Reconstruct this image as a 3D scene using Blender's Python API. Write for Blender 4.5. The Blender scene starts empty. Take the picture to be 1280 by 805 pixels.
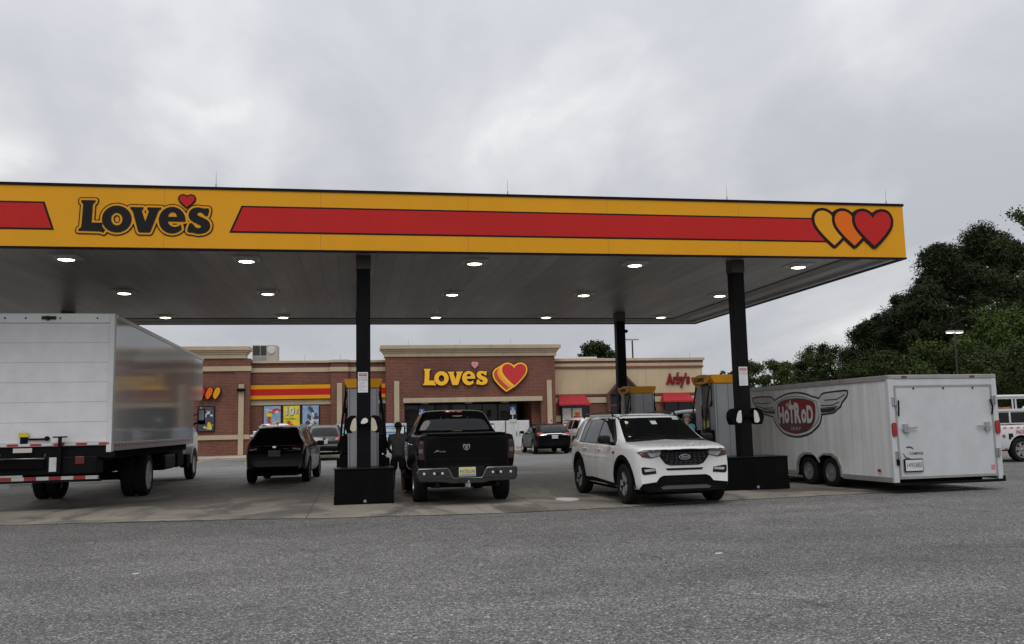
import bpy, bmesh, math, random
import numpy as np
from mathutils import Vector, Matrix
from mathutils.bvhtree import BVHTree
from mathutils.geometry import tessellate_polygon
C = bpy.context
S = C.scene
COL = S.collection
PI = math.pi
R = math.radians

# ------------------------------------------------------------------ camera
cam_d = bpy.data.cameras.new('camera'); cam = bpy.data.objects.new('camera', cam_d); COL.objects.link(cam)
CAM_F, CAM_YAW, CAM_PITCH, CAM_ROLL, CAM_H = 1100.0, 0.1773, 0.1171, -0.0219, 1.55
cam_d.sensor_width = 36.0; cam_d.lens = 36.0*CAM_F/1280.0
cam_d.clip_start = 0.1; cam_d.clip_end = 3000
cam.matrix_world = (Matrix.Translation((0, 0, CAM_H)) @ Matrix.Rotation(-CAM_YAW, 4, 'Z') @
                    Matrix.Rotation(PI/2 + CAM_PITCH, 4, 'X') @ Matrix.Rotation(CAM_ROLL, 4, 'Z'))
S.camera = cam
S.view_settings.view_transform = 'Standard'; S.view_settings.look = 'None'
S.view_settings.exposure = 0.0; S.view_settings.gamma = 1.0
S.render.resolution_x = 1024; S.render.resolution_y = 644
S.render.engine = 'CYCLES'
S.cycles.use_denoising = True
S.cycles.max_bounces = 8

# ------------------------------------------------------------------ sky and sun (overcast, light coming from behind the camera)
SUN_EL, SUN_AZ = R(52), R(200)      # azimuth measured clockwise from +Y
world = bpy.data.worlds.new('World'); S.world = world; world.use_nodes = True
nt = world.node_tree; nt.nodes.clear()
def N(t, typ, **kw):
    n = t.nodes.new(typ)
    for k, v in kw.items(): setattr(n, k, v)
    return n
def mathn(t, op, a, b=None, clamp=False):
    n = N(t, 'ShaderNodeMath', operation=op, use_clamp=clamp)
    for i, v in enumerate((a, b)):
        if v is None: continue
        if isinstance(v, (int, float)): n.inputs[i].default_value = v
        else: t.links.new(v, n.inputs[i])
    return n.outputs[0]
def ramp(t, fac, stops):
    n = N(t, 'ShaderNodeValToRGB'); e = n.color_ramp.elements
    while len(e) < len(stops): e.new(0.5)
    for k, (p, c) in enumerate(stops):
        e[k].position = p; e[k].color = (c[0], c[1], c[2], 1) if len(c) == 3 else c
    t.links.new(fac, n.inputs[0]); return n.outputs[0]
def mix(t, fac, a, b, blend='MIX'):
    n = N(t, 'ShaderNodeMix', data_type='RGBA', blend_type=blend)
    if isinstance(fac, (int, float)): n.inputs[0].default_value = fac
    else: t.links.new(fac, n.inputs[0])
    for i, v in ((6, a), (7, b)):
        if isinstance(v, (tuple, list)): n.inputs[i].default_value = (*v[:3], 1)
        else: t.links.new(v, n.inputs[i])
    return n.outputs[2]
def noise(t, vec, scale, detail=4, rough=0.55, dist=0.0):
    n = N(t, 'ShaderNodeTexNoise'); n.inputs['Scale'].default_value = scale
    n.inputs['Detail'].default_value = detail; n.inputs['Roughness'].default_value = rough
    n.inputs['Distortion'].default_value = dist
    if vec is not None: t.links.new(vec, n.inputs['Vector'])
    return n.outputs['Fac']
def mapping(t, vec, scale=(1, 1, 1), loc=(0, 0, 0), rot=(0, 0, 0)):
    n = N(t, 'ShaderNodeMapping'); n.inputs['Scale'].default_value = scale
    n.inputs['Location'].default_value = loc; n.inputs['Rotation'].default_value = rot
    t.links.new(vec, n.inputs['Vector']); return n.outputs[0]

sky = N(nt, 'ShaderNodeTexSky', sky_type='NISHITA'); sky.sun_disc = False
sky.sun_elevation = SUN_EL; sky.sun_rotation = SUN_AZ
tc = N(nt, 'ShaderNodeTexCoord')
sep = N(nt, 'ShaderNodeSeparateXYZ'); nt.links.new(tc.outputs['Generated'], sep.inputs[0])
zz = mathn(nt, 'MAXIMUM', sep.outputs[2], 0.0)
den = mathn(nt, 'ADD', zz, 0.22)
cx = mathn(nt, 'DIVIDE', sep.outputs[0], den); cy_ = mathn(nt, 'DIVIDE', sep.outputs[1], den)
cmb = N(nt, 'ShaderNodeCombineXYZ'); nt.links.new(cx, cmb.inputs[0]); nt.links.new(cy_, cmb.inputs[1])
v1 = mapping(nt, cmb.outputs[0], (0.8, 0.62, 1), (3.1, 1.7, 0.4), (0, 0, R(-24)))
n1 = noise(nt, v1, 1.25, 7, 0.5, 0.35)
v2 = mapping(nt, cmb.outputs[0], (0.35, 0.35, 1), (7.3, 2.2, 0))
n2 = noise(nt, v2, 1.0, 3, 0.5)
nn = mathn(nt, 'ADD', mathn(nt, 'MULTIPLY', n1, 0.62), mathn(nt, 'MULTIPLY', n2, 0.38))
BANKS = [((.124, .945, .304), 12, .032), ((.09, .95, .29), 6, .012), ((.20, .93, .30), 6, .03), ((.335, .898, .287), 7, .045), ((-.177, .911, .372), 4.5, .045), ((-.104, .944, .313), 5, .055), ((-.20, .93, .31), 4, .06), ((-.34, .89, .30), 4, .08),
         ((.245, .888, .389), 4, .05), ((.431, .838, .333), 12, .06), ((.593, .71, .379), 9, .06),
         ((.005, .914, .405), 10, -.05), ((-.28, .90, .34), 7, -.04), ((.38, .838, .392), 7, -.05), ((.61, .746, .265), 9, -.06), ((.472, .836, .281), 5, -.06), ((-.02, .95, .29), 5, -.04)]
wn_ = N(nt, 'ShaderNodeTexNoise'); wn_.inputs['Scale'].default_value = 7.0; wn_.inputs['Detail'].default_value = 5; nt.links.new(tc.outputs['Generated'], wn_.inputs['Vector'])
wsub = N(nt, 'ShaderNodeVectorMath', operation='SUBTRACT'); nt.links.new(wn_.outputs['Color'], wsub.inputs[0]); wsub.inputs[1].default_value = (.5, .5, .5)
wsc = N(nt, 'ShaderNodeVectorMath', operation='SCALE'); nt.links.new(wsub.outputs[0], wsc.inputs[0]); wsc.inputs['Scale'].default_value = 0.16
wad = N(nt, 'ShaderNodeVectorMath', operation='ADD'); nt.links.new(tc.outputs['Generated'], wad.inputs[0]); nt.links.new(wsc.outputs[0], wad.inputs[1])
wno = N(nt, 'ShaderNodeVectorMath', operation='NORMALIZE'); nt.links.new(wad.outputs[0], wno.inputs[0])
# thin places in the overcast where the sky is brighter, and two heavier banks
def bank(d, rad, amt):
    n = N(nt, 'ShaderNodeVectorMath', operation='DOT_PRODUCT'); nt.links.new(wno.outputs[0], n.inputs[0])
    L = math.sqrt(sum(q*q for q in d)); n.inputs[1].default_value = tuple(q/L for q in d)
    mr = N(nt, 'ShaderNodeMapRange', interpolation_type='SMOOTHERSTEP'); nt.links.new(n.outputs['Value'], mr.inputs[0])
    mr.inputs[1].default_value = math.cos(R(rad)); mr.inputs[2].default_value = 1.0; mr.inputs[3].default_value = 0.0; mr.inputs[4].default_value = amt
    return mr.outputs[0]
n3 = noise(nt, mapping(nt, cmb.outputs[0], (1, .55, 1), (1.3, 5.1, 0), (0, 0, R(-15))), 4.2, 6, 0.58, 0.5)
acc = mathn(nt, 'ADD', mathn(nt, 'MULTIPLY', nn, 0.80), mathn(nt, 'MULTIPLY', n3, 0.20))
acc = mathn(nt, 'ADD', acc, -0.042)
for d, rad, amt in BANKS: acc = mathn(nt, 'ADD', acc, bank(d, rad, amt))
cl = ramp(nt, acc, [(0.36, (4.7, 4.85, 5.2)), (0.44, (5.45, 5.55, 5.85)), (0.51, (6.5, 6.55, 6.7)), (0.60, (8.9, 8.85, 8.8))])
hi = mathn(nt, 'MULTIPLY', mathn(nt, 'POWER', zz, 1.6), 1.3)
hi = mathn(nt, 'ADD', hi, 1.0)
cl2 = N(nt, 'ShaderNodeVectorMath', operation='SCALE'); nt.links.new(cl, cl2.inputs[0]); nt.links.new(hi, cl2.inputs['Scale'])
cmix = mix(nt, 0.95, sky.outputs[0], cl2.outputs[0])
bg = N(nt, 'ShaderNodeBackground'); bg.inputs['Strength'].default_value = 0.1
nt.links.new(cmix, bg.inputs[0])
wo = N(nt, 'ShaderNodeOutputWorld'); nt.links.new(bg.outputs[0], wo.inputs[0])
sun_d = bpy.data.lights.new('sun', 'SUN'); sun = bpy.data.objects.new('sun', sun_d); COL.objects.link(sun)
sun_d.energy = 0.8; sun_d.angle = R(28); sun_d.color = (1.0, 0.965, 0.92)
sd = Vector((math.sin(SUN_AZ)*math.cos(SUN_EL), math.cos(SUN_AZ)*math.cos(SUN_EL), math.sin(SUN_EL)))
sun.rotation_euler = sd.to_track_quat('Z', 'Y').to_euler()

# ------------------------------------------------------------------ materials
MATS = {}
def M(name, col, rough=0.5, metal=0.0, var=0.06, vs=3.0, bump=0.0, bs=40.0, coat=0.0, spec=0.5, emit=0.0, dirt=0.0, dirtcol=(0.06, 0.05, 0.04)):
    if name in MATS: return MATS[name]
    m = bpy.data.materials.new(name); m.use_nodes = True; t = m.node_tree
    p = t.nodes['Principled BSDF']
    p.inputs['Roughness'].default_value = rough; p.inputs['Metallic'].default_value = metal
    p.inputs['Coat Weight'].default_value = coat; p.inputs['Coat Roughness'].default_value = 0.03
    p.inputs['Specular IOR Level'].default_value = spec
    tc = N(t, 'ShaderNodeTexCoord'); ob = tc.outputs['Object']
    f = noise(t, ob, vs, 5, 0.6)
    lo = tuple(c*(1-var) for c in col); hi = tuple(min(1, c*(1+var)) for c in col)
    c = ramp(t, f, [(0.3, lo), (0.7, hi)])
    if dirt > 0:
        v = mapping(t, ob, (1, 1, 0.25))
        d = noise(t, v, 2.3, 7, 0.65)
        d = ramp(t, d, [(0.48, (0, 0, 0)), (0.8, (dirt,)*3)])
        c = mix(t, d, c, dirtcol)
    t.links.new(c, p.inputs['Base Color'])
    rv = mathn(t, 'ADD', mathn(t, 'MULTIPLY', noise(t, ob, vs*2.7, 4), 0.16), rough-0.08, True)
    t.links.new(rv, p.inputs['Roughness'])
    if bump > 0:
        b = N(t, 'ShaderNodeBump'); b.inputs['Strength'].default_value = bump; b.inputs['Distance'].default_value = 0.02
        t.links.new(noise(t, ob, bs, 4), b.inputs['Height']); t.links.new(b.outputs[0], p.inputs['Normal'])
    if emit > 0:
        t.links.new(c, p.inputs['Emission Color']); p.inputs['Emission Strength'].default_value = emit
    MATS[name] = m; return m

def newmat(name):
    m = bpy.data.materials.new(name); m.use_nodes = True; MATS[name] = m
    return m, m.node_tree, m.node_tree.nodes['Principled BSDF']

def make_asphalt(name, dark, light, agg=1.0):
    m, t, p = newmat(name)
    g = N(t, 'ShaderNodeNewGeometry').outputs['Position']
    big = noise(t, g, 0.16, 5, 0.6, 0.4)
    mid = noise(t, g, 1.3, 5, 0.65)
    vor = N(t, 'ShaderNodeTexVoronoi'); vor.inputs['Scale'].default_value = 70.0
    t.links.new(g, vor.inputs['Vector'])
    sp = N(t, 'ShaderNodeSeparateColor'); t.links.new(vor.outputs['Color'], sp.inputs[0])
    vor2 = N(t, 'ShaderNodeTexVoronoi'); vor2.inputs['Scale'].default_value = 27.0
    t.links.new(g, vor2.inputs['Vector'])
    sp2 = N(t, 'ShaderNodeSeparateColor'); t.links.new(vor2.outputs['Color'], sp2.inputs[0])
    base = mix(t, ramp(t, big, [(0.35, (0, 0, 0)), (0.65, (1, 1, 1))]), dark, light)
    m2 = ramp(t, mid, [(0.3, (0.86,)*3), (0.7, (1.12,)*3)])
    base = mix(t, 1.0, base, m2, 'MULTIPLY')
    st = ramp(t, sp.outputs[0], [(0.0, (0.30,)*3), (0.35, (0.70,)*3), (0.7, (1.12,)*3), (0.9, (1.6, 1.58, 1.55)), (0.97, (2.5, 2.45, 2.4)), (1.0, (3.6, 3.5, 3.4))])
    base = mix(t, min(1.0, 0.98*agg), base, mix(t, 1.0, base, st, 'MULTIPLY'))
    st2 = ramp(t, sp2.outputs[1], [(0.0, (0.72,)*3), (0.7, (1.0,)*3), (1.0, (1.45, 1.4, 1.35))])
    base = mix(t, 0.45*agg, base, mix(t, 1.0, base, st2, 'MULTIPLY'))
    # worn wheel paths and old drips
    wp = noise(t, mapping(t, g, (.10, .9, 1), (0, 0, 0), (0, 0, R(8))), 1.0, 3, .5)
    base = mix(t, 1.0, base, ramp(t, wp, [(.35, (.90,)*3), (.65, (1.10,)*3)]), 'MULTIPLY')
    dv = N(t, 'ShaderNodeTexVoronoi'); dv.inputs['Scale'].default_value = .8; t.links.new(g, dv.inputs['Vector'])
    base = mix(t, ramp(t, dv.outputs['Distance'], [(.03, (.5,)*3), (.10, (0, 0, 0))]), base, (.045, .043, .04))
    # long cracks that meander across the lot
    w = N(t, 'ShaderNodeTexVoronoi', feature='DISTANCE_TO_EDGE'); w.inputs['Scale'].default_value = 0.21
    wv = N(t, 'ShaderNodeVectorMath', operation='ADD')
    nz = N(t, 'ShaderNodeTexNoise'); nz.inputs['Scale'].default_value = 1.4; nz.inputs['Detail'].default_value = 6
    t.links.new(g, nz.inputs['Vector']); t.links.new(g, wv.inputs[0]); t.links.new(nz.outputs['Color'], wv.inputs[1])
    t.links.new(wv.outputs[0], w.inputs['Vector'])
    ck = ramp(t, w.outputs['Distance'], [(0.0, (1, 1, 1)), (0.0035, (0, 0, 0))])
    ckm = mathn(t, 'MULTIPLY', ck, ramp(t, noise(t, g, 0.33, 3), [(0.46, (0, 0, 0)), (0.56, (0.8,)*3)]))
    base = mix(t, ckm, base, (0.03, 0.03, 0.03))
    t.links.new(base, p.inputs['Base Color'])
    p.inputs['Roughness'].default_value = 0.85; p.inputs['Specular IOR Level'].default_value = 0.3
    b = N(t, 'ShaderNodeBump'); b.inputs['Strength'].default_value = 0.55; b.inputs['Distance'].default_value = 0.012
    t.links.new(vor.outputs['Distance'], b.inputs['Height']); t.links.new(b.outputs[0], p.inputs['Normal'])
    return m
ASPHALT = make_asphalt('asphalt', (0.115, 0.113, 0.110), (0.168, 0.165, 0.160), 1.0)
ASPHALT_LOT = make_asphalt('lot_asphalt', (0.155, 0.153, 0.150), (0.205, 0.202, 0.198), 0.6)

def make_concrete(name, a, b_, stain=1.0, joint=True):
    m, t, p = newmat(name)
    g = N(t, 'ShaderNodeNewGeometry').outputs['Position']
    f = noise(t, g, 0.5, 6, 0.62, 0.5)
    base = mix(t, ramp(t, f, [(0.3, (0, 0, 0)), (0.7, (1, 1, 1))]), a, b_)
    fine = ramp(t, noise(t, g, 46, 3), [(0.3, (0.88,)*3), (0.7, (1.1,)*3)])
    base = mix(t, 1.0, base, fine, 'MULTIPLY')
    # oil drips and tyre-worn tracks along the lanes
    o = noise(t, mapping(t, g, (1, 0.55, 1)), 0.55, 7, 0.66, 1.2)
    om = ramp(t, o, [(0.47, (0, 0, 0)), (0.55, (0.55*stain,)*3), (0.66, (0.9*stain,)*3)])
    base = mix(t, om, base, (0.055, 0.05, 0.045))
    sp_ = N(t, 'ShaderNodeTexVoronoi'); sp_.inputs['Scale'].default_value = 1.7; t.links.new(g, sp_.inputs['Vector'])
    drip = ramp(t, sp_.outputs['Distance'], [(0.05, (0.75*stain,)*3), (0.16, (0, 0, 0))])
    base = mix(t, drip, base, (0.05, 0.045, 0.04))
    if joint:
        sx = N(t, 'ShaderNodeSeparateXYZ'); t.links.new(g, sx.inputs[0])
        for out, per, off in ((0, 4.33, 0.86), (1, 4.6, 1.2)):
            q = mathn(t, 'FRACT', mathn(t, 'DIVIDE', mathn(t, 'ADD', sx.outputs[out], 100*per+off), per))
            q = mathn(t, 'ABSOLUTE', mathn(t, 'SUBTRACT', q, 0.5))
            jm = mathn(t, 'GREATER_THAN', q, 0.5-0.010/per)
            base = mix(t, mathn(t, 'MULTIPLY', jm, 0.85), base, (0.03, 0.028, 0.026))
    t.links.new(base, p.inputs['Base Color'])
    rr = ramp(t, o, [(0.45, (0.78,)*3), (0.66, (0.5,)*3)])
    t.links.new(rr, p.inputs['Roughness'])
    b = N(t, 'ShaderNodeBump'); b.inputs['Strength'].default_value = 0.15; b.inputs['Distance'].default_value = 0.01
    t.links.new(noise(t, g, 70, 4), b.inputs['Height']); t.links.new(b.outputs[0], p.inputs['Normal'])
    return m
CONC = make_concrete('pad_concrete', (0.205, 0.184, 0.150), (0.335, 0.303, 0.250))
KERBC = make_concrete('kerb_concrete', (0.40, 0.36, 0.29), (0.52, 0.47, 0.39), 0.25, False)

def make_brick(name, c1, c2, mortar):
    m, t, p = newmat(name)
    g = N(t, 'ShaderNodeNewGeometry').outputs['Position']
    sx = N(t, 'ShaderNodeSeparateXYZ'); t.links.new(g, sx.inputs[0])
    u = mathn(t, 'ADD', sx.outputs[0], sx.outputs[1])
    cb = N(t, 'ShaderNodeCombineXYZ'); t.links.new(u, cb.inputs[0]); t.links.new(sx.outputs[2], cb.inputs[1])
    br = N(t, 'ShaderNodeTexBrick'); t.links.new(cb.outputs[0], br.inputs['Vector'])
    br.inputs['Color1'].default_value = (*c1, 1); br.inputs['Color2'].default_value = (*c2, 1); br.inputs['Mortar'].default_value = (*mortar, 1)
    br.inputs['Scale'].default_value = 1.0; br.inputs['Brick Width'].default_value = 0.25; br.inputs['Row Height'].default_value = 0.086
    br.inputs['Mortar Size'].default_value = 0.012; br.inputs['Bias'].default_value = 0.0
    f = ramp(t, noise(t, g, 0.7, 5), [(0.3, (0.82,)*3), (0.7, (1.15,)*3)])
    base = mix(t, 1.0, br.outputs['Color'], f, 'MULTIPLY')
    streak = noise(t, mapping(t, g, (1.5, 1.5, 0.16)), 1.6, 5)
    base = mix(t, ramp(t, streak, [(0.55, (0, 0, 0)), (0.8, (0.45,)*3)]), base, (0.09, 0.07, 0.06))
    t.links.new(base, p.inputs['Base Color']); p.inputs['Roughness'].default_value = 0.88
    return m
BRICK = make_brick('red_brick', (0.125, 0.033, 0.021), (0.19, 0.054, 0.034), (0.21, 0.130, 0.095))
def make_stucco(name, col):
    m, t, p = newmat(name)
    g = N(t, 'ShaderNodeNewGeometry').outputs['Position']
    f = ramp(t, noise(t, g, 0.6, 6), [(0.3, (0.86,)*3), (0.7, (1.08,)*3)])
    base = mix(t, 1.0, (*col,), f, 'MULTIPLY')
    streak = noise(t, mapping(t, g, (2.2, 2.2, 0.12)), 1.5, 5)
    base = mix(t, ramp(t, streak, [(0.55, (0, 0, 0)), (0.82, (0.4,)*3)]), base, (0.16, 0.12, 0.085))
    t.links.new(base, p.inputs['Base Color']); p.inputs['Roughness'].default_value = 0.85
    b = N(t, 'ShaderNodeBump'); b.inputs['Strength'].default_value = 0.2; b.inputs['Distance'].default_value = 0.01
    t.links.new(noise(t, g, 30, 4), b.inputs['Height']); t.links.new(b.outputs[0], p.inputs['Normal'])
    return m
TAN = make_stucco('tan_stucco', (0.50, 0.41, 0.275))
TANW = make_stucco('tan_wall_stucco', (0.56, 0.44, 0.28))

def make_soffit():
    m, t, p = newmat('soffit_panels')
    g = N(t, 'ShaderNodeNewGeometry').outputs['Position']
    sx = N(t, 'ShaderNodeSeparateXYZ'); t.links.new(g, sx.inputs[0])
    q = mathn(t, 'FRACT', mathn(t, 'DIVIDE', mathn(t, 'ADD', sx.outputs[0], 100), 0.41))
    q = mathn(t, 'ABSOLUTE', mathn(t, 'SUBTRACT', q, 0.5))
    seam = mathn(t, 'GREATER_THAN', q, 0.47)
    f = noise(t, mapping(t, g, (1, 0.18, 1)), 1.5, 6, 0.65, 0.3)
    base = ramp(t, f, [(0.3, (0.17, 0.16, 0.148)), (0.55, (0.25, 0.24, 0.225)), (0.75, (0.33, 0.32, 0.305))])
    pid = mathn(t, 'FLOOR', mathn(t, 'DIVIDE', mathn(t, 'ADD', sx.outputs[0], 100), 0.41))
    wn = N(t, 'ShaderNodeTexWhiteNoise', noise_dimensions='1D'); t.links.new(pid, wn.inputs['W'])
    base = mix(t, 1.0, base, ramp(t, wn.outputs[0], [(0, (0.84,)*3), (1, (1.1,)*3)]), 'MULTIPLY')
    base = mix(t, mathn(t, 'MULTIPLY', seam, 0.55), base, (0.07, 0.066, 0.06))
    t.links.new(base, p.inputs['Base Color']); p.inputs['Roughness'].default_value = 0.42
    p.inputs['Metallic'].default_value = 0.15
    return m
SOFFIT = make_soffit()

YEL = M('sign_yellow', (0.74, 0.335, 0.010), 0.4, var=0.04, vs=0.6, spec=0.2, dirt=.10, dirtcol=(.5, .2, .01))
RED = M('sign_red', (0.50, 0.018, 0.016), 0.4, var=0.05, vs=0.6, spec=0.18)
ORA = M('sign_orange', (0.76, 0.15, 0.008), 0.4, var=0.03, spec=.18)
DKB = M('sign_dark', (0.018, 0.010, 0.009), 0.5, var=0.1, spec=.15)
BLKLET = M('letter_black', (0.012, 0.012, 0.013), 0.5, var=0.1, spec=.15)
WHITE_T = M('white_trim', (0.78, 0.78, 0.77), 0.4, dirt=0.15)
BLKMETAL = M('black_metal', (0.006, 0.006, 0.007), 0.5, var=0.25, spec=.09, dirt=0.10, dirtcol=(0.07, 0.062, 0.055))
BLKPL = M('black_plastic', (0.0045, 0.0045, 0.0048), 0.65, var=0.2, bump=0.1, bs=200, spec=.05, dirt=.08)
TRIM = M('satin_black_trim', (0.008, 0.008, 0.009), 0.32, var=0.1, spec=.22)
GLASS = M('dark_glass', (0.004, 0.0045, 0.005), 0.04, var=0.1, spec=0.34)
GLASS2 = M('store_glass', (0.016, 0.017, 0.019), 0.06, var=0.4, vs=1.2, spec=0.35)
CHROME = M('chrome', (0.78, 0.78, 0.79), 0.10, 1.0, var=0.03)
STEEL = M('brushed_steel', (0.45, 0.45, 0.46), 0.35, 1.0, var=0.1)
GREYP = M('pump_grey', (0.36, 0.37, 0.385), 0.42, 0.35, var=0.06, dirt=0.25)
TYRE = M('tyre_rubber', (0.012, 0.012, 0.012), 0.8, var=0.25, vs=8, bump=0.2, bs=80, spec=.15, dirt=.2)
RUBBER = M('hose_rubber', (0.009, 0.009, 0.009), 0.55, spec=.2)
REDL = M('red_lens', (0.28, 0.008, 0.008), 0.12, var=0.15, coat=0.4)
REDREF = M('red_reflector', (0.42, 0.02, 0.02), 0.3)
CLEARL = M('clear_lens', (0.55, 0.55, 0.56), 0.08, 0.3, var=0.2, vs=14, coat=0.5)
AMBER = M('amber_lens', (0.55, 0.18, 0.02), 0.15, coat=0.4)
UNDER = M('underbody_black', (0.007, 0.007, 0.007), 0.9, var=0.3, spec=.08)
PLATEW = M('plate_white', (0.62, 0.63, 0.62), 0.45, var=0.08)
PLATEY = M('plate_yellow', (0.62, 0.55, 0.24), 0.45, var=0.1)
INK = M('ink_dark', (0.035, 0.035, 0.05), 0.5)
PAINT_WHITE = M('road_paint_white', (0.62, 0.62, 0.60), 0.7, var=0.25, vs=9)
PAINT_YEL = M('road_paint_yellow', (0.58, 0.40, 0.08), 0.7, var=0.3, vs=9)

# ------------------------------------------------------------------ mesh building helper
_txt = {}
def text_geo(s, bold=0.0, shear=0.0):
    k = (s, bold, shear)
    if k not in _txt:
        c = bpy.data.curves.new('lettering', 'FONT'); c.body = s; c.size = 1.0; c.offset = bold; c.shear = shear
        c.align_x = 'CENTER'; c.align_y = 'CENTER'; c.resolution_u = 3
        o = bpy.data.objects.new('lettering', c); COL.objects.link(o)
        dg = C.evaluated_depsgraph_get(); me = o.evaluated_get(dg).to_mesh()
        v = [tuple(x.co) for x in me.vertices]; f = [tuple(p.vertices) for p in me.polygons]
        o.evaluated_get(dg).to_mesh_clear()
        bpy.data.objects.remove(o); bpy.data.curves.remove(c)
        _txt[k] = (v, f)
    return _txt[k]

class B:
    def __init__(s): s.v = []; s.f = []; s.m = []
    def add(s, v, f, m=0, T=None):
        n = len(s.v)
        s.v += [tuple(T @ Vector(p)) for p in v] if T is not None else [tuple(p) for p in v]
        for i, q in enumerate(f):
            s.f.append(tuple(n+a for a in q)); s.m.append(m if isinstance(m, int) else m[i])
        return s
    def box(s, x0, x1, y0, y1, z0, z1, m=0, T=None):
        v = [(x0, y0, z0), (x1, y0, z0), (x1, y1, z0), (x0, y1, z0), (x0, y0, z1), (x1, y0, z1), (x1, y1, z1), (x0, y1, z1)]
        f = [(0, 3, 2, 1), (4, 5, 6, 7), (0, 1, 5, 4), (1, 2, 6, 5), (2, 3, 7, 6), (3, 0, 4, 7)]
        return s.add(v, f, m, T)
    def tube(s, pts, r, n=8, m=0, caps=True):
        pts = [Vector(p) for p in pts]; rr = r if isinstance(r, (list, tuple)) else [r]*len(pts)
        base = len(s.v); ref = None
        for i, p in enumerate(pts):
            d = (pts[min(i+1, len(pts)-1)] - pts[max(i-1, 0)])
            if d.length < 1e-9: d = Vector((0, 0, 1))
            d.normalize()
            if ref is None: ref = Vector((1, 0, 0)) if abs(d.x) < 0.8 else Vector((0, 1, 0))
            a = d.cross(ref); a.normalize(); b = d.cross(a); ref = -b if False else ref
            for k in range(n):
                q = p + (a*math.cos(2*PI*k/n) + b*math.sin(2*PI*k/n))*rr[i]; s.v.append(tuple(q))
        for i in range(len(pts)-1):
            for k in range(n):
                s.f.append((base+i*n+k, base+i*n+(k+1) % n, base+(i+1)*n+(k+1) % n, base+(i+1)*n+k)); s.m.append(m)
        if caps:
            s.f.append(tuple(base+k for k in range(n))[::-1]); s.m.append(m)
            s.f.append(tuple(base+(len(pts)-1)*n+k for k in range(n))); s.m.append(m)
        return s
    def prism(s, poly, axis, a0, a1, m=0, T=None, holes=()):
        """2-D outline extruded along an axis; coordinates are the two other axes in order."""
        loops = [list(poly)] + [list(h) for h in holes]
        def P(p, a):
            return (a, p[0], p[1]) if axis == 'x' else ((p[0], a, p[1]) if axis == 'y' else (p[0], p[1], a))
        flat = [p for l in loops for p in l]; n = len(flat)
        tri = tessellate_polygon([[Vector((p[0], p[1], 0)) for p in l] for l in loops])
        v = [P(p, a0) for p in flat] + [P(p, a1) for p in flat]; f = []
        for t in tri:
            f.append(tuple(t)); f.append(tuple(n+i for i in reversed(t)))
        o = 0
        for l in loops:
            k = len(l)
            for i in range(k):
                j = (i+1) % k; f.append((o+i, o+j, n+o+j, n+o+i))
            o += k
        return s.add(v, f, m, T)
    def lathe(s, prof, c, axis='x', n=24, m=0):
        """profile (radius, position along axis)"""
        base = len(s.v); c = Vector(c)
        for r, h in prof:
            for k in range(n):
                a = 2*PI*k/n; u, w = r*math.cos(a), r*math.sin(a)
                s.v.append(tuple(c + Vector({'x': (h, u, w), 'y': (u, h, w), 'z': (u, w, h)}[axis])))
        for i in range(len(prof)-1):
            for k in range(n):
                s.f.append((base+i*n+k, base+i*n+(k+1) % n, base+(i+1)*n+(k+1) % n, base+(i+1)*n+k))
                s.m.append(m if isinstance(m, int) else m[i])
        return s
    def text(s, txt, size, T, m=0, bold=0.0, sx=1.0, shear=0.0):
        v, f = text_geo(txt, bold, shear)
        return s.add([(p[0]*size*sx, p[1]*size, 0) for p in v], f, m, T)
    def build(s, name, mats, parent=None, off=None, smooth=None, bevel=0.0, seg=2):
        me = bpy.data.meshes.new(name)
        if off is not None:
            o_ = Vector(off); vv = [tuple(Vector(p)-o_) for p in s.v]
        else: vv = s.v
        me.from_pydata(vv, [], s.f); me.update()
        if not isinstance(mats, (list, tuple)): mats = [mats]
        for q in mats: me.materials.append(q)
        if len(mats) > 1: me.polygons.foreach_set('material_index', s.m)
        bm = bmesh.new(); bm.from_mesh(me); bmesh.ops.recalc_face_normals(bm, faces=bm.faces); bm.to_mesh(me); bm.free()
        if smooth is not None:
            me.polygons.foreach_set('use_smooth', [True]*len(me.polygons)); me.set_sharp_from_angle(angle=R(smooth))
        ob = bpy.data.objects.new(name, me); COL.objects.link(ob)
        if parent is not None: ob.parent = parent
        if bevel > 0:
            md = ob.modifiers.new('bevel', 'BEVEL'); md.width = bevel; md.segments = seg; md.limit_method = 'ANGLE'; md.angle_limit = R(40)
            md.harden_normals = False
        return ob

def tag(o, label=None, cat=None, group=None, kind=None):
    if label: o['label'] = label
    if cat: o['category'] = cat
    if group: o['group'] = group
    if kind: o['kind'] = kind
    return o
def thing(name, label, cat, loc=(0, 0, 0), rz=0.0, group=None):
    o = bpy.data.objects.new(name, None); COL.objects.link(o); o.empty_display_size = 0.3
    o.location = loc; o.rotation_euler = (0, 0, rz); o['label'] = label; o['category'] = cat
    if group: o['group'] = group
    return o
def copy_tree(o, parent=None):
    c = o.copy(); COL.objects.link(c)
    if parent is not None: c.parent = parent
    for ch in [q for q in bpy.data.objects if q.parent == o]: copy_tree(ch, c)
    return c
def T_face_minus_y(x, y, z, s=1.0):   # text/plane local (u,v) -> (X,Z), facing -Y
    return Matrix.Translation((x, y, z)) @ Matrix.Rotation(PI/2, 4, 'X') @ Matrix.Scale(s, 4)
def ell(cx, cy, rx, ry, n=40, a0=0.0, a1=2*PI, closed=True, rot=0.0):
    out = []
    for k in range(n if closed else n+1):
        a = a0 + (a1-a0)*k/n; x, y = rx*math.cos(a), ry*math.sin(a)
        out.append((cx + x*math.cos(rot) - y*math.sin(rot), cy + x*math.sin(rot) + y*math.cos(rot)))
    return out
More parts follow.
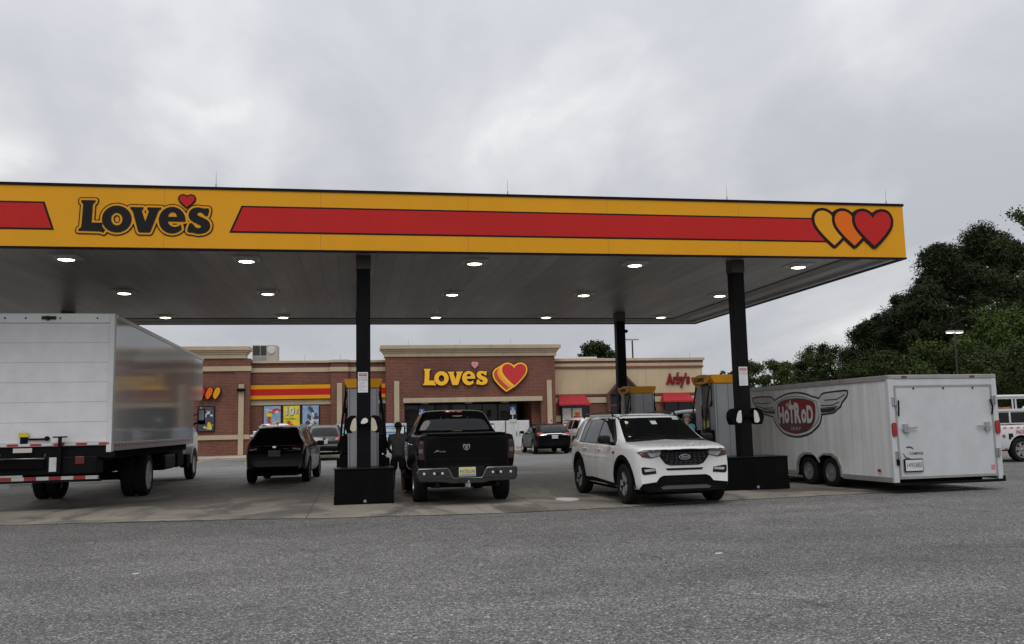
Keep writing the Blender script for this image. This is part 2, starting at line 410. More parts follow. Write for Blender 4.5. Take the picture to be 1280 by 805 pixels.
def smooth_loop(pts, k=4):
    n = len(pts); out = []
    for i in range(n):
        p0, p1, p2, p3 = (np.array(pts[(i+d) % n], float) for d in (-1, 0, 1, 2))
        for j in range(k):
            t = j/k
            out.append(tuple(0.5*((2*p1) + (p2-p0)*t + (2*p0-5*p1+4*p2-p3)*t*t + (3*p1-p0-3*p2+p3)*t**3)))
    return out
def heart(cx, cy, w, h, n=44):
    """classic upright heart, w x h, centred on cx, top at cy+h/2"""
    half = [(0.0, 0.30), (0.06, 0.40), (0.16, 0.475), (0.27, 0.5), (0.38, 0.475), (0.46, 0.40), (0.5, 0.28), (0.49, 0.14), (0.43, 0.0), (0.30, -0.18), (0.15, -0.35), (0.0, -0.5)]
    # smooth open curve
    P = [np.array(p) for p in half]; out = []
    for i in range(len(P)-1):
        p0 = P[max(i-1, 0)]; p1 = P[i]; p2 = P[i+1]; p3 = P[min(i+2, len(P)-1)]
        for j in range(4):
            t = j/4; out.append(tuple(0.5*((2*p1) + (p2-p0)*t + (2*p0-5*p1+4*p2-p3)*t*t + (3*p1-p0-3*p2+p3)*t**3)))
    out.append((0.0, -0.5))
    left = [(-x, y) for x, y in reversed(out[1:-1])]
    return [(cx + x*w, cy + y*h) for x, y in out + left]

# offset shapes through a distance field and traced contours
def sdf_grid(shapes, x0, x1, y0, y1, step):
    nx = int((x1-x0)/step)+1; ny = int((y1-y0)/step)+1
    X, Y = np.meshgrid(x0+step*np.arange(nx), y0+step*np.arange(ny))
    best = np.full(X.shape, 1e9)
    for loops in shapes:
        d2 = np.full(X.shape, 1e9); inside = np.zeros(X.shape, bool)
        for l in loops:
            L = np.array(l, float); A = L; Bq = np.roll(L, -1, 0)
            for a, b in zip(A, Bq):
                ab = b-a; q = ab@ab
                if q < 1e-14: continue
                t = np.clip(((X-a[0])*ab[0]+(Y-a[1])*ab[1])/q, 0, 1)
                d2 = np.minimum(d2, (X-a[0]-t*ab[0])**2+(Y-a[1]-t*ab[1])**2)
                c = (a[1] > Y) != (b[1] > Y)
                with np.errstate(divide='ignore', invalid='ignore'):
                    xi = a[0]+(Y-a[1])/(ab[1] if ab[1] != 0 else 1e-12)*ab[0]
                inside ^= c & (X < xi)
        d = np.sqrt(d2); d[inside] *= -1; best = np.minimum(best, d)
    return X, Y, best
def contours(X, Y, F, level):
    G = F-level; ny, nx = G.shape; nxt = {}
    pos = {}
    def ept(i, j, k):
        if k == 0: a, b = (i, j), (i, j+1)
        else: a, b = (i, j), (i+1, j)
        key = (i, j, k)
        if key not in pos:
            ga, gb = G[a], G[b]; t = ga/(ga-gb)
            pos[key] = (X[a]+(X[b]-X[a])*t, Y[a]+(Y[b]-Y[a])*t)
        return key
    s = G < 0
    cells = np.argwhere((s[:-1, :-1] != s[1:, :-1]) | (s[:-1, :-1] != s[:-1, 1:]) | (s[:-1, :-1] != s[1:, 1:]))
    for i, j in cells:
        c = [s[i, j], s[i, j+1], s[i+1, j+1], s[i+1, j]]
        e = [(i, j, 0), (i, j+1, 1), (i+1, j, 0), (i, j, 1)]
        ins = [k for k in range(4) if not c[k] and c[(k+1) % 4]]   # entering while walking round
        outs = [k for k in range(4) if c[k] and not c[(k+1) % 4]]
        for k in outs:
            best = min(ins, key=lambda q: (k-q) % 4)
            nxt[ept(*e[k])] = ept(*e[best])
    loops = []; seen = set()
    for st in list(nxt):
        if st in seen: continue
        l = []; k = st
        while k not in seen and k in nxt:
            seen.add(k); l.append(pos[k]); k = nxt[k]
        if len(l) > 5: loops.append(l)
    return loops
def simplify(l, tol):
    L = [np.array(p) for p in l]
    def rdp(a, b):
        if b <= a+1: return []
        p, q = L[a], L[b]; d = q-p; n = np.hypot(*d)
        best, bi = -1, -1
        for i in range(a+1, b):
            w = L[i]-p
            e = abs(d[0]*w[1]-d[1]*w[0])/n if n > 1e-12 else np.hypot(*w)
            if e > best: best, bi = e, i
        if best < tol: return []
        return rdp(a, bi)+[bi]+rdp(bi, b)
    h = len(L)//2
    idx = [0]+rdp(0, h)+[h]+rdp(h, len(L)-1)+[len(L)-1]
    return [tuple(L[i]) for i in idx]
def grow(shapes, d, step, pad=None):
    pts = np.array([p for s in shapes for l in s for p in l]); pad = pad or (abs(d)+3*step)
    X, Y, F = sdf_grid(shapes, pts[:, 0].min()-pad, pts[:, 0].max()+pad, pts[:, 1].min()-pad, pts[:, 1].max()+pad, step)
    return [simplify(l, step*0.22) for l in contours(X, Y, F, d)]
def slab(b, loops, axis, a0, a1, m=0, T=None):
    if loops: b.prism(loops[0], axis, a0, a1, m, T, holes=loops[1:])

# the word of the sign, drawn in units of the lettering (y up, 1 unit = 1/100 of word height-ish)
def word_shapes():
    L = [(110, 102), (228, 102), (224, 120), (209, 132), (205, 150), (200, 300), (290, 300), (286, 330), (298, 350), (312, 362), (300, 388), (270, 378), (92, 375), (97, 358), (113, 347), (118, 330), (126, 150), (123, 132), (110, 122)]
    o = [ell(405, 265, 122, 120, 40), ell(405, 266, 46, 56, 26, rot=-0.12)]
    v = [(512, 155), (622, 155), (620, 172), (609, 186), (640, 285), (668, 190), (655, 176), (654, 155), (772, 155), (768, 170), (748, 186), (690, 360), (680, 381), (590, 381), (581, 365), (533, 190), (515, 174)]
    arc = ell(864, 266, 112, 120, 34, R(0), R(-318), False)      # y down: negative angle runs over the top
    e = [(976, 278)] + arc + [(938, 303), (918, 320), (890, 327), (862, 322), (840, 306), (829, 283), (829, 278)]
    eye = [(828, 236), (836, 212), (852, 197), (868, 194), (886, 199), (899, 214), (904, 236)]
    sL = [(1168, 153), (1173, 178), (1163, 222), (1138, 218), (1112, 194), (1088, 192), (1074, 205), (1084, 222), (1130, 243), (1170, 268), (1186, 305), (1176, 348), (1140, 376), (1085, 386), (1040, 376), (1003, 373), (993, 352), (1012, 292), (1040, 298), (1060, 325), (1085, 334), (1106, 326), (1103, 310), (1070, 293), (1025, 268), (1003, 235), (1004, 195), (1030, 160), (1078, 146), (1130, 155)]
    up = lambda l: [(x-640, 265-y) for x, y in l]
    return [[up(L)], [up(q) for q in o], [up(v)], [up(e), up(eye)], [up(smooth_loop(sL, 3))]], [[heart(985-640, 265-94, 126, 106)]]
WORD, WHEART = word_shapes()
def scaled(shapes, k, dx=0, dy=0): return [[[(x*k+dx, y*k+dy) for x, y in l] for l in s] for s in shapes]
# ------------------------------------------------------------------ ground
b = B(); n = 40
b.add([(-900, -60, 0), (900, -60, 0), (900, 1500, 0), (-900, 1500, 0)], [(0, 1, 2, 3)])
g = b.build('ground', ASPHALT); tag(g, kind='structure')
# forecourt slab: the front edge wanders a little
edge = [(-24, 17.6), (-10, 17.25), (-6.2, 17.1), (-3.4, 16.75), (-0.4, 16.1), (2.8, 15.75), (4.6, 15.9), (6.2, 16.35), (8.0, 16.6), (10.0, 16.85), (13.2, 17.2), (13.5, 17.4)]
b = B(); rnd = random.Random(4); poly = []
for (x0, y0), (x1, y1) in zip(edge, edge[1:]):
    k = max(2, int((x1-x0)/0.35))
    for i in range(k): poly.append((x0+(x1-x0)*i/k, y0+(y1-y0)*i/k+rnd.uniform(-0.03, 0.03)))
poly += [(13.5, 17.4), (13.5, 29.8), (-24, 30.2)]
b.prism(poly, 'z', -0.05, 0.012)
pad = b.build('forecourt_slab', CONC); tag(pad, kind='structure')
# dark joint where the asphalt meets the slab
b = B(); rnd = random.Random(9)
pe = [p for p in poly if p[1] < 17.7 and -14 < p[0] < 13]; pe.sort()
for (x0, y0_), (x1, y1_) in zip(pe, pe[1:]):
    w0 = .018+.05*max(0, math.sin(x0*1.3))*abs(math.sin(x0*.37))
    b.add([(x0, y0_-w0, .006), (x1, y1_-w0, .006), (x1, y1_-.001, .006), (x0, y0_-.001, .006)], [(0, 1, 2, 3)])
tag(b.build('road_joint', M('joint_tar', (.022, .021, .02), .8, var=.4, vs=6)), kind='structure')
# lot beyond the forecourt
b = B(); b.add([(-60, 30.4, 0.004), (70, 29.9, 0.004), (70, 51.0, 0.004), (-60, 51.0, 0.004)], [(0, 1, 2, 3)])
tag(b.build('parking_lot', ASPHALT_LOT), kind='structure')
b = B()
for x in (-13.6, -10.9, -8.15, -5.4, -2.65, 0.1, 2.85, 5.6, 8.35, 11.1, 13.85, 16.6, 19.35, 22.1):
    b.add([(x-.06, 45.6, .008), (x+.06, 45.6, .008), (x+.06, 50.8, .008), (x-.06, 50.8, .008)], [(0, 1, 2, 3)])
tag(b.build('parking_lines', PAINT_YEL), kind='structure')
b = B()
for y in (24.5, 27.6, 30.8, 34.0, 37.2, 40.4):
    b.add([(27.5, y-.06, .008), (33, y-.06, .008), (33, y+.06, .008), (27.5, y+.06, .008)], [(0, 1, 2, 3)])
tag(b.build('bay_lines', PAINT_WHITE), kind='structure')
# store walk: kerb face, walk sloping up to the building
b = B()
b.prism([(51.0, 0), (51.0, 0.12), (51.04, 0.15), (51.2, 0.155), (58, 0.24), (58, 0)], 'x', -40, 23.5)
tag(b.build('pavement', KERBC), kind='structure')

# ------------------------------------------------------------------ canopy
ZC, ZD = 5.2, 5.27
FY, BY, LX, RX = 18.1, 31.0, -20.5, 12.52
FT = 6.41
can = thing('fuel_canopy', 'wide flat petrol canopy with yellow and red fascia on black columns', 'canopy', (0.17, 19.1, 0))
O = can.location
b = B()
b.box(LX+.03, RX-.03, FY+.03, BY-.03, ZD, ZD+.5)
b.build('soffit', SOFFIT, can, O)
b = B()      # fascia panels on four sides, mitred box ring
fz0, fz1, th = ZC, FT, 0.10
b.box(LX, RX, FY, FY+th, fz0, fz1); b.box(LX, RX, BY-th, BY, fz0, fz1)
b.box(RX-th, RX, FY+th, BY-th, fz0, fz1); b.box(LX, LX+th, FY+th, BY-th, fz0, fz1)
b.build('fascia', YEL, can, O)
b = B()
for z0, z1, o_ in ((FT, FT+.055, .02), (ZC-.035, ZC, .012)):
    b.box(LX-o_, RX+o_, FY-o_, FY+th, z0, z1); b.box(LX-o_, RX+o_, BY-th, BY+o_, z0, z1)
    b.box(RX-th, RX+o_, FY+th, BY-th, z0, z1); b.box(LX-o_, LX+th, FY+th, BY-th, z0, z1)
b.build('edge_trim', BLKMETAL, can, O)
b = B()      # light return behind the fascia
b.box(LX+.1, RX-.1, FY+.1, FY+.24, ZC-.01, ZD); b.box(RX-.24, RX-.1, FY+.24, BY-.24, ZC-.01, ZD); b.box(LX+.1, RX-.1, BY-.24, BY-.1, ZC-.01, ZD)
b.build('soffit_return', M('return_metal', (0.42, 0.42, 0.41), 0.4, 0.3, dirt=.3), can, O)
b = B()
b.box(RX-1.25, RX-.80, FY+.6, BY-.9, ZD-.03, ZD); b.box(LX+1, RX-1.05, BY-1.0, BY-.82, ZD-.03, ZD)  # dark strips on the soffit stand in for a shadow-like band
b.build('shade_band', M('shade_band_dark', (0.10, 0.095, 0.09), 0.5), can, O)
# fascia joints
for x in np.arange(LX+1.5, RX-.5, 3.05):
    b = B(); b.box(x-.004, x+.004, FY-.0008, FY+.02, ZC, FT); b.build('fascia_joint', M('joint_ochre', (.40, .18, .008), .5), can, O)
# fascia bands
y0 = FY-.006
b = B(); b.prism([(-15.9, 5.53), (-5.78, 5.53), (-5.97, 6.09), (-15.6, 6.09)], 'y', y0, FY-.001)
b.prism([(-2.50, 5.53), (10.9, 5.53), (10.9, 6.09), (-2.27, 6.09)], 'y', y0, FY-.001)
b.build('band_outline', DKB, can, O)
b = B(); b.prism([(-15.8, 5.565), (-5.83, 5.565), (-6.0, 6.055), (-15.6, 6.055)], 'y', y0-.005, y0-.001)
b.prism([(-2.44, 5.565), (10.9, 5.565), (10.9, 6.055), (-2.24, 6.055)], 'y', y0-.005, y0-.001)
b.build('red_band', RED, can, O)
# word: dark rim, yellow rim, black letters, small heart
k = 2.44/1080.0; cxw, czw = -4.10, 5.765
W_ = scaled(WORD, k, cxw, czw); Hh = scaled(WHEART, k, cxw, czw)
b = B(); slab(b, grow(W_+Hh[:0], 0.062, 0.014), 'y', y0-.004, FY-.001); b.build('word_rim', DKB, can, O)
b = B(); slab(b, grow(W_, 0.040, 0.014), 'y', y0-.010, y0-.004); b.build('word_ground', YEL, can, O)
b = B()
for i, s_ in enumerate(W_): slab(b, s_, 'y', y0-.018-.0006*i, y0-.010)
b.build('word', BLKLET, can, O)
b = B(); slab(b, grow(Hh, 0.03, 0.012), 'y', y0-.012, y0-.0045); b.build('heart_rim', DKB, can, O)
b = B(); slab(b, Hh[0], 'y', y0-.02, y0-.012); b.build('small_heart', RED, can, O)
# three overlapping hearts
for i, (hx, mt, nm) in enumerate(((10.73, YEL, 'yellow_heart'), (11.225, ORA, 'orange_heart'), (11.72, RED, 'red_heart'))):
    q = i*.008
    h_ = [[heart(hx, 5.86, 0.90, 0.80)]]
    b = B(); slab(b, grow(h_, .072, .016), 'y', y0-.006-q, FY-.001); b.build(nm+'_rim', DKB, can, O)
    b = B(); slab(b, h_[0], 'y', y0-.0125-q, y0-.006-q); b.build(nm, mt, can, O)
# columns with notices
NOTW = M('notice_white', (0.72, 0.72, 0.72), 0.5)
def notice(x, yf, zc, col):
    b = B(); w, h = .21, .43
    b.box(x-w/2, x+w/2, yf-.006, yf-.001, zc-h/2, zc+h/2, 0)
    b.box(x-w/2+.02, x+w/2-.02, yf-.008, yf-.006, zc+h/2-.085, zc+h/2-.025, 1)
    b.text('WARNING', .05, T_face_minus_y(x, yf-.0105, zc+h/2-.055), 0, .01, .62)
    b.text('NO SMOKING', .036, T_face_minus_y(x, yf-.0075, zc+h/2-.12), 2, 0, .8)
    b.text('STOP ENGINE', .036, T_face_minus_y(x, yf-.0075, zc+h/2-.165), 2, .01, .8)
    for i in range(7):
        b.box(x-w/2+.03, x+w/2-.03-.03*((i*7) % 3), yf-.0075, yf-.006, zc+.0-.03*i, zc+.008-.03*i, 3)
    b.build('notice_sign', [NOTW, REDREF, INK, M('ink_grey', (.42, .42, .46), .5)], col, O)
cols = []
for cx_, cy0, wid in ((0.17, 19.1, .29), (8.76, 19.1, .29), (8.80, 28.5, .30), (0.17, 28.5, .30), (-8.6, 19.1, .29), (-8.6, 28.5, .30)):
    b = B(); b.box(cx_-wid/2, cx_+wid/2, cy0-wid/2, cy0+wid/2, 0.02, ZD-.002)
    c_ = b.build('column', BLKMETAL, can, O, bevel=.012)
    b = B(); b.box(cx_-wid/2-.012, cx_+wid/2+.012, cy0-wid/2-.012, cy0+wid/2+.012, ZD-.30, ZD-.001)
    b.build('column_collar', M('collar_metal', (0.05, 0.048, 0.046), .4, .3), c_, O)
    cols.append(c_)
notice(0.155, 19.1-.145, 2.53, cols[0]); notice(8.755, 19.1-.145, 2.56, cols[1])
b = B(); b.lathe([(0, -.06), (.05, -.06), (.06, 0), (.05, .05), (0, .05)], (8.98, 28.35, 4.62), 'y', 14); b.build('camera_dome', BLKPL, cols[2], O, smooth=40)
# lamps
LENS = M('canopy_lamp_lens', (1, .93, .72), .3, var=0, emit=7.0)
for lx in (-5.96, -2.32, 2.66, 6.44, 10.57, -9.7, -13.4):
    for ly in (19.48, 24.2, 29.3):
        b = B(); b.box(lx-.29, lx+.29, ly-.29, ly+.29, ZD-.02, ZD+.0)
        b.lathe([(.24, ZD-.02), (.23, ZD-.05), (.19, ZD-.075), (.165, ZD-.075), (.165, ZD-.045)], (lx, ly, 0), 'z', 20)
        L_ = b.build('ceiling_light', M('lamp_housing', (.42, .41, .39), .4, .2), can, O, smooth=35)
        b = B(); b.lathe([(.163, ZD-.066), (.10, ZD-.088), (0, ZD-.092)], (lx, ly, 0), 'z', 20)
        b.build('lens', LENS, L_, O, smooth=40)
for rx in (-9.5, -2.78, 3.22, 8.22, 12.15):
    b = B(); b.tube([(rx, FY+.06, FT+.04), (rx, FY+.06, FT+.14)], .016, 6); b.tube([(rx, FY+.06, FT+.14), (rx, FY+.06, FT+.40)], [.007, .004], 5)
    b.build('lightning_rod', STEEL, can, O)

# island skirts, service units, pumps
for cx_, wd, lab in ((0.17, 1.22, 'black box skirt around the column foot beside the black pickup'), (8.80, 1.56, 'black box skirt around the column foot beside the white trailer')):
    r_ = thing('column_skirt', lab, 'column skirt', (cx_, 19.1, 0.012))
    Q = r_.location; y0_, y1_ = 18.62, 19.55
    b = B(); b.box(cx_-wd/2, cx_+wd/2, y0_, y1_, .012, .20)
    b.build('plinth', BLKPL, r_, Q, bevel=.012)
    b = B(); b.box(cx_-wd/2+.012, cx_+wd/2-.012, y0_+.012, y1_-.012, .20, .725)
    o1 = [(cx_-wd/2+.012, y0_+.012), (cx_+wd/2-.012, y0_+.012)]
    b.build('side_panel', BLKPL, r_, Q, bevel=.01)
    b = B(); b.lathe([(0, y0_-.004), (.032, y0_-.004), (.032, y0_+.01)], (cx_+.02, 0, .075), 'y', 16); b.build('bolt_cover', M('bolt_worn', (.32, .32, .31), .5, .5), r_, Q, smooth=40)
    b = B(); b.box(cx_-wd/2-.01, cx_+wd/2+.01, y0_-.01, y1_+.01, .725, .745); b.build('top_rim', TRIM, r_, Q, bevel=.005)
BEIGE = M('beige_panel', (.60, .53, .40), .5, dirt=.35)
TOWEL = M('paper_towel', (.75, .75, .75), .7)
for cx_, lab, ins in ((0.17, 'black twin squeegee and towel holder with beige panels on the column by the black pickup', BEIGE), (8.76, 'black twin squeegee and towel holder with pale panels on the column by the white trailer', M('pale_panel', (.66, .65, .62), .5, dirt=.3))):
    r_ = thing('squeegee_holder', lab, 'squeegee holder', (cx_, 18.95, 1.45)); Q = r_.location
    for s_ in (-1, 1):
        po = smooth_loop([(.15, 1.80), (.22, 1.83), (.30, 1.81), (.37, 1.74), (.39, 1.62), (.36, 1.50), (.33, 1.455), (.30, 1.47), (.26, 1.46), (.22, 1.49), (.17, 1.50), (.15, 1.60)], 3)
        b = B(); b.prism([(cx_+s_*x, z) for x, z in po], 'y', 18.84, 19.14); hs = b.build('housing', BLKPL, r_, Q, smooth=45, bevel=.015)
        pi_ = smooth_loop([(.155, 1.76), (.19, 1.775), (.235, 1.73), (.27, 1.62), (.28, 1.55), (.25, 1.505), (.20, 1.50), (.155, 1.53)], 3)
        b = B(); b.prism([(cx_+s_*x, z) for x, z in pi_], 'y', 18.828, 18.84); b.build('side_insert', ins, hs, Q, smooth=45)
    b = B(); b.box(cx_-.16, cx_+.16, 18.86, 18.95, 1.62, 1.70); b.build('strap', BLKPL, r_, Q, bevel=.01)
    if cx_ < 1:
        po = smooth_loop([(.02, 1.67), (.05, 1.745), (.10, 1.775), (.15, 1.76), (.165, 1.70), (.12, 1.665), (.06, 1.655)], 3)
        b = B(); b.prism([(cx_-.08+x, z) for x, z in po], 'y', 18.835, 18.86); b.build('paper_towel', TOWEL, r_, Q, smooth=50)

def make_pump(cx_, ya, lab, near=True):
    r_ = thing('fuel_pump', lab, 'fuel pump', (cx_, ya+.65, .012), group='fuel pumps on the islands'); Q = r_.location
    yb = ya+1.25
    b = B(); b.box(cx_-.34, cx_+.34, ya, ya+.34, .012, 2.46); b.box(cx_-.34, cx_+.34, yb-.34, yb, .012, 2.46)
    b.build('side_column', GREYP, r_, Q, bevel=.02)
    b = B()
    for s_ in (-1, 1): b.box(cx_+s_*.30-.015, cx_+s_*.30+.015, ya-.004, ya+.003, .05, 2.44)
    b.box(cx_-.008, cx_+.008, ya-.004, ya+.003, .05, 2.44)
    b.build('column_seam', M('seam_grey', (.2, .205, .21), .5, .3), r_, Q)
    b = B(); b.box(cx_-.29, cx_+.29, ya+.34, yb-.34, .012, 2.40); b.build('cabinet', M('cabinet_grey', (.10, .105, .11), .4, .2), r_, Q)
    b = B(); b.box(cx_-.40, cx_+.40, ya-.01, yb+.01, 2.462, 2.66)
    po = [(-.425, 2.66), (.425, 2.66), (.40, 2.56), (.35, 2.46), (-.35, 2.46), (-.40, 2.56)]
    b = B(); b.prism([(cx_+x, z) for x, z in po], 'y', ya-.03, yb+.03); b.build('top_cap', YEL, r_, Q, bevel=.012)
    for s_ in (-1, 1):
        x0_ = cx_+s_*.375
        po = [(ya+.62+.50*math.cos(a), 2.575+.118*math.sin(a)) for a in np.linspace(0, 2*PI, 28, endpoint=False)]
        b = B(); b.prism(po, 'x', x0_-.035, x0_+.035); tp = b.build('brand_panel', YEL, r_, Q, smooth=40)
        T = Matrix.Translation((x0_+s_*.039, ya+.68, 2.565)) @ Matrix.Rotation(s_*PI/2, 4, 'Z') @ Matrix.Rotation(PI/2, 4, 'X')
        b = B()
        for sh in scaled(WORD, .46/1080.): b.prism(sh[0], 'z', -.001, .001, 0, T, holes=sh[1:])
        b.build('brand_word', BLKLET, tp, Q)
        T2 = T @ Matrix.Translation((-.33, 0, 0))
        b = B(); b.prism(heart(0, 0, .14, .15), 'z', -.001, .001, 0, T2); b.build('brand_heart', RED, tp, Q)
        # display face
        xf = cx_+s_*.29
        b = B(); b.box(min(xf, xf+s_*.05), max(xf, xf+s_*.05), ya+.36, yb-.36, 1.05, 1.95); b.build('display', M('pump_display', (.05, .052, .055), .25), r_, Q, bevel=.01)
        b = B(); b.box(min(xf+s_*.05, xf+s_*.056), max(xf+s_*.05, xf+s_*.056), ya+.42, yb-.42, 1.62, 1.86); b.build('screen', GLASS, r_, Q)
        b = B(); b.box(min(xf+s_*.05, xf+s_*.056), max(xf+s_*.05, xf+s_*.056), ya+.42, yb-.5, 1.36, 1.56); b.build('price_panel', M('price_panel', (.55, .45, .10), .4, var=.3, vs=10), r_, Q)
        for yy in (ya+.20, yb-.20):
            xs = cx_+s_*.34
            b = B(); b.box(min(xs, xs+s_*.13), max(xs, xs+s_*.13), yy-.11, yy+.11, 1.0, 1.34); b.box(min(xs, xs+s_*.17), max(xs, xs+s_*.17), yy-.13, yy+.13, .72, .94)
            bt = b.build('nozzle_boot', BLKPL, r_, Q, bevel=.02)
            b = B(); b.tube([(xs+s_*.09, yy, 1.02), (xs+s_*.15, yy, 1.18), (xs+s_*.14, yy, 1.36), (xs+s_*.06, yy, 1.40)], [.03, .045, .04, .02], 8)
            b.tube([(xs+s_*.20, yy-.02, 1.06), (xs+s_*.22, yy-.02, 1.2), (xs+s_*.14, yy-.02, 1.34)], .012, 6); b.build('nozzle', BLKPL, bt, Q, smooth=50)
            pts = []
            for t in np.linspace(0, 1, 22):
                px = cx_+s_*(.375 + .09*math.sin(t*PI)+.07*t); pz = 2.40 - 2.16*t + (1.02*max(0, (t-.62)/.38)**1.6); py = yy+.05*math.sin(t*5)
                pts.append((px, py, pz))
            b = B(); b.tube(pts, .02, 7); b.build('hose', RUBBER, r_, Q, smooth=60)
        b = B(); b.tube([(cx_+s_*.39, ya+.08, 2.47), (cx_+s_*.39, ya+.08, 1.95)], .014, 6); b.tube([(cx_+s_*.39, ya+.08, 2.02), (cx_+s_*.41, ya+.08, 1.90)], .028, 8)
        b.build('hose_guard', BLKPL, r_, Q, smooth=50)
        b = B(); b.box(cx_+s_*.46-.12, cx_+s_*.46+.12, ya+.0, ya+.30, .55, .90); b.build('waste_bin', BLKPL, r_, Q, bevel=.02)
    return r_
make_pump(0.17, 19.95, 'grey fuel pump with yellow cap behind the column beside the black pickup')
make_pump(8.80, 19.95, 'grey fuel pump with yellow cap beside the white car with black wheels')
make_pump(8.70, 26.0, 'grey fuel pump with yellow cap seen over the roof of the white car')
make_pump(0.17, 25.9, 'grey fuel pump hidden farther back behind the column by the pickup')
for cx_, lab in ((0.17, 'raised concrete pump island beside the black pickup'), (8.72, 'raised concrete pump island beside the white trailer')):
    b = B(); b.box(cx_-.62, cx_+.62, 19.57, 29.2, .0, .13); o_ = b.build('pump_island', KERBC, bevel=.03); tag(o_, kind='structure')
# ------------------------------------------------------------------ store
st = thing('store_building', 'low red brick shop with tan cornices and a big yellow word sign', 'shop', (5, 54, .2)); O = st.location
b = B()
b.box(-14, -6.08, 53.45, 54.6, .0, 5.80)            # left block
b.box(-6.08, 1.80, 54.0, 70, .0, 5.55)            # middle wall
b.box(-1.45, -0.45, 53.72, 54.0, .0, 5.55)        # pier
b.box(1.80, 2.86, 53.0, 70, .0, 5.78); b.box(11.20, 12.12, 53.0, 70, .0, 5.78)   # entrance piers
b.box(2.86, 11.20, 53.0, 57.2, 3.06, 5.78)
b.box(2.86, 11.20, 57.2, 70, .0, 5.78)
b.box(10.72, 11.20, 53.6, 57.2, .0, 3.06)
b.box(12.12, 22.05, 54.0, 70, .0, 5.02)
wall = b.build('wall', BRICK, st, O)
b = B()   # recessed panel outlines on the left block
b.box(-13.6, -6.95, 53.40, 53.45, 5.0, 5.2); b.box(-6.95, -6.08, 53.40, 53.45, 1.15, 5.2)
b.build('brick_frame', BRICK, wall, O)
def cornice(b, x0, x1, yf, z0, z1, yb=54.1):
    h = z1-z0
    for o_, a, c in ((.10, 0, .34), (.16, .34, .5), (.24, .5, .66), (.34, .66, 1.0)):
        b.box(x0-o_, x1+o_, yf-o_, yb+o_, z0+h*a, z0+h*c)
b = B(); cornice(b, 1.8, 12.12, 53.0, 5.78, 6.47); b.build('cornice', TAN, st, O, bevel=.02)
b = B(); cornice(b, -14, -6.42, 53.45, 5.80, 6.50); b.build('cornice', TAN, st, O, bevel=.02)
b = B(); b.box(-6.0, 1.75, 53.86, 54.4, 5.55, 5.68); b.box(-1.5, -.4, 53.6, 53.86, 5.55, 5.70); b.build('coping', TAN, st, O)
b = B(); b.box(-6.08, 1.79, 53.94, 54.0, 5.0, 5.26); b.box(-1.5, -.4, 53.64, 53.73, 5.0, 5.26); b.box(-14, -6.0, 53.34, 53.45, 5.06, 5.34); b.build('stone_band', TAN, st, O)
b = B(); b.box(-14, -6.06, 53.36, 53.45, 1.10, 1.36); b.box(-6.06, -1.45, 53.92, 54.0, 1.10, 1.36); b.build('sill_band', TAN, st, O)
b = B(); b.box(-6.08, -1.46, 53.93, 54.0, 3.06, 3.36); b.box(-.44, 1.79, 53.93, 54.0, 3.06, 3.36); b.build('lintel', TAN, st, O)
b = B(); b.box(2.8, 11.26, 52.84, 53.02, 3.02, 3.30); b.build('entrance_lintel', TAN, st, O, bevel=.015)
for x, z1, yf in ((2.42, 4.33, 53.0), (11.72, 4.28, 53.0), (-.94, 4.3, 53.72), (-6.55, 4.28, 53.4)):
    b = B(); b.box(x-.15, x+.15, yf-.10, yf+.0, .2, z1); b.build('trim_post', TAN, st, O, bevel=.01)
b = B(); b.box(-6.79, -6.31, 53.12, 53.3, 3.86, 4.02); b.box(-6.67, -6.43, 53.05, 53.12, 3.84, 4.04); b.build('wall_lamp', BLKMETAL, st, O, bevel=.02)
# stripe sign band
for x0, x1 in ((-6.12, -1.48), (-.42, 1.78)):
    for z0, z1, mt in ((3.40, 3.62, YEL), (3.62, 4.0, RED), (4.0, 4.24, YEL)):
        b = B(); b.box(x0, x1, 53.78, 53.998, z0, z1-.002); b.build('stripe_panel', mt, st, O)
b = B(); b.box(-6.14, -1.47, 53.80, 53.997, 3.362, 3.398); b.box(-6.14, -1.47, 53.80, 53.997, 4.242, 4.27); b.build('stripe_edge', DKB, st, O)
# posters: generic artwork
def poster(x0, x1, z0, z1, yf, cols, seed, deco):
    rn = random.Random(seed); b = B()
    b.box(x0-.05, x1+.05, yf-.05, yf+.02, z0-.05, z1+.05); fr = b.build('poster_frame', TRIM, st, O)
    b = B(); b.box(x0, x1, yf-.056, yf-.05, z0, z1, 0)
    for i in range(deco):
        u = rn.uniform(x0+.12, x1-.12); w = rn.uniform(z0+.15, z1-.15); a = rn.uniform(.03, .13); c = rn.uniform(.05, .26)
        b.prism([(min(max(px, x0), x1), min(max(pz, z0), z1)) for px, pz in ell(u, w, a, c, rn.choice((4, 5, 7, 9)), rot=rn.uniform(0, 3))], 'y', yf-.058-.0006*i, yf-.056, rn.randint(1, len(cols)-1))
    b.build('poster', cols, fr, O)
    return fr
pc = lambda n_, c: M('poster_'+n_, c, .4, var=.25, vs=4)
pr, pw, pb, py_, pdk, psk = pc('red', (.5, .05, .04)), pc('white', (.62, .62, .6)), pc('blue', (.25, .38, .55)), pc('yellow', (.72, .60, .02)), pc('dark', (.06, .06, .09)), pc('pink', (.55, .35, .28))
poster(-5.32, -4.36, 1.3, 3.0, 53.97, [pb, pw, py_, pr, psk, pr, pw], 3, 34)
f2 = poster(-4.2, -3.26, 1.3, 3.0, 53.97, [py_, ORA, ORA, pr, py_], 8, 0)
b = B(); b.text('10', .62, T_face_minus_y(-3.86, 53.905, 2.66), 0, .035, .9); b.text('10', .62, T_face_minus_y(-3.835, 53.909, 2.63), 1, .05, .9); b.text('\u00a2', .42, T_face_minus_y(-3.44, 53.905, 2.74), 0, .03); b.text('\u00a2', .42, T_face_minus_y(-3.42, 53.909, 2.72), 1, .04)
